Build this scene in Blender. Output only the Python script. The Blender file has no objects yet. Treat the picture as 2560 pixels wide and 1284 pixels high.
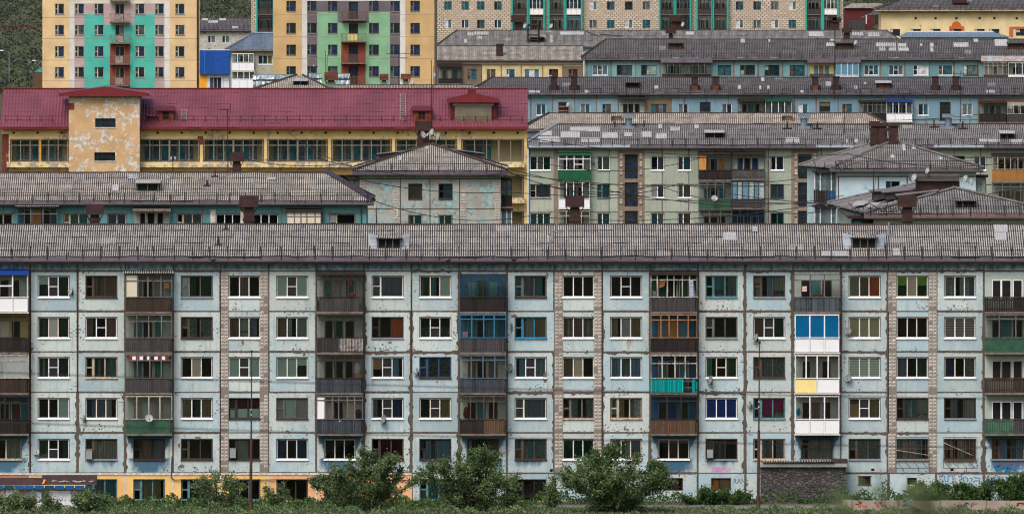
import bpy, math, random
from mathutils import Vector
SC = bpy.context.scene
COL = SC.collection
R = math.radians
rnd = random.Random(7)
# ------------------------------------------------------------ camera, sky, sun, exposure
K = 5.0                                    # a long lens from a kilometre off: depths in this script are in units of K metres between
FOC, HC, PH = 7480.0, 40.2, -252.0         # buildings and in metres within one; focal length / K in photo pixels, eye height, horizon row
CUR = 200.0                                # front plane of the building being worked on, in units of K metres
cam = bpy.data.objects.new('camera', bpy.data.cameras.new('camera'))
COL.objects.link(cam); SC.camera = cam
cam.location = (0, 0, HC); cam.rotation_euler = (R(90), 0, 0)
cd = cam.data
cd.sensor_width = 36; cd.lens = 36*K*FOC/2560; cd.shift_y = -(642-PH)/2560
cd.clip_start = 2; cd.clip_end = 24000
cd.dof.use_dof = True; cd.dof.focus_distance = 1080; cd.dof.aperture_fstop = 18
W = bpy.data.worlds.new('World'); SC.world = W; W.use_nodes = True
wn = W.node_tree; wn.nodes.clear()
sky = wn.nodes.new('ShaderNodeTexSky'); sky.sky_type = 'NISHITA'; sky.sun_disc = False
SUN_EL, SUN_AZ = 52, 205
sky.sun_elevation = R(SUN_EL); sky.sun_rotation = R(SUN_AZ)
sky.air_density = 1.0; sky.dust_density = 6.0; sky.ozone_density = 1.0
bg = wn.nodes.new('ShaderNodeBackground'); bg.inputs[1].default_value = .11
wo = wn.nodes.new('ShaderNodeOutputWorld')
wn.links.new(sky.outputs[0], bg.inputs[0]); wn.links.new(bg.outputs[0], wo.inputs[0])
sl = bpy.data.lights.new('sun', 'SUN'); sl.energy = 1.0; sl.angle = R(28); sl.color = (1, .98, .95)
so = bpy.data.objects.new('sun', sl); COL.objects.link(so)
d_ = Vector((math.sin(R(SUN_AZ))*math.cos(R(SUN_EL)), math.cos(R(SUN_AZ))*math.cos(R(SUN_EL)), math.sin(R(SUN_EL))))
so.rotation_euler = d_.to_track_quat('Z', 'Y').to_euler(); so.location = (0, 0, 120)
SC.view_settings.view_transform = 'Standard'; SC.view_settings.look = 'None'
SC.view_settings.exposure = 0.5; SC.view_settings.gamma = 1
SC.cycles.filter_width = 1.15; SC.cycles.max_bounces = 6; SC.cycles.transparent_max_bounces = 12; SC.cycles.caustics_reflective = False
SC.cycles.caustics_refractive = False

def at(y):
    global CUR
    CUR = y
def eff(Y): return CUR+(Y-CUR)/K
def X(px, Y): return (px-1280)*eff(Y)/FOC
def Z(py, Y): return HC-(py-PH)*eff(Y)/FOC
def near_base(y):
    for a, b, c in ((197.8,212,200),(226,239,227),(239,253,240),(258,273,262),(297,313,300),(337,353,340),(365,381,372),(440,459,451),(500,516,505),(540,566,545)):
        if a <= y <= b: return c
    return y
def lin(c): c /= 255; return c/12.92 if c <= .04045 else ((c+.055)/1.055)**2.4
def S(r, g, b): return (lin(r), lin(g), lin(b), 1)

# ------------------------------------------------------------ mesh builder
ORG = {}
class MB:
    def __init__(s): s.v = []; s.f = []; s.m = []; s.mats = []; s.uv = []; s.has_uv = False; s.col = None
    def mi(s, m):
        if m not in s.mats: s.mats.append(m)
        return s.mats.index(m)
    def face(s, pts, m, uv=None):
        i = len(s.v); s.v += [tuple(p) for p in pts]; s.f.append(tuple(range(i, i+len(pts)))); s.m.append(s.mi(m))
        s.uv.append(uv)
        if uv: s.has_uv = True
    def box(s, x0, x1, y0, y1, z0, z1, m):
        i = len(s.v); k = s.mi(m)
        s.v += [(x0,y0,z0),(x1,y0,z0),(x1,y1,z0),(x0,y1,z0),(x0,y0,z1),(x1,y0,z1),(x1,y1,z1),(x0,y1,z1)]
        for q in ((0,3,2,1),(4,5,6,7),(0,1,5,4),(1,2,6,5),(2,3,7,6),(3,0,4,7)):
            s.f.append(tuple(i+j for j in q)); s.m.append(k); s.uv.append(None)
    def bar(s, p, q, r, m, n=4, r2=None):
        p = Vector(p); q = Vector(q); d = q-p
        if d.length < 1e-6: return
        a = d.orthogonal().normalized(); b = d.normalized().cross(a); i = len(s.v); k = s.mi(m); r2 = r if r2 is None else r2
        for c, rr in ((p, r), (q, r2)):
            for j in range(n):
                t = 2*math.pi*(j+.5)/n; s.v.append(tuple(c+a*(rr*math.cos(t))+b*(rr*math.sin(t))))
        for j in range(n):
            s.f.append((i+j, i+(j+1)%n, i+n+(j+1)%n, i+n+j)); s.m.append(k); s.uv.append(None)
        s.f.append(tuple(i+n-1-j for j in range(n))); s.f.append(tuple(i+n+j for j in range(n)))
        s.m += [k, k]; s.uv += [None, None]
    def poly(s, pts, r, m, n=4):
        for a, b in zip(pts, pts[1:]): s.bar(a, b, r, m, n)
    def build(s, name, parent=None, smooth=False, org=None):
        if not s.f: return None
        o = Vector(org) if org is not None else (ORG[parent.name] if parent else Vector((0,0,0)))
        me = bpy.data.meshes.new(name)
        me.from_pydata([(a-o.x, b-o.y, c-o.z) for a, b, c in s.v], [], s.f)
        for m in s.mats: me.materials.append(m)
        me.polygons.foreach_set('material_index', s.m)
        if s.has_uv:
            u = me.uv_layers.new(name='UVMap'); flat = []
            for f, q in zip(s.f, s.uv):
                for j in range(len(f)): flat += list(q[j]) if q else [0, 0]
            u.data.foreach_set('uv', flat)
        if s.col:
            ca = me.color_attributes.new('st', 'FLOAT_COLOR', 'POINT'); flat = []
            for p in s.v:
                c = s.col(*p); flat += [c[0], c[1], c[2], 1]
            ca.data.foreach_set('color', flat)
        if smooth: me.polygons.foreach_set('use_smooth', [True]*len(s.f))
        ob = bpy.data.objects.new(name, me); COL.objects.link(ob)
        ORG[ob.name] = o
        if parent: ob.parent = parent
        else: ob.location = o+Vector((0, (K-1)*CUR, 0))
        return ob
def thing(name, loc, label, cat, group=None):
    o = bpy.data.objects.new(name, None); COL.objects.link(o); o.location = (loc[0], loc[1]+(K-1)*CUR, loc[2]); o.empty_display_size = .5
    ORG[o.name] = Vector(loc); o['label'] = label; o['category'] = cat
    if group: o['group'] = group
    return o
def tag(o, label, cat, group=None):
    o['label'] = label; o['category'] = cat
    if group: o['group'] = group
    return o

# ------------------------------------------------------------ materials
class G:
    def __init__(s, name):
        s.mat = bpy.data.materials.new(name); s.mat.use_nodes = True; s.nt = s.mat.node_tree; s.nt.nodes.clear()
        s.out = s.n('ShaderNodeOutputMaterial')
    def n(s, t, ins=None, **kw):
        nd = s.nt.nodes.new(t)
        for k, v in kw.items(): setattr(nd, k, v)
        for k, v in (ins or {}).items(): s.put(nd.inputs[k], v)
        return nd
    def put(s, i, v):
        if isinstance(v, bpy.types.NodeSocket): s.nt.links.new(v, i)
        else: i.default_value = v
    def ob(s): return s.n('ShaderNodeTexCoord').outputs['Object']
    def uvs(s): return s.n('ShaderNodeUVMap').outputs[0]
    def sep(s, v): return s.n('ShaderNodeSeparateXYZ', {0: v}).outputs
    def comb(s, x, y, z): return s.n('ShaderNodeCombineXYZ', {0: x, 1: y, 2: z}).outputs[0]
    def sc(s, v, x, y, z): return s.n('ShaderNodeVectorMath', {0: v, 1: (x, y, z)}, operation='MULTIPLY').outputs[0]
    def m(s, op, a, b=0.0, c=None, clamp=False):
        nd = s.n('ShaderNodeMath', {0: a, 1: b}, operation=op, use_clamp=clamp)
        if c is not None: s.put(nd.inputs[2], c)
        return nd.outputs[0]
    def noise(s, v, scale, detail=3, rough=.55): return s.n('ShaderNodeTexNoise', {'Vector': v, 'Scale': scale, 'Detail': detail, 'Roughness': rough}).outputs[0]
    def white(s, v): return s.n('ShaderNodeTexWhiteNoise', {'Vector': v}, noise_dimensions='3D').outputs[0]
    def step(s, v, lo, hi): return s.n('ShaderNodeMapRange', {0: v, 1: lo, 2: hi, 3: 0.0, 4: 1.0}, clamp=True).outputs[0]
    def mix(s, f, a, b, mode='MIX'): return s.n('ShaderNodeMix', {0: f, 6: a, 7: b}, data_type='RGBA', blend_type=mode).outputs[2]
    def vmul(s, c, f):
        c = c[:3] if isinstance(c, tuple) else c
        return s.n('ShaderNodeVectorMath', {0: c, 'Scale': f}, operation='SCALE').outputs[0]
    def bump(s, h, st=.3, d=.05): return s.n('ShaderNodeBump', {'Height': h, 'Strength': st, 'Distance': d}).outputs[0]
    def bsdf(s, c, rough=.8, metal=0.0, normal=None, spec=.3):
        b = s.n('ShaderNodeBsdfPrincipled', {'Base Color': c, 'Roughness': rough, 'Metallic': metal, 'Specular IOR Level': spec})
        if normal is not None: s.put(b.inputs['Normal'], normal)
        s.nt.links.new(b.outputs[0], s.out.inputs[0]); return s.mat

def paint(name, c, rough=.7, var=.25, scale=3.0, c2=None, spec=.3, metal=0.0, streak=False):
    g = G(name); o = g.ob()
    v = g.sc(o, 1, 1, .12) if streak else o
    f = g.step(g.noise(v, scale, 5, .6), .35, .68)
    d = c2 or tuple(x*(1-var) for x in c[:3])+(1,)
    col = g.mix(f, c, d)
    return g.bsdf(col, rough, metal, None, spec)
def peeled(name, c, under, amount=.5, scale=.8, fine=5.0, c2=None, under2=None, rough=.85):
    """plaster or paint c, broken away in patches that show under"""
    g = G(name); o = g.ob()
    base = g.mix(g.step(g.noise(o, scale*.7, 4), .4, .62), c, c2 or tuple(x*.82 for x in c[:3])+(1,))
    big = g.noise(o, scale, 6, .62); fi = g.noise(o, fine, 4, .6)
    k = g.m('ADD', g.m('MULTIPLY', big, .65), g.m('MULTIPLY', fi, .35))
    f = g.step(k, .62-amount*.2, .64-amount*.2)
    u = g.mix(g.step(g.noise(o, fine*.6, 3), .42, .6), under, under2 or tuple(x*.7 for x in under[:3])+(1,))
    return g.bsdf(g.mix(f, base, u), rough, 0, g.bump(g.m('ADD', fi, f), .25, .03), .2)
def facade(name, A, B, joint, x0, w, z0, h, jw=.07, chip=.5, chipc=None, stain_shade=None, rustc=None, attr=False, ragged=1.0):
    """painted concrete panels: weathered paint, sealed joints, chips that cluster differently on each panel"""
    g = G(name); o = g.ob(); x, y, z = g.sep(o)
    cx = g.m('DIVIDE', g.m('SUBTRACT', x, x0), w); cz = g.m('DIVIDE', g.m('SUBTRACT', z, z0), h)
    ix = g.m('FLOOR', cx); iz = g.m('FLOOR', cz)
    u = g.m('MULTIPLY', g.m('SUBTRACT', cx, ix), w); v = g.m('MULTIPLY', g.m('SUBTRACT', cz, iz), h)
    r1 = g.white(g.comb(ix, iz, 3.1)); r2 = g.white(g.comb(ix, iz, 8.7))
    du = g.m('MINIMUM', u, g.m('SUBTRACT', w, u)); dv = g.m('MINIMUM', v, g.m('SUBTRACT', h, v))
    rx = g.white(g.comb(g.m('ROUND', cx), 1.5, g.m('MULTIPLY', iz, .01))); rz = g.white(g.comb(ix, g.m('ROUND', cz), 2.5))
    wob = g.m('MULTIPLY', g.m('SUBTRACT', g.noise(o, 5.0, 4, .65), .5), .16*ragged)
    ju = g.m('SUBTRACT', g.m('ADD', du, g.m('MULTIPLY', wob, rx)), g.m('ADD', jw*.55, g.m('MULTIPLY', rx, jw*.75)))
    jv = g.m('SUBTRACT', g.m('ADD', dv, g.m('MULTIPLY', wob, rz)), g.m('ADD', jw*.45, g.m('MULTIPLY', rz, jw*.7)))
    jm = g.step(g.m('MINIMUM', ju, jv), .012, -.012)
    # paint
    n1 = g.noise(o, .55, 5, .6); n2 = g.noise(o, 2.6, 4, .6)
    f = g.step(g.m('ADD', g.m('MULTIPLY', n1, .6), g.m('ADD', g.m('MULTIPLY', n2, .4), g.m('MULTIPLY', g.m('SUBTRACT', r1, .5), .2))), .4, .6)
    col = g.mix(f, A, B)
    col = g.vmul(col, g.m('ADD', .87, g.m('MULTIPLY', r2, .2)))
    st = g.noise(g.sc(o, 3.5, 1, .22), 1.0, 4, .6)
    col = g.mix(g.step(st, .53, .76), col, (B[0]*.66, B[1]*.66, B[2]*.64, 1))
    mott = g.noise(o, 7.0, 5, .7)
    col = g.mix(g.m('MULTIPLY', g.step(mott, .52, .72), g.m('MULTIPLY', g.step(n1, .42, .6), .4)), col, tuple(k*.7 for k in A[:3])+(1,))
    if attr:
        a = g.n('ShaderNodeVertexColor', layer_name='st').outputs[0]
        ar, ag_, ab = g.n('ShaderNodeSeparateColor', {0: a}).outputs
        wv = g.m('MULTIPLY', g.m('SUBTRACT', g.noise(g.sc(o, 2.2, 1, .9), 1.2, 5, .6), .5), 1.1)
        col = g.mix(g.m('MULTIPLY', g.step(g.m('ADD', ar, wv), .3, .72), .88), col, stain_shade)
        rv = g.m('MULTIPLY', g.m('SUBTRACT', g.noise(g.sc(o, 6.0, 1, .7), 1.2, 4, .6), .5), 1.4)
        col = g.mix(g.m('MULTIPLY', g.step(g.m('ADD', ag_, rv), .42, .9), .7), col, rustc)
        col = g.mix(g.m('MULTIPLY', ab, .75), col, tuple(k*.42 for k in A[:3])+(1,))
    # chips
    edge = g.m('MULTIPLY', g.step(g.m('MINIMUM', du, dv), .5, .05), .05)
    cl = g.step(g.noise(o, .75, 3, .6), .47, .7)
    cn = g.noise(g.sc(o, 1, 1, 1.5), 5.5, 5, .62)
    th = g.m('SUBTRACT', .735-.03*chip, g.m('ADD', g.m('ADD', g.m('MULTIPLY', cl, g.m('MULTIPLY_ADD', r2, .09, .07)), edge), g.m('MULTIPLY', r1, .04*chip)))
    cm = g.m('GREATER_THAN', cn, th)
    cc = chipc or (.085, .075, .066, 1)
    col = g.mix(cm, col, cc)
    jc = g.mix(g.step(g.noise(o, 1.3, 4), .45, .65), joint, tuple(k*.62 for k in joint[:3])+(1,))
    jc = g.mix(g.m('MULTIPLY', g.step(g.noise(o, .35, 3), .56, .66), .7), jc, (.13, .05, .022, 1))
    col = g.mix(jm, col, jc)
    hgt = g.m('SUBTRACT', g.m('ADD', g.m('MULTIPLY', n2, .3), g.m('MULTIPLY', mott, .3)), g.m('ADD', jm, g.m('MULTIPLY', cm, .5)))
    return g.bsdf(col, .85, 0, g.bump(hgt, .35, .02), .2)
def slate(name, c, pitch, rowh, trough=.6, rust=.5, dark=None):
    g = G(name); uv = g.uvs(); u, v, _ = g.sep(uv); o = g.ob()
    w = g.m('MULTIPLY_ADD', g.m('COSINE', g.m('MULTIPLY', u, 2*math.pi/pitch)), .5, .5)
    cell = g.comb(g.m('FLOOR', g.m('DIVIDE', u, .98)), g.m('FLOOR', g.m('DIVIDE', v, rowh)), 0.0)
    r = g.white(cell)
    d = dark or tuple(x*.33 for x in c[:3])+(1,)
    col = g.vmul(c, g.m('ADD', .8, g.m('MULTIPLY', r, .32)))
    n = g.noise(g.comb(g.m('MULTIPLY', u, 1.6), g.m('MULTIPLY', v, .5), 0.0), 1.2, 5, .65)
    n3 = g.noise(g.comb(g.m('MULTIPLY', u, 7), g.m('MULTIPLY', v, 2.5), 0.0), 1.0, 4, .7)
    col = g.mix(g.m('MULTIPLY', g.step(n, .42, .75), .5), col, d)
    col = g.mix(g.m('MULTIPLY', g.step(n3, .48, .7), .35), col, d)
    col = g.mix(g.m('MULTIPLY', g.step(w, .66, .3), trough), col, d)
    nu = g.m('FRACT', g.m('DIVIDE', u, pitch*3)); nv = g.m('FRACT', g.m('ADD', g.m('DIVIDE', v, rowh*.5), .3))
    nail = g.m('MULTIPLY', g.m('LESS_THAN', g.m('ABSOLUTE', g.m('SUBTRACT', nv, .5)), .045), g.m('MULTIPLY', g.m('LESS_THAN', nu, .12), g.m('GREATER_THAN', g.white(g.comb(g.m('FLOOR', g.m('DIVIDE', u, pitch*3)), g.m('FLOOR', g.m('ADD', g.m('DIVIDE', v, rowh*.5), .3)), 1.0)), .45)))
    col = g.mix(g.m('MULTIPLY', nail, .3), col, (.03,.028,.028,1))
    lo = g.m('FRACT', g.m('DIVIDE', v, rowh))
    col = g.mix(g.m('MULTIPLY', g.step(lo, .06, .0), .5), col, d)
    pat = g.m('GREATER_THAN', g.white(g.comb(g.m('FLOOR', g.m('DIVIDE', u, .98)), g.m('FLOOR', g.m('DIVIDE', v, rowh)), 5.0)), .985)
    col = g.mix(g.m('MULTIPLY', pat, .2), col, (.55, .55, .55, 1))
    rs = g.noise(g.comb(g.m('MULTIPLY', u, 3), g.m('MULTIPLY', v, 1.2), 4.0), 1.6, 4, .7)
    col = g.mix(g.m('MULTIPLY', g.step(rs, .68, .76), rust), col, (.22, .09, .035, 1))
    return g.bsdf(col, .9, 0, None, .15)
def planks(name, c, c2, pw=.14, axis=0, dark=.35):
    g = G(name); o = g.ob(); xyz = g.sep(o)
    a = g.m('ADD', xyz[0], xyz[1]) if axis == 0 else xyz[2]
    q = g.m('DIVIDE', a, pw); i = g.m('FLOOR', q); fr = g.m('SUBTRACT', q, i)
    r = g.white(g.comb(i, 2.0, g.m('FLOOR', g.m('DIVIDE', xyz[0], 3.188))))
    st = g.noise(g.sc(o, 14, 14, 1.1) if axis == 0 else g.sc(o, 1.1, 1, 14), 1.0, 5, .65)
    col = g.mix(g.step(g.m('ADD', g.m('MULTIPLY', r, .6), g.m('MULTIPLY', st, .5)), .3, .85), c, c2)
    col = g.vmul(col, g.m('ADD', .42, g.m('MULTIPLY', r, 1.05)))
    col = g.mix(g.m('MULTIPLY', g.step(g.noise(o, 1.4, 4, .6), .5, .72), .55), col, tuple(k*dark for k in c[:3])+(1,))
    gap = g.step(g.m('MINIMUM', fr, g.m('SUBTRACT', 1.0, fr)), .09, .03)
    col = g.mix(gap, col, tuple(k*.18 for k in c[:3])+(1,))
    return g.bsdf(col, .85, 0, g.bump(g.m('SUBTRACT', st, gap), .4, .02), .2)
def metal_sheet(name, c, c2, rusty=.3, rough=.45, metal=.3, seam=0):
    g = G(name); o = g.ob(); x = g.sep(o)[0]
    col = g.mix(g.step(g.noise(g.sc(o, 1, 1, 2), 1.3, 5, .6), .38, .65), c, c2)
    col = g.mix(g.m('MULTIPLY', g.step(g.noise(g.sc(o, 2, 2, .8), 1.7, 5, .7), .55, .72), rusty), col, (.16, .06, .03, 1))
    if seam:
        r = g.white(g.comb(g.m('FLOOR', g.m('DIVIDE', x, seam)), 0.0, 0.0)); col = g.vmul(col, g.m('ADD', .75, g.m('MULTIPLY', r, .5)))
    return g.bsdf(col, rough, metal, None, .4)
def glassm(name, tint=.85):
    g = G(name); t = g.n('ShaderNodeBsdfTransparent', {0: (tint, tint*1.0, tint*.98, 1)}); gl = g.n('ShaderNodeBsdfGlossy', {0: (.85, .9, .95, 1), 'Roughness': .03})
    o = g.ob(); f = g.n('ShaderNodeFresnel', {0: 1.5}).outputs[0]
    nb = g.bump(g.noise(o, .9, 2), .08, .05); g.put(gl.inputs['Normal'], nb)
    mx = g.n('ShaderNodeMixShader', {0: g.m('ADD', g.m('MULTIPLY', f, .9), .01), 1: t.outputs[0], 2: gl.outputs[0]})
    g.nt.links.new(mx.outputs[0], g.out.inputs[0]); return g.mat
def cloth(name, c, var=.35, lace=False, stripes=None, pleat=True):
    g = G(name); o = g.ob()
    if stripes: 
        z = g.sep(o)[2]; q = g.m('FRACT', g.m('DIVIDE', z, .17)); col = g.mix(g.step(q, .45, .55), c, stripes)
    else:
        v = g.sc(o, 9, 1, .5) if pleat else o
        col = g.mix(g.step(g.noise(v, 1.2, 3, .5), .35, .68), c, tuple(k*(1-var) for k in c[:3])+(1,))
    if lace: col = g.mix(g.step(g.noise(o, 9, 3, .7), .48, .62), col, tuple(min(.8, k*1.7+.02) for k in c[:3])+(1,))
    return g.bsdf(col, .9, 0, None, .1)
# ------------------------------------------------------------ shared materials
PVC = paint('pvc_white', S(238,240,246), .4, .06, 2.0)
PVC_CREAM = paint('pvc_cream', S(226,222,205), .5, .1)
WD_BROWN = paint('old_wood_brown', S(88,75,67), .8, .45, 4.0, S(54,45,40), streak=True)
WD_DARK = paint('old_wood_dark', S(52,44,42), .8, .4, 4.0, S(38,32,30), streak=True)
WD_GREY = paint('old_wood_grey', S(116,115,117), .85, .3, 4.0, S(76,73,72), streak=True)
WD_PALE = paint('old_wood_pale', S(196,190,176), .8, .3, 5.0, S(130,118,100), streak=True)
WD_PEEL = paint('old_wood_peeling_white', S(205,202,198), .8, .3, 7.0, S(96,80,66), streak=True)
WD_BLUE = paint('old_wood_blue', S(44,126,168), .6, .25, 3.0, S(36,96,132))
WD_TEAL = paint('old_wood_teal', S(84,138,146), .7, .25, 4.0, S(70,100,104))
WD_DBLUE = paint('old_wood_dull_blue', S(86,110,132), .75, .3, 4.0, S(70,78,88), streak=True)
WD_RAW = paint('raw_timber', S(172,128,92), .8, .3, 5.0, S(120,80,52), streak=True)
WD_NAVY = paint('old_wood_navy', S(46,82,124), .7, .25, 4.0)
WD_GREEN = paint('green_paint_wood', S(30,140,110), .6, .2)
FRAMES = dict(P=PVC, C=PVC_CREAM, b=WD_BROWN, d=WD_DARK, g=WD_GREY, w=WD_PALE, p=WD_PEEL, B=WD_BLUE, t=WD_TEAL, n=WD_DBLUE, r=WD_RAW, N=WD_NAVY, G=WD_GREEN)
SILL_RUST = paint('rusty_sill', S(140,92,62), .7, .4, 6.0, S(206,180,150))
SILL_DARK = paint('dark_sill', S(58,40,38), .7, .3)
SILL_GREY = paint('grey_sill', S(126,130,138), .6, .25)
GLASS = glassm('window_glass')
DARK = paint('dark_interior', (.012,.012,.013,1), .9, .3, 1.0)
ROOM = paint('dim_room_sheet', (.035,.034,.033,1), .9, .3, .6)  # near-black backing behind the windows, the rooms' dimness is in its colour
REVEAL = paint('rough_reveal', S(108,100,94), .9, .35, 6.0)
TAR = paint('tar_seam', S(92,82,74), .9, .3, 4.0)
FILL = {
 'g': cloth('curtain_grey_green', S(136,151,143)), 'G': cloth('blind_pale_green', S(166,200,190), .08, pleat=False), 'n': cloth('insect_screen', S(92,96,102), .12, pleat=False),
 'w': cloth('blind_white', S(240,240,242), .05, pleat=False), 'b': cloth('curtain_brown', S(117,104,92)), 't': cloth('curtain_teal', S(70,126,131)), 'T': cloth('curtain_blue_teal', S(102,146,168)),
 'l': cloth('curtain_lace', S(85,104,104), .3, True), 'o': cloth('curtain_olive', S(126,126,97)), 'O': cloth('blind_olive', S(176,178,146), .1, pleat=False), 'r': cloth('curtain_rust', S(183,100,68)),
 'm': cloth('curtain_magenta', S(148,43,112)), 'M': cloth('curtain_maroon', S(78,41,53)), 'B': cloth('film_royal_blue', S(24,64,146), .12, pleat=False), 'c': cloth('blind_cream', S(214,206,188), .1, pleat=False),
 'y': cloth('curtain_dark_green', S(41,75,61)), 's': cloth('blind_grey_stripe', S(168,164,160), .1, stripes=S(104,96,92)), 'S': cloth('blind_green_stripe', S(222,238,224), .05, stripes=S(160,188,170)),
 'f': cloth('crinkled_film', S(40,62,54), .3, True, pleat=False), 'p': cloth('blind_leaf_green', S(104,160,60), .1, pleat=False), 'h': cloth('board_mint', S(170,212,204), .08, pleat=False),
 'N': cloth('curtain_navy', S(36,63,104)), 'G2': cloth('curtain_green', S(56,146,117)), 'x': cloth('cardboard', S(150,132,92), .15, pleat=False), 'F': cloth('film_bright_blue', S(8,96,146), .2, pleat=False), 'L': cloth('lace_light', S(150,160,160), .3, True),
 'E': cloth('board_grey', S(150,156,156), .15, pleat=False), 'a': cloth('curtain_amber', S(214,153,85)), 'z': cloth('curtain_slate', S(102,119,129)),
}
SLATE_F = slate('slate_front', S(184,179,174), .15, 1.36, .97, .5, S(52,49,51))
SLATE_M = slate('slate_mid', S(186,180,172), .17, 1.3, .95, .5, S(58,54,54))
SLATE_R = slate('slate_right', S(146,145,145), .19, 1.4, .92, .3, S(62,58,58))
SLATE_D = slate('slate_dark', S(106,105,108), .25, 1.5, .85, .2, S(54,51,53))
SLATE_L = slate('slate_light', S(186,177,166), .22, 1.5, .85, .25, S(84,76,70))
SLATE_P = slate('slate_patch', S(176,178,180), .15, 5.0, .35, .05, S(140,140,142))
FASCIA = metal_sheet('eave_sheet_metal', S(66,60,74), S(50,44,52), .35, .5, .25, 1.25)
IRON = paint('dark_iron', S(44,36,38), .6, .3, 5.0)
RIDGE = paint('ridge_board', S(74,62,60), .85, .4, 1.2, S(44,38,38))
RUSTM = metal_sheet('brown_vent_metal', S(66,44,42), S(46,33,34), .4, .55, .3)
RUSTO = metal_sheet('orange_rust_metal', S(126,70,44), S(74,46,38), .7, .7, .2)
ZINC = metal_sheet('zinc_sheet', S(150,166,182), S(122,138,154), .05, .35, .6)
PLK = dict(g=planks('planks_grey', S(90,86,89), S(60,57,60)), b=planks('planks_brown', S(84,68,58), S(50,43,41)), d=planks('planks_dark', S(60,53,52), S(36,32,33)),
  n=planks('planks_blue_grey', S(76,88,100), S(62,61,66)), r=planks('planks_natural', S(124,98,76), S(72,57,48)), G=paint('board_green', S(52,98,76), .7, .3, 2.5, S(38,74,58)), s=planks('sheet_grey_blue', S(86,95,104), S(70,77,86), .4),
  t=planks('sheet_turquoise', S(0,170,168), S(0,150,150), .14, 0, .8), W=PVC, x=paint('rail_white_grey', S(206,200,196), .7, .3, 5.0, S(110,98,92)), E=metal_sheet('sheet_green_dark', S(10,96,62), S(8,80,54), .05, .5, .1), o=paint('board_ochre', S(164,116,62), .7, .25, 2.0), y=paint('board_yellow', S(246,226,150), .6, .08), B=planks('planks_blue', S(40,90,150), S(60,90,120)))
SLABM = paint('balcony_slab', S(128,120,114), .85, .35, 3.0, S(88,78,72))
TEALWALL = paint('balcony_back_teal', S(42,98,128), .8, .25, 2.0)
PALEWALL = paint('balcony_back_pale', S(178,190,184), .8, .2, 2.0)
BLUEWALL = paint('balcony_back_blue', S(28,84,120), .8, .25, 2.0)
GREENWALL = paint('balcony_back_green', S(24,72,44), .8, .25, 2.0)
YELLWALL = paint('balcony_back_yellow', S(204,184,110), .8, .25, 2.0)
BACKS = dict(t=TEALWALL, p=PALEWALL, b=BLUEWALL, g=GREENWALL, y=YELLWALL)
OPQ = {}
def opaque(ch):
    """far panes: glass with whatever hangs right behind it"""
    if ch not in OPQ:
        base = {'k': S(40,52,58), 'g': S(104,120,124), 't': S(52,98,110), 'w': S(214,218,222), 'b': S(104,90,78), 'l': S(96,112,122), 'o': S(120,112,84), 'r': S(92,54,40), 'T': S(98,124,146), 'N': S(44,58,84), 'a': S(168,108,52), 'G': S(158,182,176), 'z': S(76,90,100), 'm': S(92,58,62)}[ch]
        g = G('pane_'+{'k':'dark','g':'grey','t':'teal','w':'white','b':'brown','l':'lace','o':'olive','r':'red','T':'blue','N':'navy','a':'amber','G':'pale','z':'slate','m':'wine'}[ch]); o = g.ob()
        c = g.mix(g.step(g.noise(o, 1.7, 3), .35, .65), base, tuple(k*.45 for k in base[:3])+(1,))
        OPQ[ch] = g.bsdf(c, .08, 0, None, .5)
    return OPQ[ch]

# ------------------------------------------------------------ windows
wr = random.Random(31)
PVCS = [PVC, paint('pvc_greyed', S(222,224,228), .45, .1, 2.0), paint('pvc_yellowed', S(226,222,212), .45, .1, 2.0)]
def leaves(style):
    """list of (x0, x1, z0, z1) panes in unit coordinates"""
    if style == 'P': return [(0,.31,0,1), (.345,.635,0,1), (.67,1,0,1)]
    if style == 'Q': return [(0,.31,0,1), (.345,.635,0,.48), (.345,.635,.52,1), (.67,1,0,1)]
    if style == 'L': return [(0,.235,0,.5), (0,.235,.53,1), (.285,1,0,1)]
    if style == 'D': return [(0,.47,0,1), (.53,1,0,1)]
    if style == 'Z': return [(0,.36,0,1), (.44,1,0,1)]
    if style == 'W': return [(0,.175,0,.46), (0,.175,.54,1), (.26,.6,0,1), (.64,1,0,1)]
    if style == 'V': return [(0,.3,0,.46), (0,.3,.54,1), (.42,1,0,1)]
    if style == 'U': return [(0,.23,0,.46), (0,.23,.54,1), (.36,1,0,1)]
    if style == 'O': return [(0,1,0,1)]
    if style == 'H': return [(0,1,0,.22), (0,1,.27,.48), (0,1,.53,.74), (0,1,.79,1)]
    if style == '4': return [(0,.23,0,1), (.26,.49,0,1), (.52,.74,0,1), (.77,1,0,1)]
    if style == '5': return [(0,.18,0,.74), (.205,.385,0,.74), (.41,.59,0,.74), (.615,.795,0,.74), (.82,1,0,.74), (0,.24,.79,1), (.255,.49,.79,1), (.51,.745,.79,1), (.76,1,.79,1)]
    if style == 'K': return [(i/6+.01, (i+1)/6-.01, a, b) for i in range(6) for a, b in ((0,.31),(.345,.64),(.675,1))]
    if style == 'M': return [(0,.155,0,.7), (.175,.325,0,.7), (.345,.48,.0,.7), (.52,.655,0,.7), (.675,.825,0,.7), (.845,1,0,.7), (0,.155,.74,1), (.175,.325,.74,1), (.345,.48,.74,1), (.52,.655,.74,1), (.675,.825,.74,1), (.845,1,.74,1)]
def curtain_to(mb, x0, x1, y, z0, z1, m, flat, amp=.035):
    if flat:
        mb.face([(x0,y,z0),(x1,y,z0),(x1,y,z1),(x0,y,z1)], m); return
    n = max(6, int((x1-x0)/.035)); ph = rnd.random()*6; prev = None
    for i in range(n+1):
        x = x0+(x1-x0)*i/n; yy = y+amp*math.sin(x*52+ph+1.3*math.sin(x*9+ph))
        cur = ((x, yy, z0), (x, yy+.01, z1))
        if prev: mb.face([prev[0], cur[0], cur[1], prev[1]], m)
        prev = cur
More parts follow.
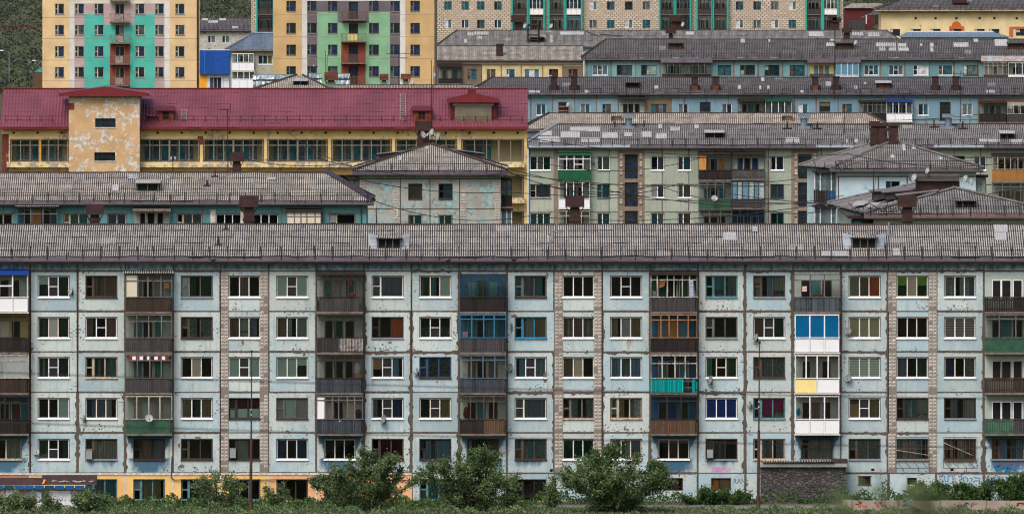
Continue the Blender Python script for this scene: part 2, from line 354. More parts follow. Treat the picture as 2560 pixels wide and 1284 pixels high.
def window(par, x0, x1, z0, z1, y, style, fills, frame, sill='auto', lod=0, depth=.1, trim=True, label=None):
    """opening x0..x1, z0..z1 in a wall whose face is at y (looking to -y)"""
    fm = FRAMES[frame] if isinstance(frame, str) else frame
    if frame == 'P' and lod == 0: fm = wr.choice(PVCS)
    w, h = x1-x0, z1-z0; t = .055 if lod < 2 else .07
    ya, yb = y+depth, y+depth+.06
    f = MB()
    L = leaves(style); ix0, ix1, iz0, iz1 = x0+t, x1-t, z0+t, z1-t
    P = [(ix0+a*(ix1-ix0), ix0+b*(ix1-ix0), iz0+c*(iz1-iz0), iz0+d*(iz1-iz0)) for a, b, c, d in L]
    # frame = the opening minus the panes, as a grid of small boxes
    xs = sorted({x0, x1, *[p[0] for p in P], *[p[1] for p in P]}); zs = sorted({z0, z1, *[p[2] for p in P], *[p[3] for p in P]})
    for i in range(len(xs)-1):
        j = 0
        while j < len(zs)-1:
            cx = (xs[i]+xs[i+1])/2; k = j
            def solid(q):
                cz = (zs[q]+zs[q+1])/2
                return not any(p[0] < cx < p[1] and p[2] < cz < p[3] for p in P)
            if not solid(j): j += 1; continue
            while k+1 < len(zs)-1 and solid(k+1): k += 1
            f.box(xs[i], xs[i+1], ya, yb, zs[j], zs[k+1], fm); j = k+1
    if lod == 0 and style in 'PQ':      # the casement that opens stands proud
        a, b, c, d = P[1][0]-.03, P[1][1]+.03, iz0-.02, iz1+.02; e = .028
        for q in ((a,a+e,c,d),(b-e,b,c,d),(a+e,b-e,c,c+e),(a+e,b-e,d-e,d)): f.box(q[0], q[1], ya-.022, ya, q[2], q[3], fm)
    if trim:
        e = .045
        for q in ((x0-e,x0,z0,z1+e),(x1,x1+e,z0,z1+e),(x0,x1,z1,z1+e)): f.box(q[0], q[1], y-.004, y+.03, q[2], q[3], TAR)
    ob = f.build('window', par)
    if label: ob['label'] = label
    p = MB(); c = MB()
    for i, q in enumerate(P):
        ch = fills[i % len(fills)] if fills else 'k'
        yp = ya+.03
        if lod >= 2:
            p.face([(q[0],yp,q[2]),(q[1],yp,q[2]),(q[1],yp,q[3]),(q[0],yp,q[3])], opaque(ch)); continue
        p.face([(q[0],yp,q[2]),(q[1],yp,q[2]),(q[1],yp,q[3]),(q[0],yp,q[3])], GLASS)
        if ch == 'k': continue
        e = .03; a, b, zl, zh = q[0]-e, q[1]+e, q[2]-e, q[3]+e; yc = yp+.06
        zb = zl; flat = ch in 'GnwOBcsSfphxFE'
        if ch == 'q': curtain_to(c, a, b, yc, zl, zl+.52*(zh-zl), FILL['f'], True); continue
        if ch == 'u': curtain_to(c, a, b, yc, zl+.42*(zh-zl), zh, FILL['G'], True); continue
        if ch == 'v': curtain_to(c, a, b, yc, zl+.6*(zh-zl), zh, FILL['G'], True); curtain_to(c, a, b, yc+.2, zl, zh, FILL['y'], False); continue
        if ch == 'H': curtain_to(c, a, b, yc, zl, zl+.47*(zh-zl), FILL['h'], True); curtain_to(c, a, b, yc+.2, zl, zh, FILL['M'], False); continue
        if ch == '1': curtain_to(c, a, b, yc, zl+.55*(zh-zl), zh, FILL['p'], True); curtain_to(c, a, b, yc+.25, zl, zh, FILL['y'], False); continue
        if ch == '2': curtain_to(c, a, a+.55*(b-a), yc, zl, zh, FILL['G2'], False); continue
        if ch == '3': curtain_to(c, a, b, yc, zl+.4*(zh-zl), zh, FILL['x'], True); continue
        if ch == '4': curtain_to(c, a, a+.5*(b-a), yc, zl, zh, FILL['N'], False); curtain_to(c, a+.5*(b-a), b, yc+.1, zl, zh, FILL['z'], False); continue
        if ch == '5': curtain_to(c, a, b, yc, zl, zl+.72*(zh-zl), FILL['x'], True); curtain_to(c, a, b, yc+.2, zl, zh, FILL['b'], False); continue
        if ch == '6': curtain_to(c, a, b, yc+.2, zl, zh, FILL['l'], False); curtain_to(c, a, b, yc, zl, zl+.3*(zh-zl), FILL['h'], True); continue
        if lod == 0 and not flat and wr.random() < .5:      # half drawn, parted or short curtains
            k = wr.random(); w_ = b-a
            if k < .3: curtain_to(c, a, a+w_*wr.uniform(.45,.75), yc, zb, zh, FILL[ch], False)
            elif k < .6: curtain_to(c, b-w_*wr.uniform(.45,.75), b, yc, zb, zh, FILL[ch], False)
            elif k < .85: g_ = wr.uniform(.32,.42)*w_; curtain_to(c, a, a+g_, yc, zb, zh, FILL[ch], False); curtain_to(c, b-g_, b, yc, zb, zh, FILL[ch], False)
            else: curtain_to(c, a, b, yc, zb+(zh-zb)*wr.uniform(.2,.4), zh, FILL[ch], False)
            if k > .4: curtain_to(c, a, b, yc+.25, zb, zh, FILL[wr.choice('lLzg')], False)
            continue
        curtain_to(c, a, b, yc, zb, zh, FILL[ch], flat)
    p.build('pane', ob); c.build('curtain', ob)
    if sill == 'auto': sill = PVC if frame in ('P', 'C') else (SILL_DARK if rnd.random() < .6 else SILL_GREY)
    if sill:
        s = MB(); e = .06
        if lod < 2:
            s.face([(x0-e,y-.09,z0-.06),(x1+e,y-.09,z0-.06),(x1+e,y-.002,z0+.012),(x0-e,y-.002,z0+.012)], sill)
            s.box(x0-e, x1+e, y-.09, y-.002, z0-.085, z0-.06, sill)
            s.box(x0, x1, y-.002, ya, z0-.012, z0+.012, sill)
        else: s.box(x0-.04, x1+.04, y-.05, y+.08, z0-.09, z0, sill)
        s.build('sill', ob)
    return ob

# ------------------------------------------------------------ walls with openings
def wall_face(mb, x0, x1, z0, z1, y, holes, mat, step=None, depth=.14, reveal=None, zones=None):
    xs = {x0, x1}; zs = {z0, z1}
    for a, b, c, d in holes: xs |= {a, b}; zs |= {c, d}
    for a, b, c, d, _ in (zones or []): xs |= {a, b}; zs |= {c, d}
    xs = [v for v in xs if x0 <= v <= x1]; zs = [v for v in zs if z0 <= v <= z1]
    if step:
        n = int((x1-x0)/step); xs += [x0+(x1-x0)*i/n for i in range(1, n)]
        n = int((z1-z0)/step); zs += [z0+(z1-z0)*i/n for i in range(1, n)]
    def clean(v):
        v = sorted(v); o = [v[0]]
        for q in v[1:]:
            if q-o[-1] > 1e-4: o.append(q)
        return o
    xs, zs = clean(xs), clean(zs)
    hb = {}
    for i in range(len(xs)-1):
        cx = (xs[i]+xs[i+1])/2
        act = [h for h in holes if h[0] < cx < h[1]]; az = [q for q in (zones or []) if q[0] < cx < q[1]]
        for j in range(len(zs)-1):
            cz = (zs[j]+zs[j+1])/2
            if any(h[2] < cz < h[3] for h in act): continue
            m = mat
            for q in az:
                if q[2] < cz < q[3]: m = q[4]
            mb.face([(xs[i],y,zs[j]),(xs[i+1],y,zs[j]),(xs[i+1],y,zs[j+1]),(xs[i],y,zs[j+1])], m)
    rv = reveal or REVEAL
    for a, b, c, d in holes:
        yy = y+depth
        mb.face([(a,y,c),(a,yy,c),(a,yy,d),(a,y,d)], rv); mb.face([(b,y,c),(b,y,d),(b,yy,d),(b,yy,c)], rv)
        mb.face([(a,y,d),(a,yy,d),(b,yy,d),(b,y,d)], rv); mb.face([(a,y,c),(b,y,c),(b,yy,c),(a,yy,c)], rv)
def shell(mb, x0, x1, y, yb, z0, z1, mat, inner=1.6):
    """side and back walls, and a near-black sheet for the dim rooms behind the front"""
    mb.face([(x0,y,z0),(x0,y,z1),(x0,yb,z1),(x0,yb,z0)], mat); mb.face([(x1,y,z0),(x1,yb,z0),(x1,yb,z1),(x1,y,z1)], mat)
    mb.face([(x0,yb,z0),(x0,yb,z1),(x1,yb,z1),(x1,yb,z0)], mat)
    if inner: mb.face([(x0+.01,y+inner,z0),(x1-.01,y+inner,z0),(x1-.01,y+inner,z1),(x0+.01,y+inner,z1)], ROOM)

# ------------------------------------------------------------ roofs
def slope(mb, P0, P1, R0, R1, m, pitch=.15, amp=.024, rows=5, seg=6, lift=.03, jit=.0, sag=0.0):
    P0, P1, R0, R1 = map(Vector, (P0, P1, R0, R1))
    e = (P1-P0); L = e.length; e /= L
    s = (R0-P0)-e*(R0-P0).dot(e); SL = s.length; s /= SL; n = e.cross(s)
    if n.z < 0: n = -n
    u0 = (R0-P0).dot(e); u1 = (R1-P0).dot(e)
    def tm(u):
        if u < u0: return max(0, u/u0)
        if u > u1: return max(0, (L-u)/max(1e-6, L-u1))
        return 1
    N = max(2, int(L/pitch*seg)); us = [L*i/N for i in range(N+1)]
    k = mb.mi(m)
    for r in range(rows):
        ta, tb = r/rows, (r+1)/rows; j = rnd.uniform(-jit, jit)*.25; lf = lift*(1+rnd.uniform(-.3,.3)); base = len(mb.v)
        for u in us:
            t = tm(u); a, b = min(ta, t), min(tb, t)
            wv = amp*math.cos(2*math.pi*u/pitch+j)
            dd = -sag*(math.sin(u*.23)+math.sin(u*.61+1))*.5
            sh = int(u/.98); q1 = ((sh*7919+r*104729) % 997)/997; q2 = ((sh*6151+r*3571) % 991)/991
            ext = (.035+(.07*q1 if q1 > .7 else 0)-(.05*q2 if q2 > .85 else 0))/SL if a < t else 0
            lf = lift*(.6+.9*q2)
            if r == 0: ext += .02/SL*math.sin(u*2.1)
            mb.v.append(tuple(P0+e*u+s*((a-ext)*SL)+n*(wv+lf+dd))); mb.v.append(tuple(P0+e*u+s*(b*SL)+n*(wv+dd)))
        for i in range(N):
            q = base+2*i
            ts = (tm(us[i]), tm(us[i+1]))
            if ta >= ts[0] and ta >= ts[1]: continue
            mb.f.append((q, q+2, q+3, q+1)); mb.m.append(k); mb.has_uv = True
            mb.uv.append([(us[i], ta*SL), (us[i+1], ta*SL), (us[i+1], min(tb, ts[1])*SL), (us[i], min(tb, ts[0])*SL)])
def flatq(mb, pts, m): mb.face(pts, m, [(p[0], p[1]*1.05) for p in pts])
def hip_roof(par, x0, x1, y0, y1, ze, zr, m, hl=True, hr=True, pitch=.15, rows=5, seg=6, over=.5, amp=.024, fascia=.3, fm=None, guard=1.2, ridge=True, hipw=None, name='roof', jit=0, guardm=None, gh=.55, ends='auto', grain=None, sag=.02, hipr=.13, hipm=None):
    """walls x0..x1, y0..y1; corrugated slopes on all sides, fascia and snow guard along the front"""
    a, b, c, d = x0-(over if hl else 0), x1+(over if hr else 0), y0-over, y1+over; ym = (c+d)/2
    hw = hipw if hipw else (d-c)/2
    rl, rr = a+(hw if hl else 0), b-(hw if hr else 0)
    if rl > rr: rl = rr = (rl+rr)/2
    mb = MB()
    slope(mb, (a,c,ze), (b,c,ze), (rl,ym,zr), (rr,ym,zr), m, pitch, amp, rows, seg, jit=jit, sag=sag)
    if hl: slope(mb, (a,d,ze), (a,c,ze), (rl,ym,zr), (rl,ym,zr), m, pitch, amp, rows, 4, jit=jit)
    if hr: slope(mb, (b,c,ze), (b,d,ze), (rr,ym,zr), (rr,ym,zr), m, pitch, amp, rows, 4, jit=jit)
    flatq(mb, [(b,d,ze),(a,d,ze),(rl,ym,zr),(rr,ym,zr)], m)
    mb.face([(a,c,ze-.12),(a,d,ze-.12),(b,d,ze-.12),(b,c,ze-.12)], WD_DARK)
    rf = mb.build(name, par)
    if fascia:
        f = MB(); fmm = fm or FASCIA; k = (zr-ze)/(ym-c)
        f.face([(a-.05,c-.1,ze-fascia+.04),(b+.05,c-.1,ze-fascia+.04),(b+.05,c+.02,ze+.015),(a-.05,c+.02,ze+.015)], fmm)
        f.box(a-.05, b+.05, c-.12, c-.1, ze-fascia-.04, ze-fascia+.05, IRON)
        f.face([(a-.05,c-.1,ze-fascia),(a-.05,y0,ze-fascia),(b+.05,y0,ze-fascia),(b+.05,c-.1,ze-fascia)], WD_DARK)
        f.build('eave_sheet', rf)
    if ridge:
        g = MB(); n = max(2, int((rr-rl)/2.4))
        for i in range(n):
            p, q = rl+(rr-rl)*i/n, rl+(rr-rl)*(i+1)/n-.02; dz = rnd.uniform(-.02,.035)
            g.box(p, q, ym-.16, ym+.16, zr-.06, zr+.07+dz, RIDGE)
        for (hh, px, ex) in ((hl, a, rl), (hr, b, rr)):
            if hh:
                for yy in (c,): g.bar((px,yy,ze+.06),(ex,ym,zr+.06),hipr,hipm or RIDGE)
                g.bar((px,d,ze+.06),(ex,ym,zr+.06),.13,RIDGE)
        g.build('ridge_cap', rf)
    if guard:
        g = MB(); k = (zr-ze)/(ym-c); gm = guardm or IRON
        yo = c+.25; zo = ze+k*.25; n = max(2, int((b-a-.6)/guard)); pr = None
        xa, xb = a+(.5 if hl else 0), b-(.5 if hr else 0)
        for i in range(n+1):
            xx = xa+(xb-xa)*i/n+rnd.uniform(-.12,.12); lean = rnd.uniform(-.06,.06)
            g.bar((xx,yo-.36,zo-.25),(xx+lean,yo+.02,zo+gh),.032,gm); g.bar((xx,yo+.5,zo+.2),(xx+lean,yo+.02,zo+gh),.022,gm)
            cur = [(xx+lean,yo+.02,zo+gh*q) for q in (.97,.5)]
            if pr:
                for p, q in zip(pr, cur): g.bar(p, q, .016, gm)
            pr = cur
        g.build('snow_guard', rf)
    rf['zk'] = (zr-ze)/(ym-c); rf['ze'] = ze; rf['yc'] = c
    return rf
def hip_roof_deep(par, x0, x1, y0, y1, ze, zr, m, hw, skew=0, over=.6, pitch=.18, rows=4, seg=6, fm=None, fascia=.36, guard=1.3, hipr=.13, gh=.55, cap=None):
    """ridge running away from the viewer: hip towards the street, long slopes on both sides; skew turns the block a little"""
    a, b, c, d = x0-over, x1+over, y0-over, y1+over; xm = (a+b)/2; cap = cap or RIDGE
    P = lambda x, y, z: (x+skew*(y-y0), y, z)
    mb = MB(); f0, f1 = P(xm,c+hw,zr), P(xm,d-hw*.6,zr)
    slope(mb, P(a,c,ze), P(b,c,ze), f0, f0, m, pitch, .026, rows, seg); slope(mb, P(a,d,ze), P(a,c,ze), f1, f0, m, pitch*1.5, .03, rows, 4); slope(mb, P(b,c,ze), P(b,d,ze), f0, f1, m, pitch*1.5, .03, rows, 4)
    mb.face([P(b,d,ze),P(a,d,ze),f1], WD_DARK); mb.face([P(a,c,ze-.12),P(a,d,ze-.12),P(b,d,ze-.12),P(b,c,ze-.12)], WD_DARK)
    rf = mb.build('roof', par); f = MB(); fmm = fm or FASCIA
    f.face([(a-.05,c-.1,ze-fascia+.04),(b+.05,c-.1,ze-fascia+.04),(b+.05,c+.02,ze+.015),(a-.05,c+.02,ze+.015)], fmm); f.box(a-.05, b+.05, c-.12, c-.1, ze-fascia-.04, ze-fascia+.05, IRON); f.face([(a-.05,c-.1,ze-fascia),(a-.05,y0,ze-fascia),(b+.05,y0,ze-fascia),(b+.05,c-.1,ze-fascia)], WD_DARK)
    f.build('eave_sheet', rf); g = MB(); up = Vector((0,0,.06))
    for p in (P(a,c,ze), P(b,c,ze)): g.bar(Vector(p)+up, Vector(f0)+up, hipr, cap)
    g.bar(Vector(f0)+up, Vector(f1)+up, hipr, cap); g.bar(Vector(P(a,d,ze))+up, Vector(f1)+up, hipr, cap); g.bar(Vector(P(a,c,ze)), Vector(P(a,d,ze)), .1, cap); g.build('ridge_cap', rf)
    g = MB(); k = (zr-ze)/hw; yo = c+.25; zo = ze+k*.25; n = int((b-a-1)/guard); pr = None
    for i in range(n+1):
        xx = a+.5+(b-a-1)*i/n+rnd.uniform(-.12,.12); g.bar((xx,yo-.36,zo-.25),(xx,yo+.02,zo+gh),.032,IRON); cur = [(xx,yo+.02,zo+gh*q) for q in (.97,.5)]
        if pr:
            for p, q in zip(pr, cur): g.bar(p, q, .016, IRON)
        pr = cur
    g.build('snow_guard', rf); rf['zk'] = k; rf['ze'] = ze; rf['yc'] = c
    return rf
def on_roof(rf, py):
    """depth and height on the front slope where the photo row py meets it"""
    k, ze, c = rf['zk'], rf['ze'], rf['yc']; lo, hi = c, c+9
    for _ in range(40):
        mid = (lo+hi)/2
        if (HC-(ze+k*(mid-c)))*FOC/eff(mid)+PH > py: lo = mid
        else: hi = mid
    return lo, ze+k*(lo-c)
def dormer(rf, px, wpx, py, hpx, m=None, wings=None, cheek=None, face=None, louver=False, roofm=None, n=3):
    y, z = on_roof(rf, py); s = FOC/y; x = X(px, y); w = wpx/s/2; h = hpx/s; k = rf['zk']; run = min(3.6, h/max(.08, k-.07))
    cm = cheek or WD_DARK; fm = face or WD_DARK; mb = MB()
    mb.box(x-w, x+w, y-.04, y+.02, z-.12, z+.02, fm)
    mb.box(x-w, x-w+.1, y-.03, y+.03, z, z+h, fm); mb.box(x+w-.1, x+w, y-.03, y+.03, z, z+h, fm); mb.box(x-w+.1, x+w-.1, y-.03, y+.03, z+h-.09, z+h, fm)
    iw = 2*w-.2
    for i in range(1, n): mb.box(x-w+.1+iw*i/n-.04, x-w+.1+iw*i/n+.04, y-.02, y+.03, z, z+h-.09, WD_GREY if i % 2 else fm)
    mb.face([(x-w+.1,y+.1,z),(x+w-.1,y+.1,z),(x+w-.1,y+.1,z+h-.09),(x-w+.1,y+.1,z+h-.09)], DARK)
    if louver:
        for i in range(4): mb.box(x-w+.12, x+w-.12, y+.03, y+.06, z+h*.2*i+.06, z+h*.2*i+.15, louver)
    for sx in (-w, w): mb.face([(x+sx,y,z-.1),(x+sx,y+run,z+k*run),(x+sx,y+run,z+h+.07*run),(x+sx,y,z+h)], cm)
    for sx, sw in ((-1, -.5), (1, .5)) if wings else ():
        a, b = x+sx*(w+.02), x+sx*(w+.02)+sw
        mb.face([(a,y-.08,z-.05),(b,y-.03,z),(b+sx*.05,y+.35,z+h+.3),(a,y+.25,z+h+.2)], wings)
    o = mb.build('dormer', rf)
    r = MB(); ov = .12
    slope(r, (x-w-ov,y-.28,z+h-.0), (x+w+ov,y-.28,z+h-.0), (x-w-ov,y+run,z+h+.08*run+.05), (x+w+ov,y+run,z+h+.08*run+.05), roofm or SLATE_F, .16, .03, 1, 6)
    r.build('dormer', rf)
def vent(par, px, wpx, pytop, pymid, pybot, y, m=None, hood=None, sw=.55, stackm=None, name='chimney'):
    """sheet metal ventilation stack with a wide open hood"""
    s = FOC/y; x = X(px, y); w = wpx/s/2; zt, zm, zb = Z(pytop, y), Z(pymid, y), Z(pybot, y); hm = hood or RUSTM; sm = stackm or RUSTM; mb = MB()
    v = w*sw; t = .03
    mb.box(x-v, x+v, y-v, y+v, zb-.6, zm-.15, sm)
    mb.box(x-v-.06, x+v+.06, y-v-.06, y+v+.06, zb, zb+.22, sm)
    mb.box(x-v*.9, x+v*.9, y-v*.9, y+v*.9, zm-.15, zm+.05, IRON)
    for q in ((x-w,x+w,y-w,y-w+t),(x-w,x+w,y+w-t,y+w),(x-w,x-w+t,y-w+t,y+w-t),(x+w-t,x+w,y-w+t,y+w-t)): mb.box(q[0],q[1],q[2],q[3],zm,zt,hm)
    mb.box(x-w+t, x+w-t, y-w+t, y+w-t, zt-.16, zt-.13, IRON)
    for sx in (-1, 1): mb.bar((x+sx*v,y-v,zm-.4),(x+sx*w*.95,y-w,zm+.02),.03,IRON)
    return mb.build(name, par)
def patch(rf, px0, px1, py0, py1, m=None, pitch=.15, rows=1):
    y0, z0 = on_roof(rf, py1); y1, z1 = on_roof(rf, py0); mb = MB(); e = .045
    slope(mb, (X(px0,y0),y0,z0+e), (X(px1,y0),y0,z0+e), (X(px0,y0),y1,z1+e), (X(px1,y0),y1,z1+e), m or SLATE_P, pitch, .024, rows, 6)
    mb.build('patch_sheet', rf)

# ------------------------------------------------------------ balconies
def balcony(par, x0, x1, y, zf, zt, spec):
    """zf: floor slab, zt: top of the glazed part. spec keys: par (parapet planks), rail height, frame, n panes, transom, back, canopy, door fills"""
    dpt = spec.get('depth', .85); ph = spec.get('ph', .95); yf = y-dpt; zr = zf+ph
    fm = FRAMES[spec.get('frame', 'b')]; pm = PLK[spec.get('par', 'g')]; lod = spec.get('lod', 0)
    b = MB(); b.box(x0, x1, yf, y-.003, zf-.14, zf, SLABM)
    for xx in (x0, x1-.05): b.box(xx, xx+.05, yf+.06, y-.003, zf, zr, pm)
    ob = b.build('balcony', par)
    if spec.get('label'): ob['label'] = spec['label']
    p = MB(); inset = spec.get('inset', 0)
    st = spec.get('parstyle', 'flat')
    if st == 'flat':
        if spec.get('par') == 'W' or spec.get('split'):
            n = spec.get('split', 3); ww = (x1-x0)/n
            for i in range(n): p.box(x0+ww*i+.035, x0+ww*(i+1)-.035, yf+.02, yf+.05, zf+.02, zr-.03, PLK[spec['parts'][i]] if 'parts' in spec else pm)
            for i in range(1, n):
                for q in (-.05, .035): p.box(x0+ww*i+q, x0+ww*i+q+.015, yf+.005, yf+.02, zf+.02, zr-.03, DISHG)  # thin grey strips draw the gap shading beside each post
            p.box(x0, x1, yf+.003, yf+.01, zr-.06, zr-.03, DISHG)
            for i in range(n+1): p.box(x0+ww*i-.035*(i > 0), x0+ww*i+.035*(i < n), yf, yf+.06, zf-.02, zr, PVC)
            p.box(x0, x1, yf+.01, yf+.06, zr-.03, zr+.03, PVC); p.box(x0-.08, x1+.08, yf-.06, yf+.06, zf-.1, zf-.02, PVC_CREAM)
        else:
            q = .115; n = int((x1-x0-2*inset)/q)
            for i in range(n):
                a = x0+inset+q*i
                if spec.get('hole') and spec['hole'][0] < (a-x0)/(x1-x0) < spec['hole'][1]: continue
                m_ = pm
                if spec.get('mixpar') and (a-x0)/(x1-x0) > spec['mixpar'][0]: m_ = PLK[spec['mixpar'][1]]
                p.box(a, a+q-.012, yf+rnd.uniform(0,.02), yf+.045, zf-.1+rnd.uniform(-.03,.02), zr+rnd.uniform(-.02,.02), m_)
            p.box(x0+inset, x1-inset, yf+.05, yf+.07, zf+.15, zf+.22, WD_DARK); p.box(x0+inset, x1-inset, yf+.05, yf+.07, zr-.2, zr-.1, WD_DARK)
            if spec.get('hole'):
                p.box(x0+spec['hole'][0]*(x1-x0), x0+spec['hole'][1]*(x1-x0)+.1, yf+.02, yf+.05, zf+.3, zf+.4, WD_BROWN); p.box(x0+spec['hole'][0]*(x1-x0), x0+spec['hole'][1]*(x1-x0)+.1, yf+.02, yf+.05, zf+.72, zf+.82, WD_BROWN)
        p.box(x0-.06, x1+.06, yf-.04, yf+.1, zr, zr+.05, fm if spec.get('par') != 'W' else PVC)
    elif st == 'rail':
        n = int((x1-x0)/.1)
        for i in range(n):
            a = x0+(x1-x0)*i/n; p.box(a, a+.035, yf+.01, yf+.03, zf+.06, zr, IRON if spec.get('railm') is None else spec['railm'])
        p.box(x0, x1, yf, yf+.04, zr, zr+.05, IRON); p.box(x0, x1, yf, yf+.04, zf+.03, zf+.06, IRON)
        for a, e, q in spec.get('sheets', ()): p.box(x0+a*(x1-x0), x0+e*(x1-x0), yf+.035, yf+.05, zf+.08, zr-.02, PLK[q])
    p.build('parapet', ob)
    if spec.get('open'): nf = None
    else:
        f = MB(); g = MB(); n = spec.get('n', 4); tr = spec.get('tr', .24); t = spec.get('bar', .042)
        zb, zh = zr+.05, zt; zx = zh-(zh-zb)*tr
        xs = [x0+(x1-x0)*i/n for i in range(n+1)]
        if spec.get('jit', 1): xs = [xs[0]]+[q+rnd.uniform(-.08,.08) for q in xs[1:-1]]+[xs[-1]]
        for q in xs: f.box(max(x0, q-t), min(x1, q+t), yf+.01, yf+.08, zb, zh, fm)
        f.box(x0, x1, yf, yf+.09, zh, zh+.08, fm)
        if tr:
            for a, c in zip(xs, xs[1:]): f.box(a+t, c-t, yf+.015, yf+.07, zx-t*.8, zx+t*.8, fm)
        for k in spec.get('mid', ()):       # casements with a mid rail
            f.box(xs[k]+t, xs[k+1]-t, yf+.015, yf+.07, (zb+zx)/2-t, (zb+zx)/2+t, fm)
        for sx in (x0, x1):
            f.box(sx-.03 if sx == x1 else sx, sx if sx == x1 else sx+.03, y-.5, y-.44, zb, zh, fm); f.box(sx-.03 if sx == x1 else sx, sx if sx == x1 else sx+.03, yf+.09, y-.003, zh, zh+.07, fm)
        f.build('balcony_frame', ob)
        op = spec.get('unglazed', ())
        for i, (a, c) in enumerate(zip(xs, xs[1:])):
            if i in op: continue
            ch = spec.get('glz', '')[i:i+1]
            m_ = FILL[ch] if ch and ch in FILL else GLASS
            g.face([(a,yf+.045,zb),(c,yf+.045,zb),(c,yf+.045,zh),(a,yf+.045,zh)], m_)
        for sx in (x0+.01, x1-.01): g.face([(sx,yf+.09,zb),(sx,y-.01,zb),(sx,y-.01,zh),(sx,yf+.09,zh)], GLASS)
        g.build('balcony_glass', ob)
    # wall at the back with its door and window
    k = MB(); bk = BACKS[spec.get('back', 'p')]
    k.box(x0+.02, x1-.02, y-.03, y-.004, zf, zt+.05, bk); k.build('back_wall', ob)
    dm = FRAMES[spec.get('dframe', 'w')]; dv = MB(); dd = spec.get('door', .52); ww = x1-x0
    dfl = spec.get('dfill', 'kk')
    def leaf(a, c, z0, z1, ch):
        for q in ((a,a+.06,z0,z1),(c-.06,c,z0,z1),(a+.06,c-.06,z0,z0+.06),(a+.06,c-.06,z1-.06,z1)): dv.box(q[0],q[1],y-.07,y-.03,q[2],q[3],dm)
        mm = DARK if ch == 'k' else FILL[ch]
        dv.face([(a+.06,y-.038,z0+.06),(c-.06,y-.038,z0+.06),(c-.06,y-.038,z1-.06),(a+.06,y-.038,z1-.06)], mm)
    wa = x0+ww*.16; leaf(wa, wa+ww*.2, zr-.15, zf+2.12, dfl[0]); leaf(wa+ww*.2, wa+ww*.42, zr-.15, zf+2.12, dfl[-1]); leaf(wa+ww*.45, wa+ww*.66, zf+.1, zf+2.12, dfl[0])
    dv.build('balcony_door', ob)
    c = spec.get('canopy')
    if c:
        q = MB(); hh = spec.get('ch', .22)
        cm = {'blue': paint_once('canopy_blue', S(16,62,150)), 'slate': None, 'dark': WD_DARK, 'green': PLK['E'], 'grey': SLABM}[c]
        if c == 'slate': slope(q, (x0-.15,yf-.15,zt+.1), (x1+.15,yf-.15,zt+.1), (x0-.15,y,zt+.28), (x1+.15,y,zt+.28), SLATE_F, .15, .025, 1, 6)
        else:
            q.face([(x0-.08,yf-.1,zt+.08),(x1+.08,yf-.1,zt+.08),(x1+.08,y-.01,zt+.08+hh),(x0-.08,y-.01,zt+.08+hh)], cm); q.box(x0-.08, x1+.08, yf-.12, yf-.1, zt+.0, zt+.1+hh*.6, cm)
        q.build('canopy', ob)
    return ob
_po = {}
def paint_once(n, c, **k):
    if n not in _po: _po[n] = paint(n, c, .6, .12, **k)
    return _po[n]

# ------------------------------------------------------------ small things

DISH = paint('dish_white', S(172,176,178), .5, .12); DISHG = paint('dish_grey', S(132,136,140), .5, .12)
def dish(px, py, y, rpx, label, m=None, face=(-.75,-.6,.35)):
    at(near_base(y))
    s = FOC/y; r = rpx/s; x, z = X(px, y), Z(py, y); root = thing('satellite_dish', (x, y, z), label, 'satellite dish', 'satellite dishes')
    n = Vector(face).normalized(); a = n.orthogonal().normalized(); b = n.cross(a); c = Vector((x, y, z))+n*.12; mb = MB(); N = 20; rings = [.0,.35,.7,1.0]
    mm = m or DISH
    def pt(rr, t, off=0): return c+(a*math.cos(t)+b*math.sin(t))*(r*rr)+n*(.22*r*rr*rr-off)
    for k in range(3):
        for i in range(N):
            t0, t1 = 2*math.pi*i/N, 2*math.pi*(i+1)/N
            for off in (0, .012):
                q = [pt(rings[k],t0,off), pt(rings[k+1],t0,off), pt(rings[k+1],t1,off), pt(rings[k],t1,off)]
                mb.face(q if k else q[1:] if off else q[1:], mm)
    mb.build('reflector', root, smooth=False)
    l = MB(); tip = c+n*(r*1.1)-Vector((0,0,r*.35)); l.bar(c-Vector((0,0,r*.8)), tip, .014, IRON); l.bar(tip, tip-n*.1, .04, DISHG, 6); l.build('feed_arm', root)
    k = MB(); k.bar((x,y,z), tuple(c-n*.02), .03, IRON); k.bar((x,y+.02,z-.25), (x,y+.02,z+.05), .03, IRON); k.bar((x,y+.02,z-.2), (x,y+.3,z-.2), .025, IRON); k.build('bracket', root)
    return root
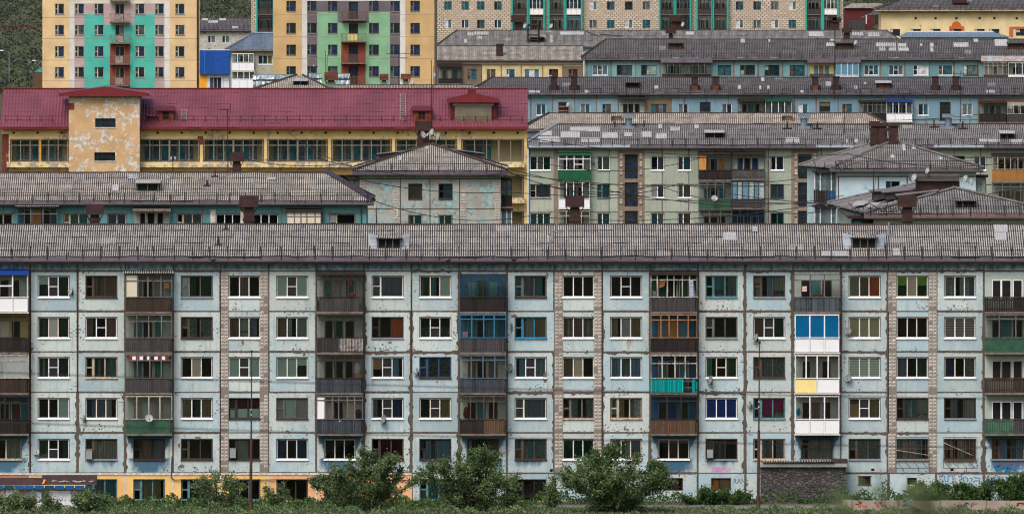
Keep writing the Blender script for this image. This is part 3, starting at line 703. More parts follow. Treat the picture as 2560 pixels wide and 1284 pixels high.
def mast(px, pytop, pybot, y, label, kind='yagi', wpx=30, cat='antenna', group='roof antennas'):
    at(near_base(y))
    x = X(px, y); zt, zb = Z(pytop, y), Z(pybot, y); s = FOC/y
    root = thing('roof_antenna', (x, y, zb), label, cat, group); mb = MB()
    mb.bar((x,y,zb-.3),(x+rnd.uniform(-.06,.06),y,zt),.045,IRON,6,.03); mb.build('mast', root); a = MB(); L = wpx/s
    if kind == 'yagi':
        a.bar((x-L*.8,y,zt-.15),(x+L*.2,y,zt-.12),.03,IRON)
        for i in range(7): q = x-L*.8+L*i/6.5; a.bar((q,y-.45,zt-.14),(q,y+.45,zt-.14),.018,IRON); a.bar((q,y,zt-.14),(q,y,zt-.14+.12*(i%2)),.018,IRON)
        a.bar((x+L*.2,y,zt-.45),(x+L*.2,y,zt+.35),.03,IRON)
    elif kind == 'cross':
        a.bar((x-L*.5,y,zt-.3),(x+L*.5,y,zt-.3),.03,IRON); a.bar((x-L*.35,y,zt-.75),(x+L*.35,y,zt-.75),.025,IRON)
        for q in (-.5,-.25,.25,.5): a.bar((x+L*q,y-.2,zt-.3),(x+L*q,y+.2,zt-.1),.02,IRON)
    elif kind == 'ins':
        a.bar((x-L*.4,y,zt-.1),(x+L*.4,y,zt-.1),.04,IRON)
        for q in (-.4,.4): a.bar((x+L*q,y,zt-.1),(x+L*q,y,zt+.16),.07,DISH,6)
    elif kind == 'whip': a.bar((x+.1,y,zb),(x+.16,y,zt-.5),.02,IRON)
    a.build('array', root)
    return root
def cable(pts, r, label, n=24, sag=.0, group='overhead cables', m=None):
    """pts: (px, py, depth) supports; hangs between them"""
    mb = MB(); at(0); W3 = [Vector(((a-1280)*y/FOC,K*y,HC-(b-PH)*y/FOC)) for a, b, y in pts]
    for p, q in zip(W3, W3[1:]):
        L = [p.lerp(q, i/n)-Vector((0,0,sag*4*(i/n)*(1-i/n))) for i in range(n+1)]; mb.poly(L, r, m or IRON)
    o = mb.build('overhead_cable', None, org=W3[0]); tag(o, label, 'cable', group); return o
# ============================================================ ground
def gz(x, y):
    if y < 150: return max(0.0, 38.4-.262*max(y, -5))
    if y > 640: return (y-640)*.03
    return 0.0
gm = G('ground_soil'); o_ = gm.ob()
GROUND = gm.bsdf(gm.mix(gm.step(gm.noise(o_, .35, 6, .65), .4, .6), S(74,82,48), gm.mix(gm.step(gm.noise(o_, 2.5, 4, .6), .4, .6), S(104,96,76), S(56,64,36))), .95, 0, gm.bump(gm.noise(o_, 3, 4), .5, .1), .1)
mb = MB(); ys = [-60,-30,-5]+[i*10 for i in range(1,16)]+[160,180,190,194,196,198,200,202,210,240,300,400,500,600,640]+[660+i*60 for i in range(15)]
xs = [-900,-500,-300]+[-220+i*20 for i in range(23)]+[300,500,900]
for i in range(len(xs)-1):
    for j in range(len(ys)-1):
        q = [(xs[i],ys[j]),(xs[i+1],ys[j]),(xs[i+1],ys[j+1]),(xs[i],ys[j+1])]
        mb.face([(a,b*K,gz(a,b)-.02) for a, b in q], GROUND)
at(0); g_ = mb.build('ground'); g_['kind'] = 'structure'
ASPH = paint('asphalt', S(112,108,112), .9, .3, 1.5, S(84,82,84))
mb = MB(); yn, yf_ = 197.75, 198.75
for i in range(24):
    a, b = 50*198/FOC+i*.95, 50*198/FOC+(i+1)*.95
    f0, f1 = i/24*.35, (i+1)/24*.35
    mb.face([(a,K*(yn+f0),.004),(b,K*(yn+f1),.004),(b,K*(yf_+f1*.6),.004),(a,K*(yf_+f0*.6),.004)], ASPH)
p_ = mb.build('path'); p_['kind'] = 'structure'
KERB = paint('kerb_concrete', S(150,146,138), .9, .3, 3.0)
mb = MB()
for i in range(9): mb.box(480*197/FOC+i*1.02, 480*197/FOC+i*1.02+1.0, K*(yn-.1+i*.02)-.2, K*(yn-.1+i*.02), -.02, .12, KERB)
p_ = mb.build('kerb'); p_['kind'] = 'structure'

# ============================================================ pale blue panel block in front
YB = 200.0
at(YB)
b1 = thing('apartment_block', (0, YB, 0), 'long pale blue panel block with wooden balconies and slate roof, nearest in the photo', 'apartment block', 'panel apartment blocks')
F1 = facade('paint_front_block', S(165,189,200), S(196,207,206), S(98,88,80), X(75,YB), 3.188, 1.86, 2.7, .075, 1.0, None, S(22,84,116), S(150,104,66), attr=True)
YEL = peeled('plinth_yellow', S(242,198,126), S(206,176,132), -.5, .8, 5); PEA = peeled('plinth_peach', S(240,186,140), S(200,160,130), -.5, .8, 5); ORA = peeled('plinth_orange', S(196,130,92), S(150,104,84), -.1, .8, 5)
CX = lambda c: 15+119.25*c
ROWT = [690,793,893,995,1097]; ROWB = [742,844,943,1045,1147]
BALC = {0, 3, 7, 10, 14, 17, 21}
WIN = {  # column, row: style, panes, frame, sill
(1,0):('Q','vnny','P'),(2,0):('W','kkbb','b'),(4,0):('W','Ghyy','g'),(5,0):('P','kbk','P'),(6,0):('Q','GnnG','P'),(8,0):('L','nnz','P'),(9,0):('P','ytG','P'),(11,0):('W','ttzt','g'),(12,0):('P','kkk','P'),(13,0):('Q','kkkk','P'),(15,0):('W','kktl','t'),(16,0):('W','ggTg','b'),(18,0):('P','gbr','P'),(19,0):('P','1c1','P'),(20,0):('P','ggz','P'),
(1,1):('P','ywy','P'),(2,1):('Q','bkkb','P'),(4,1):('W','kbll','b'),(5,1):('P','bgz','P'),(6,1):('P','bgg','P'),(8,1):('W','kkkr','d'),(9,1):('Q','qnkq','P'),(11,1):('W','kkgo','B'),(12,1):('P','bbb','P'),(13,1):('P','oEo','P'),(15,1):('W','knkk','g'),(16,1):('Q','bnny','P'),(18,1):('P','OOO','P'),(19,1):('P','kkk','P'),(20,1):('P','sss','P'),
(1,2):('Q','ynny','P'),(2,2):('W','kkyt','w'),(4,2):('P','kck','P'),(5,2):('Q','GnnG','P'),(6,2):('P','GGv','P'),(8,2):('Q','3nnT','P'),(9,2):('W','ffff','N'),(11,2):('Q','TnnT','P'),(12,2):('P','bck','P'),(13,2):('P','TtT','P'),(15,2):('Q','2kky','P'),(16,2):('W','gbll','b'),(18,2):('P','SSS','P'),(19,2):('P','zky','P'),(20,2):('P','Nkl','P'),
(1,3):('P','kkG','P'),(2,3):('P','4zg','P'),(4,3):('P','oyo','P'),(5,3):('W','hMHH','d'),(6,3):('W','EEGE','g'),(8,3):('Q','znnN','P'),(9,3):('Q','knno','P'),(11,3):('L','nnz','P'),(12,3):('W','kkll','g'),(13,3):('W','ggoL','w'),(15,3):('P','BBB','P'),(16,3):('W','MMmm','t'),(18,3):('Q','5nno','P'),(19,3):('W','kktg','d'),(20,3):('W','kkzg','d'),
(1,4):('Q','ynky','P'),(2,4):('W','kygg','b'),(3,4):('W','kkbz','d'),(4,4):('W','ykkk','b'),(5,4):('W','kkgk','d'),(6,4):('P','NkN','P'),(7,4):('P','kkk','P'),(8,4):('W','ykMM','b'),(9,4):('W','TNTT','d'),(10,4):('W','kgyb','d'),(11,4):('W','bttl','b'),(12,4):('P','yyy','P'),(13,4):('P','zgz','P'),(14,4):('P','kMk','P'),(15,4):('W','kbyk','d'),(16,4):('W','kkll','w'),(17,4):('W','tkgg','b'),(18,4):('W','ktll','b'),(19,4):('W','ttgt','b'),(20,4):('W','ktgb','b'),(21,4):('W','bbTT','b'),(0,4):('D','gg','w')}
LBL = {(11,1):'bright blue timber window',(15,3):'window filled with royal blue film',(16,3):'window with magenta curtains',(9,2):'navy framed window lined with crinkled film',(18,2):'window with pale green striped blinds',(19,0):'window with leaf green roller blinds',(20,1):'window with grey striped blinds',(18,0):'window with rust orange curtain'}
holes = []
for (c, r), w in WIN.items():
    x0, x1 = X(CX(c)-38.5, YB), X(CX(c)+38.5, YB); holes.append((x0, x1, Z(ROWB[r], YB), Z(ROWT[r], YB)))
BASE = [(2,'W','kkzt','t',1198,1248),(3,'W','kEoo','t',1198,1248),(4,'W','kkyy','t',1198,1248),(5,'P','kkk','n',1198,1248),(6,'W','NNkk','b',1198,1250),(7,'W','kNyy','n',1198,1248),(9,'W','bktt','t',1197,1248),(11,'W','kkky','d',1198,1250)]
bh = [(X(CX(c)-38,YB), X(CX(c)+38,YB), Z(d,YB), Z(a,YB)) for c, st, fl, fr, a, d in BASE]
small = [(1660,1706,1195,1225,'Z','ob'),(1779,1826,1195,1225,'Z','ax')]
sh = [(X(a,YB),X(b,YB),Z(d,YB),Z(c,YB)) for a, b, c, d, *_ in small]
vents = [(2148,2174,1190,1210),(2268,2292,1193,1210),(1375,1382,1171,1178),(2178,2186,1170,1176),(2376,2384,1170,1176)]
vh = [(X(a,YB),X(b,YB),Z(d,YB),Z(c,YB)) for a, b, c, d in vents]
rq = random.Random(3); streaks = [(X(CX(c)+rq.choice((-34,-20,10,34)),YB), Z(ROWB[r],YB), rq.uniform(.5,1.3), rq.uniform(.5,1)) for (c, r) in WIN if rq.random() < .45]
lowsill = [(X(CX(c),YB), .75 if c in (2,8,9,11,14,17,3,0,7,10,15,20) else 0) for c in range(22)]
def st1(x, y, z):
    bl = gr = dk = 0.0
    if z > 15.36: bl = .62  # deeper sheltered paint, with the shade of the eave put into its tone
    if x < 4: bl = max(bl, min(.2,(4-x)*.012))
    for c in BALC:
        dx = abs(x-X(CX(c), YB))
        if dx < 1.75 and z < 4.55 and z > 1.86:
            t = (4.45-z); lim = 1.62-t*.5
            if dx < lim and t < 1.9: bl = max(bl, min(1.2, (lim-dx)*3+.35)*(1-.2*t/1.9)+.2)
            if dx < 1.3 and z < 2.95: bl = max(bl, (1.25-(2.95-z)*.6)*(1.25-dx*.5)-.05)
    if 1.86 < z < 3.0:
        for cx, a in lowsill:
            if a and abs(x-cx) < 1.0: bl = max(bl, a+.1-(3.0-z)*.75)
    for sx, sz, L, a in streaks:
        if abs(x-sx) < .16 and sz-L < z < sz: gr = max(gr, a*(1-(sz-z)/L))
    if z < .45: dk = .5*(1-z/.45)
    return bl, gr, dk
x0, x1 = X(-190,YB), X(2750,YB)
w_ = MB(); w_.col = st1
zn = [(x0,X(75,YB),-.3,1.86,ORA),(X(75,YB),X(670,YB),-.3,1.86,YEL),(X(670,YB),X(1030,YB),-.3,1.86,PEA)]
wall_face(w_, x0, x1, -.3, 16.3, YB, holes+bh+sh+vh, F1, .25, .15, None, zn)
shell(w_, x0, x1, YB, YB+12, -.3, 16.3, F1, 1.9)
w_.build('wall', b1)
for (c, r), w in sorted(WIN.items()):
    x, zt, zb = CX(c), Z(ROWT[r],YB), Z(ROWB[r],YB)
    sl_ = {'B':WD_BLUE,'w':WD_PALE,'t':WD_TEAL}.get(w[2], 'auto')
    if (c, r) in ((13,3),(12,3),(16,4)): sl_ = SILL_RUST
    window(b1, X(x-38.5,YB), X(x+38.5,YB), zb, zt, YB, w[0], w[1], w[2], sl_, label=LBL.get((c,r)))
for (c, st, fl, fr, a, d), h in zip(BASE, bh): window(b1, *h, YB, st, fl, fr, WD_TEAL if fr in 'tn' else SILL_RUST, label=None)
for (a, b, c, d, st, fl), h in zip(small, sh): window(b1, *h, YB, st, fl, 'd', None, label='small cellar window stuffed with old cloth' if 'x' in fl else None)
for (a, b, c, d), h in zip(vents, vh):
    m_ = MB(); m_.face([(h[0],YB+.12,h[2]),(h[1],YB+.12,h[2]),(h[1],YB+.12,h[3]),(h[0],YB+.12,h[3])], DARK)
    if b-a > 15:
        for i in range(4): m_.box(h[0], h[1], YB+.03, YB+.06, h[2]+(h[3]-h[2])*(i+.3)/4, h[2]+(h[3]-h[2])*(i+.6)/4, RUSTM)
        if a == 2148:
            for q in ((h[0]-.12,h[1]+.12,h[3],h[3]+.05),(h[0]-.12,h[1]+.12,h[2]-.05,h[2]),(h[0]-.06,h[0],h[2],h[3]),(h[1],h[1]+.06,h[2],h[3])): m_.box(q[0],q[1],YB-.05,YB-.005,q[2],q[3],RUSTM)
    m_.build('vent_grille', b1)
# iron bars on three ground floor windows and the round sunburst grille
for c in (17, 19, 20):
    xa, xb, za, zb = X(CX(c)-42,YB), X(CX(c)+42,YB), Z(1150,YB), Z(1092,YB); m_ = MB(); RB = paint_once('rusty_bar', S(104,82,70)) if c > 17 else IRON
    for i in range(10): q = xa+(xb-xa)*i/9; m_.bar((q,YB-.12,za),(q,YB-.12,zb),.012,RB)
    for q in (za, zb, (za+zb)/2): m_.bar((xa,YB-.12,q),(xb,YB-.12,q),.018,RB)
    for q in (xa, xb):
        for z in (za+.2, zb-.2): m_.bar((q,YB-.12,z),(q,YB,z),.018,RB)
    if c > 17:
        m_.bar((xa,YB-.14,zb-.5*(c==19)-.35),(xb-.3*(c == 20),YB-.14,za+.35),.022,WD_PALE); zl = za-.5
        for a, b in (((xa,za-.08),(xb,za-.08)),((xa,zl),(xb,zl)),((xa,zl),(xa,za)),((xb,zl),(xb,za))): m_.bar((a[0],YB-.3,a[1]),(b[0],YB-.3,b[1]),.02,RB)
        for i in range(4): q = xa+(xb-xa)*(i+.1)/4; m_.bar((q,YB-.3,za-.08),(q+.42,YB-.3,zl),.018,RB)
        for q in (xa+.5, xb-.7): m_.bar((q,YB-.28,zl),(q,YB,zl-.2),.025,RB)
    m_.build('window_bars', b1)
m_ = MB(); cx, cz = X(1333,YB), Z(1236,YB)
for i in range(25): t = math.pi*i/24; m_.bar((cx,YB-.05,cz-.15),(cx+1.0*math.cos(t),YB-.05,cz-.15+1.05*math.sin(t)),.012,IRON)
m_.bar((cx-1,YB-.05,cz-.15),(cx+1,YB-.05,cz-.15),.02,IRON); m_.build('window_bars', b1)
# plinth trim, cornice, pipes
WT = paint('trim_white', S(226,226,224), .8, .2, 5.0, S(170,160,150))
m_ = MB()
for i in range(-2, 9):
    a, b = X(75+119.25*(i-1),YB), min(X(75+119.25*i,YB), X(1030,YB)); m_.box(a, b-.02, YB-.05, YB-.003, 1.74+rnd.uniform(-.015,.015), 1.88, WT)
    if 0 <= i: m_.box(a-.06, a+.06, YB-.012, YB-.003, -.1, 1.74, WT)
m_.build('plinth_trim', b1)
m_ = MB(); CO = paint('cornice_board', S(170,160,150), .85, .3, 2.0)
for i in range(25): a = x0+3.188*i; m_.box(a, min(x1,a+3.16), YB-.16, YB-.003, 15.82+rnd.uniform(-.015,.015), 15.95, CO)
m_.build('cornice', b1)
m_ = MB(); L = [(X(430,YB),YB-.1,3.0),(X(428,YB),YB-.1,1.55),(X(436,YB),YB-.1,1.42)]+[(X(436+60*i,YB),YB-.1,1.42+.02*math.sin(i*1.7)) for i in range(1,15)]; m_.poly(L, .03, IRON, 5); m_.build('gas_pipe', b1)
# downpipes of rusty flat steel in some seams
for px, a, b in ((76,1182,676),(193,980,676),(551,1182,676),(1505,1182,676),(2221,1082,778),(1028,930,700)): m_ = MB(); m_.box(X(px,YB)-.035, X(px,YB)+.035, YB-.03, YB-.003, Z(a,YB), Z(b,YB), RUSTM); m_.build('seam_strip', b1)
rq = random.Random(17); SEAL = peeled('tar_patch', S(96,88,80), S(120,110,100), .2, 2, 6)
for px, a, b in ((1148,676,1182),(1028,780,1182),(1386,880,1182),(1862,676,1182),(1981,680,1182),(2220,676,1182),(1624,1085,1182),(194,985,1182),(313,985,1182),(910,676,1182),(1505,780,1182),(2460,780,1182)):
    m_ = MB(); x = X(px,YB); z0, z1 = Z(b,YB), Z(a,YB); n = int((z1-z0)/.21); P = [(x-.085-rq.random()**4*.16, x+.08+rq.random()**4*.16, z0+(z1-z0)*i/n) for i in range(n+1)]
    for p, q in zip(P, P[1:]): m_.face([(p[0],YB-.008,p[2]),(p[1],YB-.008,p[2]),(q[1],YB-.008,q[2]),(q[0],YB-.008,q[2])], SEAL)
    m_.build('joint_sealant', b1)
for py, a, b in ((778,1147,1267),(778,1862,1981),(880,909,1147),(981,1267,1505),(981,1625,1862),(880,1505,1625),(677,1625,1745),(677,1870,1985),(677,2226,2460),(880,2101,2220),(1082,2101,2340),(677,1030,1147)):
    m_ = MB(); z = Z(py,YB); x0_, x1_ = X(a,YB), X(b,YB); n = int((x1_-x0_)/.21); P = [(x0_+(x1_-x0_)*i/n, z-.06-rq.random()**3*.15, z+.05+rq.random()**4*.12) for i in range(n+1)]
    for p, q in zip(P, P[1:]): m_.face([(p[0],YB-.006,p[1]),(q[0],YB-.006,q[1]),(q[0],YB-.006,q[2]),(p[0],YB-.006,p[2])], SEAL)
    m_.build('joint_sealant', b1)
CHIP = peeled('bare_patch', S(122,108,96), S(98,88,80), .2, 2, 6)
for px, py, w, h in ((1362,942,7,16),(1279,818,4,14),(1286,790,8,5),(1745,745,4,5),(2002,1105,5,8),(975,856,6,4),(1070,792,11,4),(1368,690,4,9),(607,857,4,9),(1450,682,5,4),(495,1093,9,4),(448,1112,4,7),(455,1165,8,6)):
    m_ = MB(); cx, cz = X(px,YB), Z(py,YB); n = 11; P = [(cx+w/37*rq.uniform(.5,1.1)*math.cos(2*math.pi*i/n), YB-.005, cz+h/37*rq.uniform(.5,1.1)*math.sin(2*math.pi*i/n)) for i in range(n)]; m_.face(P, CHIP); m_.build('bare_patch', b1)
# faceted tile strips beside the stair windows
TILE = peeled('stair_tiles', S(182,176,169), S(206,202,196), .3, 1.2, 6, S(160,153,146))
for px in (561, 660, 1397, 1495, 2231, 2332):
    m_ = MB(); xc = X(px,YB)
    for k in range(58):
        z = 1.95+k*.2335
        if z > 15.2: break
        if (z-1.86) % 2.7 < .1 or (z-1.86) % 2.7 > 2.52: continue
        for sx in (-.27, 0):
            a, b, c, d = xc+sx, xc+sx+.262, z, z+.222; e = .045+rnd.uniform(-.012,.012); p = .055
            o = [(a,YB-.01,c),(b,YB-.01,c),(b,YB-.01,d),(a,YB-.01,d)]; q = (a+.131+rnd.uniform(-.02,.02), YB-.01-p, c+.13)
            if rnd.random() < .93:
                for i in range(4): m_.face([o[i], o[(i+1)%4], q], TILE)
            else: m_.face(o, TILE)
    m_.box(xc-.29, xc+.285, YB-.012, YB-.003, 1.9, 15.3, paint_once('tile_bed', S(132,124,117)))
    m_.build('tile_strip', b1)
# balconies
ZF = [12.66, 9.96, 7.26, 4.53]
BS = {
(0,0):dict(par='W',frame='P',n=3,tr=0,canopy='blue',ch=.3,mid=(1,),label='white plastic balcony under a blue canopy'),
(0,1):dict(par='d',frame='d',n=3,tr=.25,back='y',dfill='kc'),(0,2):dict(par='b',frame='p',n=2,tr=.22,glz='gE',back='p',dfill='gL'),(0,3):dict(par='d',frame='d',n=2,tr=.3,back='t',dfill='Mk'),
(3,0):dict(par='b',frame='g',n=4,tr=.27,canopy='slate',back='p',dfill='gk',glz='c',bar=.05,label='balcony with rusty brown planks and grey frames'),(3,1):dict(par='g',frame='g',n=4,tr=.27,back='p',dfill='tk'),(3,2):dict(par='g',frame='g',n=4,tr=.2,back='p',dfill='tk',glz='',label='balcony with red and white panes along its top'),(3,3):dict(par='G',frame='w',n=4,tr=0,back='p',dfill='EG',glz='',label='balcony with smooth green parapet'),
(7,0):dict(par='g',frame='d',n=6,tr=.2,back='p',dfill='tE',canopy='dark',inset=.18),(7,1):dict(par='g',parstyle='rail',sheets=((.0,.5,'g'),(.5,.74,'x'),(.76,1,'x')),frame='d',n=5,tr=.2,bar=.025,back='p',dfill='ky',label='balcony with white sheets behind its railing'),(7,2):dict(par='n',frame='d',n=5,tr=.22,back='p',dfill='kk'),(7,3):dict(par='n',frame='g',n=6,tr=.15,back='p',dfill='ck',glz='w'),
(10,0):dict(par='d',frame='d',n=8,tr=.33,bar=.025,back='b',dframe='N',dfill='ty',label='balcony with bright blue back wall and dark planks'),(10,1):dict(par='g',frame='B',n=4,tr=.16,back='t',dframe='t',dfill='tk',label='balcony with bright blue frames over grey planks'),(10,2):dict(par='n',frame='n',n=4,tr=.18,back='p',dfill='bk',dframe='p'),(10,3):dict(par='d',mixpar=(.5,'r'),frame='b',n=4,tr=.2,back='p',dframe='p',dfill='kt'),
(14,0):dict(par='g',frame='p',n=6,tr=.22,bar=.035,back='g',dframe='p',dfill='yk',canopy='dark',unglazed=(1,2,3)),(14,1):dict(par='d',frame='r',n=5,tr=.2,back='t',dfill='Ta',dframe='r',label='balcony with raw timber frames and dark planks'),(14,2):dict(par='t',frame='p',n=4,tr=.34,glz='',back='b',dframe='p',dfill='tk',hole=(.69,.87),label='balcony with turquoise parapet that lacks a few boards'),(14,3):dict(par='r',frame='d',n=3,tr=.18,back='b',dframe='B',dfill='kN',label='balcony with natural brown planks and blue back wall'),
(17,0):dict(par='s',frame='g',n=3,tr=.24,back='p',dfill='kt',dframe='g',unglazed=(0,)),(17,1):dict(par='W',frame='P',n=3,tr=0,glz='FFF',jit=0,label='white plastic balcony with blue film in its windows'),(17,2):dict(par='W',frame='P',n=4,tr=0,jit=0,split=2,parts='yW',back='p',dfill='kE',label='white plastic balcony with a pale yellow panel'),(17,3):dict(par='W',frame='P',n=3,tr=0,jit=0,back='p',dfill='kb',label='white plastic balcony above the barred window'),
(21,0):dict(par='d',open=1,back='p',dframe='P',dfill='kk',canopy=None),(21,1):dict(par='G',frame='g',n=3,tr=.15,back='p',dfill='kt',dframe='g'),(21,2):dict(par='b',open=1,back='p',dframe='w',dfill='kk'),(21,3):dict(par='G',mixpar=(.62,'g'),open=1,back='p',dframe='P',dfill='kk'),
}
for (c, r), sp in BS.items():
    xa, xb = X(CX(c)-58,YB), X(CX(c)+58,YB)
    if sp.get('par') == 'W': xa, xb = X(CX(c)-55,YB), X(CX(c)+55,YB)
    ob = balcony(b1, xa, xb, YB, ZF[r], ZF[r]+2.45, sp)
    if (c, r) == (3,2):
        m_ = MB(); cs = [paint_once('pane_red', S(140,36,28)), PVC]
        for i in range(11):
            a = xa+.2+i*.245; m_.box(a, a+.235, YB-.83, YB-.81, ZF[r]+2.2, ZF[r]+2.43, cs[i % 2] if i not in (4,6) else paint_once('pane_wine', S(70,24,26)))
        m_.build('top_panes', ob)
    if (c, r) == (14,0):
        m_ = MB(); slope(m_, (xb-.48,YB-.82,ZF[r]+1.0), (xb-.05,YB-.82,ZF[r]+1.0), (xb-.48,YB-.80,ZF[r]+2.1), (xb-.05,YB-.80,ZF[r]+2.1), ZINC, .5, .0, 9, 2, .03); m_.build('metal_sheet', ob)
        m_ = MB(); a = xa+.3; bx = paint_once('orange_crate', S(178,128,62)); m_.face([(a+.1,YB-.5,ZF[r]+1.5),(a+.6,YB-.5,ZF[r]+1.7),(a+.75,YB-.45,ZF[r]+2.2),(a+.3,YB-.45,ZF[r]+2.1)], bx)
        m_.build('shutter_leaf', ob)
# roof
rf = hip_roof(b1, x0, x1, YB, YB+12, Z(641,199.4), Z(561,206), SLATE_F, False, False, .15, 5, 8, .6, .026, .36, None, 1.17, jit=.5, gh=.62)
b1r = rf
WING = metal_sheet('shutter_zinc', S(146,158,170), S(112,122,134), .25, .6, .2); dormer(rf, 973, 60, 621, 26, wings=WING, face=WD_GREY); dormer(rf, 2160, 62, 621, 27, wings=WING, face=WD_GREY)
for px in (622, 237, 1437, 2268): vent(rf, px, 46 if px != 237 else 42, 489 if px != 237 else 512, 517 if px != 237 else 536, 553, 208.2)
for a in ((1808,1842,582,602),(2485,2520,562,582),(2488,2518,582,602),(2232,2252,622,640),(2053,2120,628,642),(1367,1378,590,608),(1880,1895,568,580)): patch(rf, *a)
for px, a, b in ((545,590,612),(564,556,574),(1392,555,580),(1374,583,606),(2222,555,588)):
    y, z = on_roof(rf, b); m_ = MB(); m_.bar((X(px,y),y,z-.1),(X(px,y),y,z+(b-a)/37),.07,DISHG if px > 1300 else IRON,8); m_.box(X(px,y)-.22,X(px,y)+.22,y-.2,y+.2,z-.02,z+.07,RUSTM if px < 1000 else ZINC); m_.build('vent_pipe', rf)
# graffiti on the wall
def graffiti(par, txt, px, py, hpx, y, col, name, shear=0, wfac=1):
    cu = bpy.data.curves.new('graffiti', 'FONT'); cu.body = txt; s = FOC/y; cu.size = hpx/s*1.38; cu.shear = shear
    mt = paint('spray_'+name, col, .8, .25, 3.0); cu.materials.append(mt)
    tmp = bpy.data.objects.new('tmp', cu); COL.objects.link(tmp)
    me = bpy.data.meshes.new_from_object(tmp.evaluated_get(bpy.context.evaluated_depsgraph_get())); me.name = 'graffiti'
    bpy.data.objects.remove(tmp); ob = bpy.data.objects.new('graffiti', me); COL.objects.link(ob); ob.parent = par; o = ORG[par.name]
    ob.location = (X(px,y)-o.x, y-.006-o.y, Z(py,y)-o.z); ob.rotation_euler = (R(90),0,0); ob.scale = (wfac,1,1); ORG[ob.name] = o; return ob
def scrawl(par, lines, y, r, m, name='graffiti'):
    q = MB()
    for L in lines:
        P = [(X(a,y), y-.006, Z(b,y)) for a, b in L]
        for a, b in zip(P, P[1:]):
            dx, dz = b[0]-a[0], b[2]-a[2]; l = math.hypot(dx, dz) or 1; nx, nz = -dz/l*r, dx/l*r
            q.face([(a[0]-nx,y-.006,a[2]-nz),(b[0]-nx,y-.006,b[2]-nz),(b[0]+nx,y-.006,b[2]+nz),(a[0]+nx,y-.006,a[2]+nz)], m)
    return q.build(name, par)
PINK = paint('spray_pink', S(246,128,206), .8, .2, 3.0); TEALS = paint('spray_teal', S(10,84,88), .8, .2); BLUES = paint('spray_blue', S(30,130,190), .8, .25); GREYS = paint('spray_grey', S(96,100,100), .8, .2); WINES = paint('spray_wine', S(132,52,88), .8, .2)
scrawl(b1, [[(1770,1166),(1773,1171)],[(1779,1178),(1781,1168),(1785,1168),(1785,1177),(1779,1178)],[(1788,1177),(1788,1168),(1794,1168),(1794,1177),(1788,1177)],[(1803,1167),(1797,1167),(1797,1178),(1803,1177),(1803,1172),(1798,1172)],[(1806,1178),(1806,1167),(1811,1168),(1811,1172),(1806,1172)],[(1816,1167),(1813,1172),(1815,1177),(1820,1177),(1821,1171),(1818,1167)],[(1825,1166),(1823,1174)],[(1823,1176),(1823,1178)],[(1807,1184),(1809,1186)]], YB, .028, PINK)
graffiti(b1, 'SAS', 1661, 1192.5, 9.5, YB, S(10,84,88), 'deep_teal', .15)
graffiti(b1, 'RAN', 1833, 1208, 14, YB, S(104,108,106), 'pencil_grey', 0, .8)
graffiti(b1, 'АНГЕЛ ПИ', 2490, 1164, 9, YB, S(140,62,90), 'wine_red', .2)
scrawl(b1, [[(2347,1188),(2361,1188),(2363,1202),(2370,1203),(2370,1188),(2388,1188)],[(2349,1188),(2350,1196),(2348,1210)],[(2382,1188),(2383,1209)],[(2383,1196),(2390,1195)],[(2362,1206),(2366,1209),(2371,1207)],[(2395,1191),(2404,1188),(2405,1200)],[(2398,1200),(2410,1192),(2409,1204)],[(2412,1190),(2420,1196),(2418,1204)],[(2423,1194),(2431,1195),(2427,1203)],[(2434,1192),(2450,1195),(2449,1201),(2437,1200),(2436,1206)],[(2466,1198),(2478,1200),(2486,1206)],[(2476,1196),(2494,1200)]], YB, .03, BLUES)
rs = random.Random(9); q = []
for i in range(15):
    a, b = 2484+i*4, 1163+rs.uniform(0,10); q.append([(a,b),(a+rs.uniform(2,9),b+rs.uniform(-6,8)),(a+rs.uniform(0,8),b+rs.uniform(4,13))])
q.append([(2485,1165),(2487,1172),(2499,1176)]); q.append([(2545,1170),(2556,1170)]); q.append([(2515,1176),(2523,1187)])
scrawl(b1, q, YB, .03, BLUES)
scrawl(b1, [[(2462,1190),(2468,1198),(2464,1204)],[(2468,1190),(2474,1200)]], YB, .025, WINES)
# cold boxes and an air unit hung on sills
for px, py in ((223,1135),(582,1132)):
    m_ = MB(); x, z = X(px,YB), Z(py,YB); m_.box(x-.2,x+.2,YB-.3,YB-.002,z-.3,z+.32,FILL['E']); m_.box(x-.22,x+.22,YB-.32,YB-.002,z+.32,z+.36,SILL_GREY); m_.build('window_box', b1)
m_ = MB(); x, z = X(1775,YB), Z(1132,YB); m_.box(x-.24,x+.24,YB-.3,YB-.002,z-.32,z+.3,SILL_DARK); m_.box(x-.2,x+.2,YB-.32,YB-.3,z-.3,z+.26,FILL['E']); m_.build('window_box', b1)
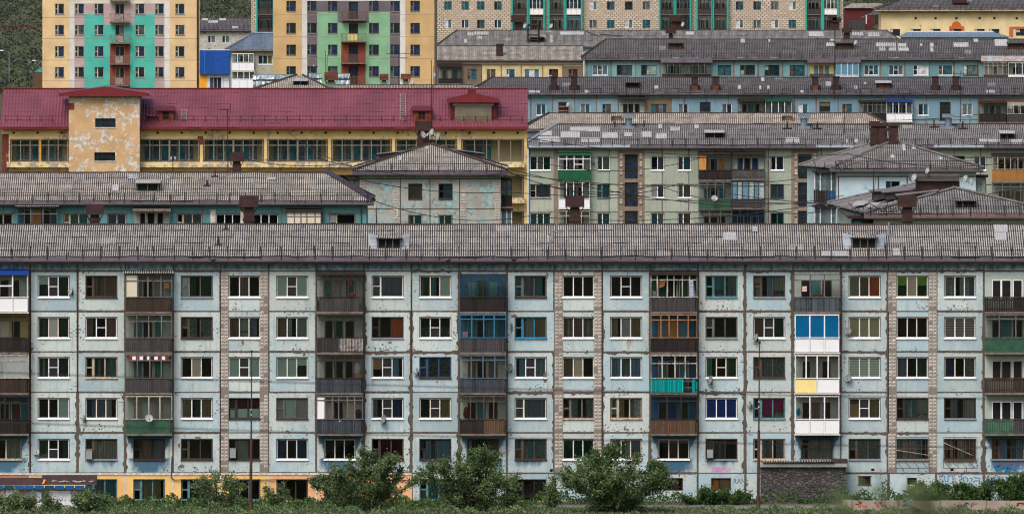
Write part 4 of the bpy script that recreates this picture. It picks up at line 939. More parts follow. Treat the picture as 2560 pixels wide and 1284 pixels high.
# ============================================================ the rows behind
class Bld:
    """a building whose front wall stands at depth y; photo rows and columns are turned into metres there"""
    def __init__(s, name, label, cat, y, pxa, pxb, group=None):
        at(y); s.y = y; s.x0, s.x1 = X(pxa,y), X(pxb,y); s.root = thing(name, ((s.x0+s.x1)/2, y, 0), label, cat, group); s.holes = []; s.cx = (s.x0+s.x1)/2
    def win(s, pc, wpx, pt, pb, style, fills, frame, sill='auto', lod=2, depth=.1, trim=False, label=None):
        a, b, c, d = X(pc-wpx/2,s.y), X(pc+wpx/2,s.y), Z(pb,s.y), Z(pt,s.y); s.holes.append((a,b,c,d))
        return window(s.root, a, b, c, d, s.y, style, fills, frame, sill, lod, depth, trim, label)
    def wall(s, zt, mat, depth, zones=(), zb=-.2, reveal=None, step=None, inner=None, hd=.14, col=None, skew=0):
        m = MB(); m.col = col; zz = [(X(a,s.y),X(b,s.y),Z(d,s.y),Z(c,s.y),q) for a, c, b, d, q in zones]
        wall_face(m, s.x0, s.x1, zb, zt, s.y, s.holes, mat, step, hd, reveal, zz)
        if skew:      # plan turned a little: the side walls lean towards the middle of the town
            xa, xb, y, yb = s.x0+skew, s.x1+skew, s.y, s.y+depth
            m.face([(s.x0,y,zb),(s.x0,y,zt),(xa,yb,zt),(xa,yb,zb)], mat); m.face([(s.x1,y,zb),(xb,yb,zb),(xb,yb,zt),(s.x1,y,zt)], mat); m.face([(xa,yb,zb),(xa,yb,zt),(xb,yb,zt),(xb,yb,zb)], mat)
        else: shell(m, s.x0, s.x1, s.y, s.y+depth, zb, zt, mat, inner)
        return m.build('wall', s.root)
    def bal(s, pa, pb, pfl, ptop, spec): 
        return balcony(s.root, X(pa,s.y), X(pb,s.y), s.y, Z(pfl,s.y), Z(ptop,s.y), spec)

# ---- teal block with the hipped roof (only its top storey shows)
B = Bld('apartment_block', 'teal walled block whose hipped slate roof ends above the front roof', 'apartment block', 240, -220, 916, 'panel apartment blocks'); tealb = B
FT = facade('paint_teal_block', S(96,148,150), S(84,136,146), S(116,110,100), X(-90,240)-B.cx, 3.188, 1.5, 2.7, .05, .6)
for pc, w, st, fl, fr in ((8,46,'D','kk','w'),(190,60,'W','kgtt','w'),(292,46,'D','zz','p'),(474,62,'W','kkll','w'),(572,64,'P','kkk','P'),(663,64,'P','kkk','P'),(856,64,'L','ywk','w')):
    B.win(pc, w, 535, 577, st, fl, fr, lod=1, trim=True)
w = B.wall(Z(506,240), FT, 12, inner=1.6)
rf = hip_roof(B.root, B.x0, B.x1, 240, 252, Z(501,239.4), Z(431,246), SLATE_M, False, True, .165, 5, 6, .55, .026, .36, None, 1.2, hipw=3.8, jit=.4, hipr=.26, hipm=FASCIA)
tealr = rf
B.bal(44,144,590,519,dict(par='g',frame='g',n=3,tr=.36,back='t',canopy='slate',ph=.9,lod=1,dfill='ka'))
B.bal(335,425,590,528,dict(par='g',frame='g',n=3,tr=.1,back='p',canopy='grey',ph=.9,open=0,unglazed=(0,1,2)))
B.bal(717,803,590,530,dict(par='d',frame='g',n=5,tr=.35,back='p',glz='ccccc',canopy='dark',ph=.9))
m = MB(); m.box(X(526,240),X(539,240),239.95,239.99,Z(590,240),Z(524,240),WT); m.box(X(601,240),X(609,240),239.95,239.99,Z(590,240),Z(528,240),WT); m.box(X(902,240),X(905,240),239.93,239.98,Z(590,240),Z(522,240),RUSTM); m.build('white_patch', B.root)
dormer(rf, 369, 56, 478, 20, roofm=SLATE_P, cheek=RUSTM, face=WD_GREY, n=2, louver=None)
m = MB(); y, z = on_roof(rf, 448)
vent(rf, 592, 36, 381, 403, 428, 247.5)
for a in ((320,345,436,448),(414,424,440,447),(280,296,462,478),(668,690,444,450)): patch(rf, *a, pitch=.165)
for px, py in ((518,465),(538,442)):
    y, z = on_roof(rf, py); mb = MB(); mb.bar((X(px,y),y,z-.1),(X(px,y),y,z+.5),.06,IRON,6); mb.box(X(px,y)-.3,X(px,y)+.25,y-.2,y+.2,z,z+.1,RUSTM); mb.build('vent_pipe', rf)

# ---- weathered end house with the pyramid roof
B = Bld('apartment_block', 'weathered grey blue end wall under a small pyramid slate roof, mid photo', 'apartment block', 262, 899, 1252, 'panel apartment blocks'); greyb = B
FG = peeled('paint_weathered_grey', S(168,170,164), S(136,186,196), .6, .9, 4.0, S(148,150,144), S(142,130,120))
def panel_lines(B, pxs, pys, y, m=TAR, w=.09):
    q = MB(); z0, z1 = Z(max(pys[-1], 600), y), Z(pys[0], y)
    for px in pxs: q.box(X(px,y)-w/2, X(px,y)+w/2, y-.012, y-.002, z0, z1, m)
    for py in pys: q.box(B.x0, B.x1, y-.01, y-.001, Z(py,y)-w/2, Z(py,y)+w/2, m)
    q.build('panel_seam', B.root)
for pc, fl in ((1038,'ooo'),(1114,'kkt')):
    B.win(pc, 33, 460, 496, 'V', fl, 'd', SILL_DARK, lod=1, trim=True)
    B.win(pc, 33, 538, 575, 'Z', 'tt', 'w', lod=1, trim=True)
w = B.wall(Z(430,262), FG, 14, inner=1.4)
panel_lines(B, (1001,1075,1149), (447,522), 262)
for px in (907, 991, 1158, 1244):
    m_ = MB()
    for k in range(26):
        z = Z(590,262)+k*.235
        if z > Z(450,262): break
        for sx in (-.25, .0):
            a, c = X(px,262)+sx, z; o = [(a,261.99,c),(a+.24,261.99,c),(a+.24,261.99,c+.22),(a,261.99,c+.22)]; q = (a+.12,261.94,c+.12)
            for i in range(4): m_.face([o[i],o[(i+1)%4],q], TILE)
    m_.build('tile_strip', B.root)
rf = hip_roof(B.root, B.x0, B.x1, 262, 276, Z(426,261.4), Z(361,269), SLATE_M, True, True, .17, 4, 6, .6, .026, .42, None, 1.35, hipw=6.7, jit=.4); greyr = rf
vent(rf, 1058, 40, 303, 327, 362, 270.5, sw=.7)
for pa, ta, pb, tb in ((949,384,1046,373), (1204,383,1128,372)):     # long low dormers on the side slopes
    mb = MB(); y = 268.2; xa_, xb_ = X(pa,y), X(pb,y); za, zb = Z(ta,y), Z(tb,y)
    mb.face([(xa_,y,za-.75),(xb_,y,za-.6),(xb_,y,zb),(xa_,y,za)], RUSTM); mb.face([(xa_,y,za-.75),(xa_,y,za),(xa_,y+2.6,za),(xa_,y+2.6,za-.75)], WD_DARK)
    q = .25 if pb > pa else -.25
    mb.face([(xa_-q,y-.2,za+.02),(xb_,y-.2,zb+.02),(xb_,y+2.8,zb-.3),(xa_-q,y+2.8,za-.3)], SLATE_R); mb.face([(xa_-q,y-.2,za-.05),(xb_,y-.2,zb-.05),(xb_,y-.2,zb+.03),(xa_-q,y-.2,za+.03)], ZINC)
    mb.build('dormer', rf)
for a in ((996,1003,393,402),(1064,1070,367,374)): patch(rf, *a, pitch=.17)
# side balconies
for px, xx in ((1262, B.x1), (896, B.x0-1.0)):
    mb = MB(); g = MB(); x2 = xx+1.0
    for pf, pt in ((512,448),(592,526)):
        zf, zt = Z(pf+4,263), Z(pt,263); zr = zf+1.0
        mb.box(xx+.003,x2,263,266,zf-.12,zf,SLABM); mb.box(xx+.02,x2-.01,263.01,263.06,zf,zr,PLK['d'] if px > 1000 else WD_DARK); mb.box(x2-.06,x2-.01,263.06,266,zf,zr,PLK['d'])
        for q in (xx+.03, xx+.5, x2-.08): mb.box(q,q+.06,263.01,263.06,zr,zt,WD_DARK if pf < 550 else PVC)
        mb.box(xx+.003,x2+.1,262.8,266.2,zt,zt+.12,WD_DARK); g.face([(xx+.05,263.03,zr),(x2-.05,263.03,zr),(x2-.05,263.03,zt),(xx+.05,263.03,zt)], opaque('g'))
    o = mb.build('balcony', B.root); g.build('balcony_glass', o)

# ---- two end houses on the far side of the front roof
B = Bld('apartment_block', 'white and light blue end house under a ragged pyramid roof with brown stacks', 'apartment block', 265, 2092, 2440, 'panel apartment blocks'); wh = B
FW = peeled('paint_white_blue', S(190,212,222), S(150,190,206), .15, .7, 4, S(176,200,214))
B.win(2232, 35, 453, 490, 'V', 'ktk', 't', None, lod=1)
B.wall(Z(426,265), FW, 12, skew=-.2*12)
panel_lines(B, (2096,2196,2268,2350), (441,530), 265, w=.11)
rf = hip_roof_deep(B.root, B.x0, B.x1, 265, 277, Z(420,264.4), Z(352,270.4), SLATE_R, 6.0, -.2, cap=WD_GREY); whr = rf
for px, yy in ((2187,272),(2207,271),(2233,270)): vent(rf, px, 27, 303+(px-2187)*.2, 316, 362, yy, sw=.8)
for px, yt in ((2128,384),(2160,374)):
    mb = MB(); x, z = X(px,274), Z(yt+20,274); mb.box(x-.8,x+1.2,274,276,z-1.4,z+.5,RUSTM); mb.face([(x-1.0,273.7,z+.45),(x+1.6,273.7,z+.75),(x+1.6,276.4,z+.55),(x-1.0,276.4,z+.3)], SLATE_R); mb.face([(x-1.0,273.7,z+.38),(x+1.6,273.7,z+.68),(x+1.6,273.7,z+.76),(x-1.0,273.7,z+.46)], ZINC); mb.build('dormer', rf)
for a in ((2256,2264,360,378),(2280,2290,368,374),(2348,2356,394,400),(2226,2236,388,396)): patch(rf, *a, pitch=.18)
m = MB()
for k in range(8):
    x = B.x0-2.0+rnd.uniform(0,3.2); m.bar((x,264.2,rf['ze']+rnd.uniform(-.4,.3)),(x+rnd.uniform(-1.2,1.2),264.4,rf['ze']+rnd.uniform(.1,1.0)),.03,IRON)
m.build('bent_guard', rf)
FB = [('P','tt'),('g','gt'),('t','gg')]
mb = MB(); g = MB()
for i, (pf, pt, pm_) in enumerate(((507,432,'B'),(590,519,'d'))):
    zf, zt = Z(pf,266), Z(pt,266); zr = zf+1.1; xx = B.x0
    for yy, dx in ((265.4, 1.5), (269.5, 1.9)):
        mb.box(xx-dx,xx-.003,yy,yy+3,zf-.12,zf,SLABM)
        n = int(dx/.13)
        for k in range(n): mb.box(xx-dx+.13*k,xx-dx+.13*k+.115,yy+.01,yy+.05,zf,zr,PLK[pm_] if k > n*.45 else PLK['d'])
        mb.box(xx-dx,xx-dx+.05,yy+.05,yy+3,zf,zr,PLK['d'])
        for k in range(4): q = xx-dx+dx*k/3.05; mb.box(q,q+.08,yy+.01,yy+.08,zr,zt,PVC if k in (0,2) else WD_TEAL)
        mb.box(xx-dx,xx-.01,yy+.01,yy+.07,(zr+zt)/2+.25,(zr+zt)/2+.31,WD_GREY); mb.box(xx-dx-.2,xx-.003,yy-.3,yy+3,zt,zt+.1,WD_DARK)
        g.face([(xx-dx,yy+.05,zr),(xx-.01,yy+.05,zr),(xx-.01,yy+.05,zt),(xx-dx,yy+.05,zt)], opaque('g')); g.face([(xx-dx+.03,yy+.05,zr),(xx-dx+.03,yy+3,zr),(xx-dx+.03,yy+3,zt),(xx-dx+.03,yy+.05,zt)], opaque('z'))
o = mb.build('balcony', B.root); g.build('balcony_glass', o)
mb = MB()
for pf, pt in ((590,445),): mb.box(B.x1+.003,B.x1+.9,265.6,268,Z(590,265),Z(445,265),opaque('G')); mb.box(B.x1+.003,B.x1+1.1,265.3,268.3,Z(444,265),Z(438,265),WD_DARK)
for q in (.02,.42,.84): mb.box(B.x1+q,B.x1+q+.06,265.55,265.6,Z(590,265),Z(445,265),WD_GREY)
mb.build('balcony', B.root)

B = Bld('apartment_block', 'low slate roofed end house with a grey shed on its ridge', 'apartment block', 227, 2184, 2625, 'panel apartment blocks'); lowb = B
B.wall(Z(545,227), peeled('paint_pale_green_end', S(176,190,178), S(140,150,146), .1), 36, skew=-.055*36)
rf = hip_roof_deep(B.root, B.x0, B.x1, 227, 263, Z(533,226.4), Z(471,233.5), SLATE_R, 7.0, -.055, .7, .17, 4, 6, metal_sheet('eave_sheet_brown', S(92,66,70), S(70,52,58), .3, .5, .2, 1.3), .4, 1.2, cap=WD_GREY); lowr = rf
dormer(rf, 2414, 48, 519, 17, cheek=RUSTM, face=RUSTM, n=3, roofm=SLATE_R)
mb = MB(); x0_, x1_ = X(2290,236), X(2398,236); mb.box(x0_,x1_,235,237.5,Z(480,236),Z(452,236),RUSTM); mb.box(X(2275,235),X(2398,235),234.6,238,Z(452,236)+.02,Z(436,236),planks('grey_shed_boards', S(112,106,104), S(88,84,84), .2, 2)); mb.build('roof_shed', rf)
a = rf['ze']
for pa, ya, pb, yb, h, yy in ((2183,480,2290,470,20,241),(2214,482,2300,474,16,236),(2250,490,2345,477,10,232)):     # long lean-to dormers down the side slope
    lm = MB(); xa_, xb_, za, zb = X(pa,yy), X(pb,yy), Z(ya,yy), Z(yb,yy); hh = h*yy/FOC
    lm.face([(xa_,yy,za-hh),(xb_,yy,zb-hh*.7),(xb_,yy,zb),(xa_,yy,za)], PLK['g']); lm.face([(xa_,yy,za-hh),(xa_,yy,za),(xa_,yy+4,za),(xa_,yy+4,za-hh)], WD_DARK)
    lm.face([(xa_-.3,yy-.2,za+.02),(xb_+.1,yy-.2,zb+.02),(xb_+.1,yy+4.2,zb+.1),(xa_-.3,yy+4.2,za+.1)], SLATE_R); lm.face([(xa_-.3,yy-.2,za-.06),(xb_+.1,yy-.2,zb-.06),(xb_+.1,yy-.2,zb+.03),(xa_-.3,yy-.2,za+.03)], RIDGE); lm.build('dormer', rf)
for pa, pb, py0, py1, yy in ((2128,2160,516,508,238),(2165,2200,520,512,234),(2230,2262,512,500,233)):
    lm = MB(); z0_, z1_ = Z(py0,yy), Z(py1,yy); lm.face([(X(pa,yy),yy,z0_+.06),(X(pb,yy),yy,z0_+.1),(X(pb+16,yy),yy+5,z1_+.12),(X(pa+16,yy),yy+5,z1_+.08)], SLATE_P); lm.build('patch_sheet', rf)
for px in (2274,2292,2308,2324,2336): 
    mb = MB(); x = X(px,232); mb.bar((x,232,Z(520,232)),(x,232,Z(494+(px-2274)*.1,232)),.1,ZINC if px in (2274,) else DISHG,8); mb.build('vent_pipe', rf)
m = MB()
for k in range(16):
    x = B.x0-2.4+rnd.uniform(0,4.2); m.bar((x,226.4,a-.3+rnd.uniform(-.2,.4)),(x+rnd.uniform(-1.6,1.6),226.6,a+rnd.uniform(.1,.9)),.028,IRON)
m.build('bent_guard', rf)
mb = MB(); q = B.x0-.003
mb.box(q-1.6,q,227.4,231,Z(575,227),Z(548,227),WD_DARK); mb.box(q-1.9,q,227.1,231,Z(547,227),Z(540,227),IRON); mb.box(q-1.5,q-.9,227.32,227.4,Z(570,227),Z(552,227),opaque('t')); mb.build('balcony', B.root)

# ---- school-like yellow building with the red metal roof
YL = 283.0
B = Bld('public_building', 'shabby yellow building with a long raspberry red metal roof', 'building', YL, 5, 1318); yel = B
FY = peeled('yellow_plaster', S(214,190,136), S(176,164,146), .4, .55, 3.5, S(198,170,112), S(150,120,100))
BRK = peeled('broken_brick', S(124,62,52), S(190,170,150), .2, .8, 6, S(92,52,46))
BAYS = [(25,172),(347,500),(507,660),(668,820),(828,980),(988,1143),(1153,1310)]
ROWS = [(347,405),(437,495),(527,585)]
bays = []
for pa, pb in BAYS:
    for pt, pb_ in ROWS: bays.append((X(pa,YL),X(pb,YL),Z(pb_,YL),Z(pt,YL)))
B.holes = bays
B.wall(Z(321,YL), FY, 14, zones=[(5,335,22,430,BRK),(172,320,178,350,BRK),(494,340,508,362,BRK)], hd=1.6, reveal=paint('loggia_side', S(176,168,134), .9, .25, 1.0))
FRY = paint('loggia_frame', S(142,136,124), .8, .35, 5.0, S(104,98,92)); LWALL = paint('loggia_back', S(140,134,106), .9, .2, 1.0)
for i, (pa, pb) in enumerate(BAYS):
    for pt, pbt in ROWS[:1] if i < 6 else ROWS:
        a, b, c, d = X(pa,YL), X(pb,YL), Z(pbt,YL), Z(pt,YL); m = MB(); n = 7 if i < 6 else 6
        for k in range(n): q = a+.12+(b-a-.24)*k/(n-1); m.box(q-.04-.04*(k==n//2), q+.04+.04*(k==n//2), YL+.02, YL+.1, c, d, FRY)
        zx = c+(d-c)*.72
        m.box(a, b, YL+.02, YL+.1, d-.1, d, FRY); m.box(a, b, YL+.02, YL+.1, c, c+.08, FRY)
        if i < 6: m.box(a, b, YL+.03, YL+.09, zx-.035, zx+.035, FRY)
        if i == 0: m.box(X(98,YL), X(103,YL), YL, YL+.1, c, d, paint_once('frame_mustard', S(196,150,44)))
        f = m.build('loggia_frame', B.root)
        g = MB(); y2 = YL+1.55; xe = b-.6 if i < 6 else a+(b-a)*.42
        g.face([(a+.01,y2+.03,c),(b-.01,y2+.03,c),(b-.01,y2+.03,d),(a+.01,y2+.03,d)], LWALL); g.build('loggia_wall', f)
        if i == 6 and pt > 400: continue
        xs_ = [a+.5+(xe-a-.5)*k/6 for k in range(7 if i < 6 else 4)] if i < 6 else [a+.45, a+1.3, a+2.1, a+2.9]
        g = MB(); h = MB()
        for k, (p, q) in enumerate(zip(xs_, xs_[1:])):
            dr = k in (2, 3) if i < 6 else k == 2; mm = PVC if dr else FRY; zb = c+.1 if dr else c+.15
            for r_ in ((p+.02,p+.07,zb,d-.1),(q-.07,q-.02,zb,d-.1),(p+.07,q-.07,zb,zb+.05),(p+.07,q-.07,zx-.04,zx+.04),(p+.07,q-.07,d-.15,d-.1)): g.box(r_[0],r_[1],y2-.07,y2-.01,r_[2],r_[3],DISHG if dr else mm)
            h.face([(p+.05,y2-.03,zb),(q-.05,y2-.03,zb),(q-.05,y2-.03,d-.12),(p+.05,y2-.03,d-.12)], opaque('z' if k % 2 else 't'))
        w_ = g.build('window', B.root); h.build('pane', w_)
WORN = peeled('worn_slab_paint', S(226,210,168), S(172,164,154), .6, 1.1, 4, S(222,186,120))
for i, (pa, pb) in enumerate(((20,179),(341,822),(826,1318))):
    for pt, pb_ in ((405,418),(495,508)):
        m = MB(); m.box(X(pa,YL)-.1, X(pb,YL)+(.1 if i < 2 else -.25), YL-.9, YL-.003, Z(pb_,YL), Z(pt,YL), WORN); m.build('loggia_parapet', B.root)
m = MB()
for i in range(22): x = B.x0+1.0+i*2.27; m.box(x, x+.22, YL-.02, YL-.003, Z(332,YL)-.1, Z(332,YL)+.1, DARK)
m.build('eave_vent', B.root)
g = G('red_metal_tile'); uv = g.uvs(); u, v, _ = g.sep(uv)
a_ = g.m('COSINE', g.m('MULTIPLY', u, 2*math.pi/.3)); st_ = g.m('FRACT', g.m('DIVIDE', v, .4))
c_ = g.mix(g.step(g.noise(g.comb(g.m('MULTIPLY',u,.5),g.m('MULTIPLY',v,.2),0.0), .7, 5), .4, .62), S(134,73,85), S(114,61,72)); c_ = g.mix(g.m('MULTIPLY', g.step(st_, .22, .0), .55), c_, S(92,46,58)); c_ = g.mix(g.m('MULTIPLY', g.step(a_, -.3, -.95), .45), c_, S(108,58,72))
REDT = g.bsdf(c_, .42, .1, g.bump(g.m('ADD', g.m('MULTIPLY', a_, .3), st_), .35, .05), .5)
REDF = paint('red_eave_metal', S(122,38,44), .5, .3, 1.5); REDD = paint('dark_red_metal', S(96,34,42), .55, .3, 2.0)
yc, ym, yd = YL-.7, YL+7, YL+14.7; ze, zr = Z(318,yc), Z(222,ym); xa, xb = B.x0-.15, B.x1+.05
m = MB(); slope(m, (xa,yc,ze), (xb,yc,ze), (xa,ym,zr), (xb,ym,zr), REDT, .3, .02, 10, 5, .02); m.face([(xb,yd,ze),(xa,yd,ze),(xa,ym,zr),(xb,ym,zr)], REDF)
m.face([(xa,yc,ze-.1),(xa,yd,ze-.1),(xb,yd,ze-.1),(xb,yc,ze-.1)], WD_DARK)
for xx in (B.x0, B.x1): m.face([(xx,YL,ze-.1),(xx,YL+14,ze-.1),(xx,ym,zr-.1)], FY)
yr = m.build('roof', B.root); yr['zk'] = (zr-ze)/(ym-yc); yr['ze'] = ze; yr['yc'] = yc
m = MB(); m.box(xa-.05,xb+.05,yc-.05,yc,ze-.2,ze+.05,REDF); m.box(xa,xb,ym-.2,ym+.2,zr,zr+.08,REDF)
for xx in (xa-.04, xb): m.face([(xx,yc,ze-.15),(xx,yc,ze+.06),(xx,ym,zr+.08),(xx,ym,zr-.15)], REDF)
m.build('eave_sheet', yr)
m = MB(); pr = None; yo, zo = on_roof(yr, 304)
for i in range(45):
    x = xa+.5+i*(xb-xa-1)/44
    if X(158,YL) < x < X(352,YL):
        if m.f: m.build('snow_guard', yr); m = MB()
        pr = None; continue
    m.bar((x,yo,zo),(x,yo-.1,zo+.55),.03,REDD); m.bar((x,yo+.4,zo+.15),(x,yo-.1,zo+.5),.02,REDD)
    if pr is not None:
        for h in (.15,.5): m.bar((pr,yo-.08,zo+h),(x,yo-.08,zo+h),.022,REDD)
    pr = x
m.build('snow_guard', yr)
# stair tower
PEEL = peeled('peeling_tower_plaster', S(206,172,132), S(218,210,200), .5, .8, 4.2, S(190,156,116), S(170,160,150))
m = MB(); ta, tb, yt = X(172,281), X(349,281), 281.0
th = [(X(238,yt),X(289,yt),Z(318,yt),Z(296,yt)),(X(236,yt),X(288,yt),Z(402,yt),Z(381,yt))]
wall_face(m, ta, tb, -.2, Z(240,yt), yt, th, PEEL, None, .2, None, [(ta,X(186,yt),Z(275,yt),Z(258,yt),BRK)])
zt = Z(240,yt); m.face([(ta,yt,-.2),(ta,yt,zt),(ta,yt+8,zt),(ta,yt+8,-.2)], PEEL); m.face([(tb,yt,-.2),(tb,yt+8,-.2),(tb,yt+8,zt),(tb,yt,zt)], PEEL); m.face([(ta,yt,zt),(tb,yt,zt),(tb,yt+8,zt),(ta,yt+8,zt)], PEEL)
m.build('stair_tower', B.root)
for h in th:
    m = MB(); m.face([(h[0],yt+.18,h[2]),(h[1],yt+.18,h[2]),(h[1],yt+.18,h[3]),(h[0],yt+.18,h[3])], opaque('k')); m.box(h[0]-.05,h[1]+.05,yt-.06,yt-.003,h[2]-.09,h[2],WT)
    for q in (.33,.66): m.box(h[0]+(h[1]-h[0])*q-.02,h[0]+(h[1]-h[0])*q+.02,yt+.12,yt+.17,h[2],h[3],IRON)
    m.build('window', B.root)
m = MB(); y0, y1 = 280.3, 287.5; pa, pb, pm_ = X(147,y0), X(373,y0), X(262,y0); z0, z1 = Z(238,y0), Z(219,y0)
m.face([(pa,y0,z0-.1),(pb,y0,z0-.1),(pb,y0,z0+.18),(pm_,y0,z1+.1),(pa,y0,z0+.18)], REDF)
m.face([(pa,y0-.02,z0+.16),(pm_,y0-.02,z1+.12),(pm_,y1,z1+.12),(pa,y1,z0+.16)], REDT); m.face([(pm_,y0-.02,z1+.12),(pb,y0-.02,z0+.16),(pb,y1,z0+.16),(pm_,y1,z1+.12)], REDT); m.face([(pa,y0,z0-.1),(pa,y1,z0-.1),(pb,y1,z0-.1),(pb,y0,z0-.1)], WD_DARK)
m.box(ta-.02, tb+.02, yt-.06, yt-.003, zt-.28, zt-.2, WT); m.build('tower_roof', B.root)
# red dormers, the wide gabled dormer, ladders
OKRE = paint('orange_boards', S(138,66,40), .7, .3, 3.0, S(100,48,34)); GREYP = paint('grey_render', S(120,114,98), .9, .3, 1.5); LILAC = metal_sheet('lilac_flashing', S(176,160,190), S(150,134,164), .1, .4, .5)
for pc, w, pb_, h in ((414,40,303,28),(1054,46,303,28)):
    y, z = on_roof(yr, pb_); s_ = FOC/y; x = X(pc,y); hw = w/s_/2; hh = h/s_; m = MB()
    m.box(x-hw,x+hw,y,y+2.6,z-.2,z+hh,OKRE); m.box(x-hw*.3,x+hw*.45,y-.03,y-.002,z+.15,z+hh-.1,RUSTO)
    for q in (-.18, .2): m.box(x+hw*q-.14,x+hw*q+.14,y-.05,y-.031,z+.22,z+hh-.18,DARK)
    m.face([(x-hw-.2,y-.25,z+hh-.02),(x+hw+.2,y-.25,z+hh-.02),(x+hw+.05,y+3.0,z+hh+.35),(x-hw-.05,y+3.0,z+hh+.35)], REDD); m.box(x-hw-.2,x+hw+.2,y-.28,y-.25,z+hh-.1,z+hh+.0,REDD)
    for sx in (-1, 1): m.face([(x+sx*(hw+.02),y-.1,z-.1),(x+sx*(hw+.5),y-.1,z-.05),(x+sx*(hw+.5),y+1.9,z+.85),(x+sx*(hw+.02),y+1.9,z+.85)], LILAC if pc > 600 or sx > 0 else REDD)
    m.build('dormer', yr)
y, z = on_roof(yr, 303); s_ = FOC/y; m = MB(); a, b, c = X(1137,y), X(1229,y), X(1182,y); zt = Z(258,y)
m.box(a,b,y,y+4.5,z-.2,zt,GREYP); m.box(a-.2,b+.2,y-.04,y-.003,zt-.25,zt-.02,DISHG); m.box(a-.45,a-.003,y+.3,y+4,z,zt,REDD); m.box(b+.003,b+.45,y+.3,y+4,z,zt,REDD)
p, q = X(1117,y), X(1247,y); zz = Z(250,y); zc = Z(234,y)
m.face([(p,y-.4,zz-.25),(q,y-.4,zz-.25),(q,y-.4,zz+.1),(c,y-.4,zc+.1),(p,y-.4,zz+.1)], REDF); m.face([(p,y-.42,zz+.08),(c,y-.42,zc+.1),(c,y+5,zc+.1),(p,y+5,zz+.08)], REDT); m.face([(c,y-.42,zc+.1),(q,y-.42,zz+.08),(q,y+5,zz+.08),(c,y+5,zc+.1)], REDT)
m.box(c-.5,c+.3,y+.6,y+1.4,zc,zc+.5,REDD); m.build('dormer', yr)
LAD = paint('ladder_grey', S(150,144,140), .6, .25)
for pc, pt, pb_ in ((460,278,304),(1007,238,303)):
    (ya, za), (yb_, zb) = on_roof(yr, pb_), on_roof(yr, pt); x = X(pc,ya); m = MB()
    for sx in (-.24, .24): m.bar((x+sx,ya,za+.12),(x+sx,yb_,zb+.12),.035,LAD)
    n = max(5, int((yb_-ya)/.33))
    for i in range(n+1): f = i/n; m.bar((x-.24,ya+(yb_-ya)*f,za+(zb-za)*f+.13),(x+.24,ya+(yb_-ya)*f,za+(zb-za)*f+.13),.03,LAD)
    m.build('roof_ladder', yr)
m = MB()
for i in range(4): x = X(366+i*8,YL); y, z = on_roof(yr, 292); m.box(x,x+.2,y-.5,y+.5,z+.05,z+.15,LAD)
m.build('roof_step', yr)

# ---- long green grey block on the right
YG = 300.0
B = Bld('apartment_block', 'grey green panel block with white and brown balconies beside the yellow building', 'apartment block', YG, 1322, 2800, 'panel apartment blocks'); grn = B
FGN = facade('paint_green_grey', S(150,166,152), S(172,178,166), S(110,100,92), X(1324,YG)-B.cx, 2.66, Z(530,YG)-2.73*3, 2.73, .06, .7)
rowsG = [(391,425),(461,494),(533,566)]
def gw(pc, w, r, st, fl, fr, lab=None): B.win(pc, w, rowsG[r][0], rowsG[r][1], st, fl, fr, lod=1, trim=True, label=lab)
for r, (st, fl, fr) in enumerate((('P','ygy','P'),('L','kzz','w'),('P','ttt','P'))): gw(1351, 51, r, st, fl, fr)
for r, (st, fl, fr) in enumerate((('Z','zg','P'),('V','TTt','t'),('Z','tt','P'))): gw(1509, 31, r, st, fl, fr)
for r, (st, fl, fr) in enumerate((('D','kz','P'),('D','wz','P'),('D','tg','P'))): gw(1644, 32, r, st, fl, fr)
for r, (st, fl, fr) in enumerate((('Z','bt','P'),('Z','go','P'),('Z','zb','P'))): gw(1711, 32, r, st, fl, fr)
for r, (st, fl, fr) in enumerate((('Z','ky','P'),('D','zz','N'),('D','ky','G'))): gw(1943, 32, r, st, fl, fr, 'window framed in blue' if r == 1 else None)
for r in range(2): gw(2078, 32, r, 'D', 'kk', 'P')
for r in range(3): gw(2450, 30, r, 'D', 'gt', 'P')
gw(2395, 32, 0, 'D', 'kk', 'd')
STAIR = paint('stair_tile', S(140,124,108), .85, .25, 2.0, S(120,108,98))
for pc in (1578, 2012):
    for pt, pb_ in ((386,447),(456,516),(527,580)): B.win(pc, 33, pt, pb_, 'H', 'NkNk' if pc < 2000 else 'kkkk', 'd', None, lod=2, depth=.12)
B.wall(Z(368,YG), FGN, 12, zones=[(1544,375,1612,600,STAIR),(1978,375,2046,600,STAIR),(1384,375,1396,600,STAIR)], inner=1.4)
for pc in (1553,1602,1990,2037):
    m = MB()
    for pt in (382,402,422,455,475,495,525,545):
        x = X(pc,YG); zt = Z(pt,YG); m.box(x-.2,x+.2,YG-.05,YG-.003,zt-.62,zt,STAIR); m.box(x-.13,x+.13,YG-.08,YG-.05,zt-.55,zt-.33,TILE); m.box(x-.13,x+.13,YG-.08,YG-.05,zt-.28,zt-.07,TILE)
    m.build('tile_strip', B.root)
lm_ = lambda z: z
B.bal(1395,1476,453-1,388,dict(par='E',frame='P',n=4,tr=.26,back='p',canopy='green',ph=.92+.17,dfill='kz',mid=(2,),lod=1,label='balcony with white frames over a deep green parapet'))
B.bal(1397,1474,520,456,dict(par='W',frame='P',n=4,tr=0,back='p',ph=.95,dfill='kt',split=3,lod=1))
B.bal(1397,1474,592,528,dict(par='g',frame='w',n=4,tr=.3,back='p',ph=.95,dfill='kt',lod=1))
B.bal(1746,1828,449,386,dict(par='d',frame='d',n=4,tr=.2,back='p',ph=.95,dfill='ak',glz='ak',canopy='dark',lod=1)); B.bal(1829,1911,447,386,dict(par='g',frame='d',n=5,tr=.1,back='p',ph=.95,dfill='Nk',unglazed=(0,1,2,3,4),canopy='dark',lod=1))
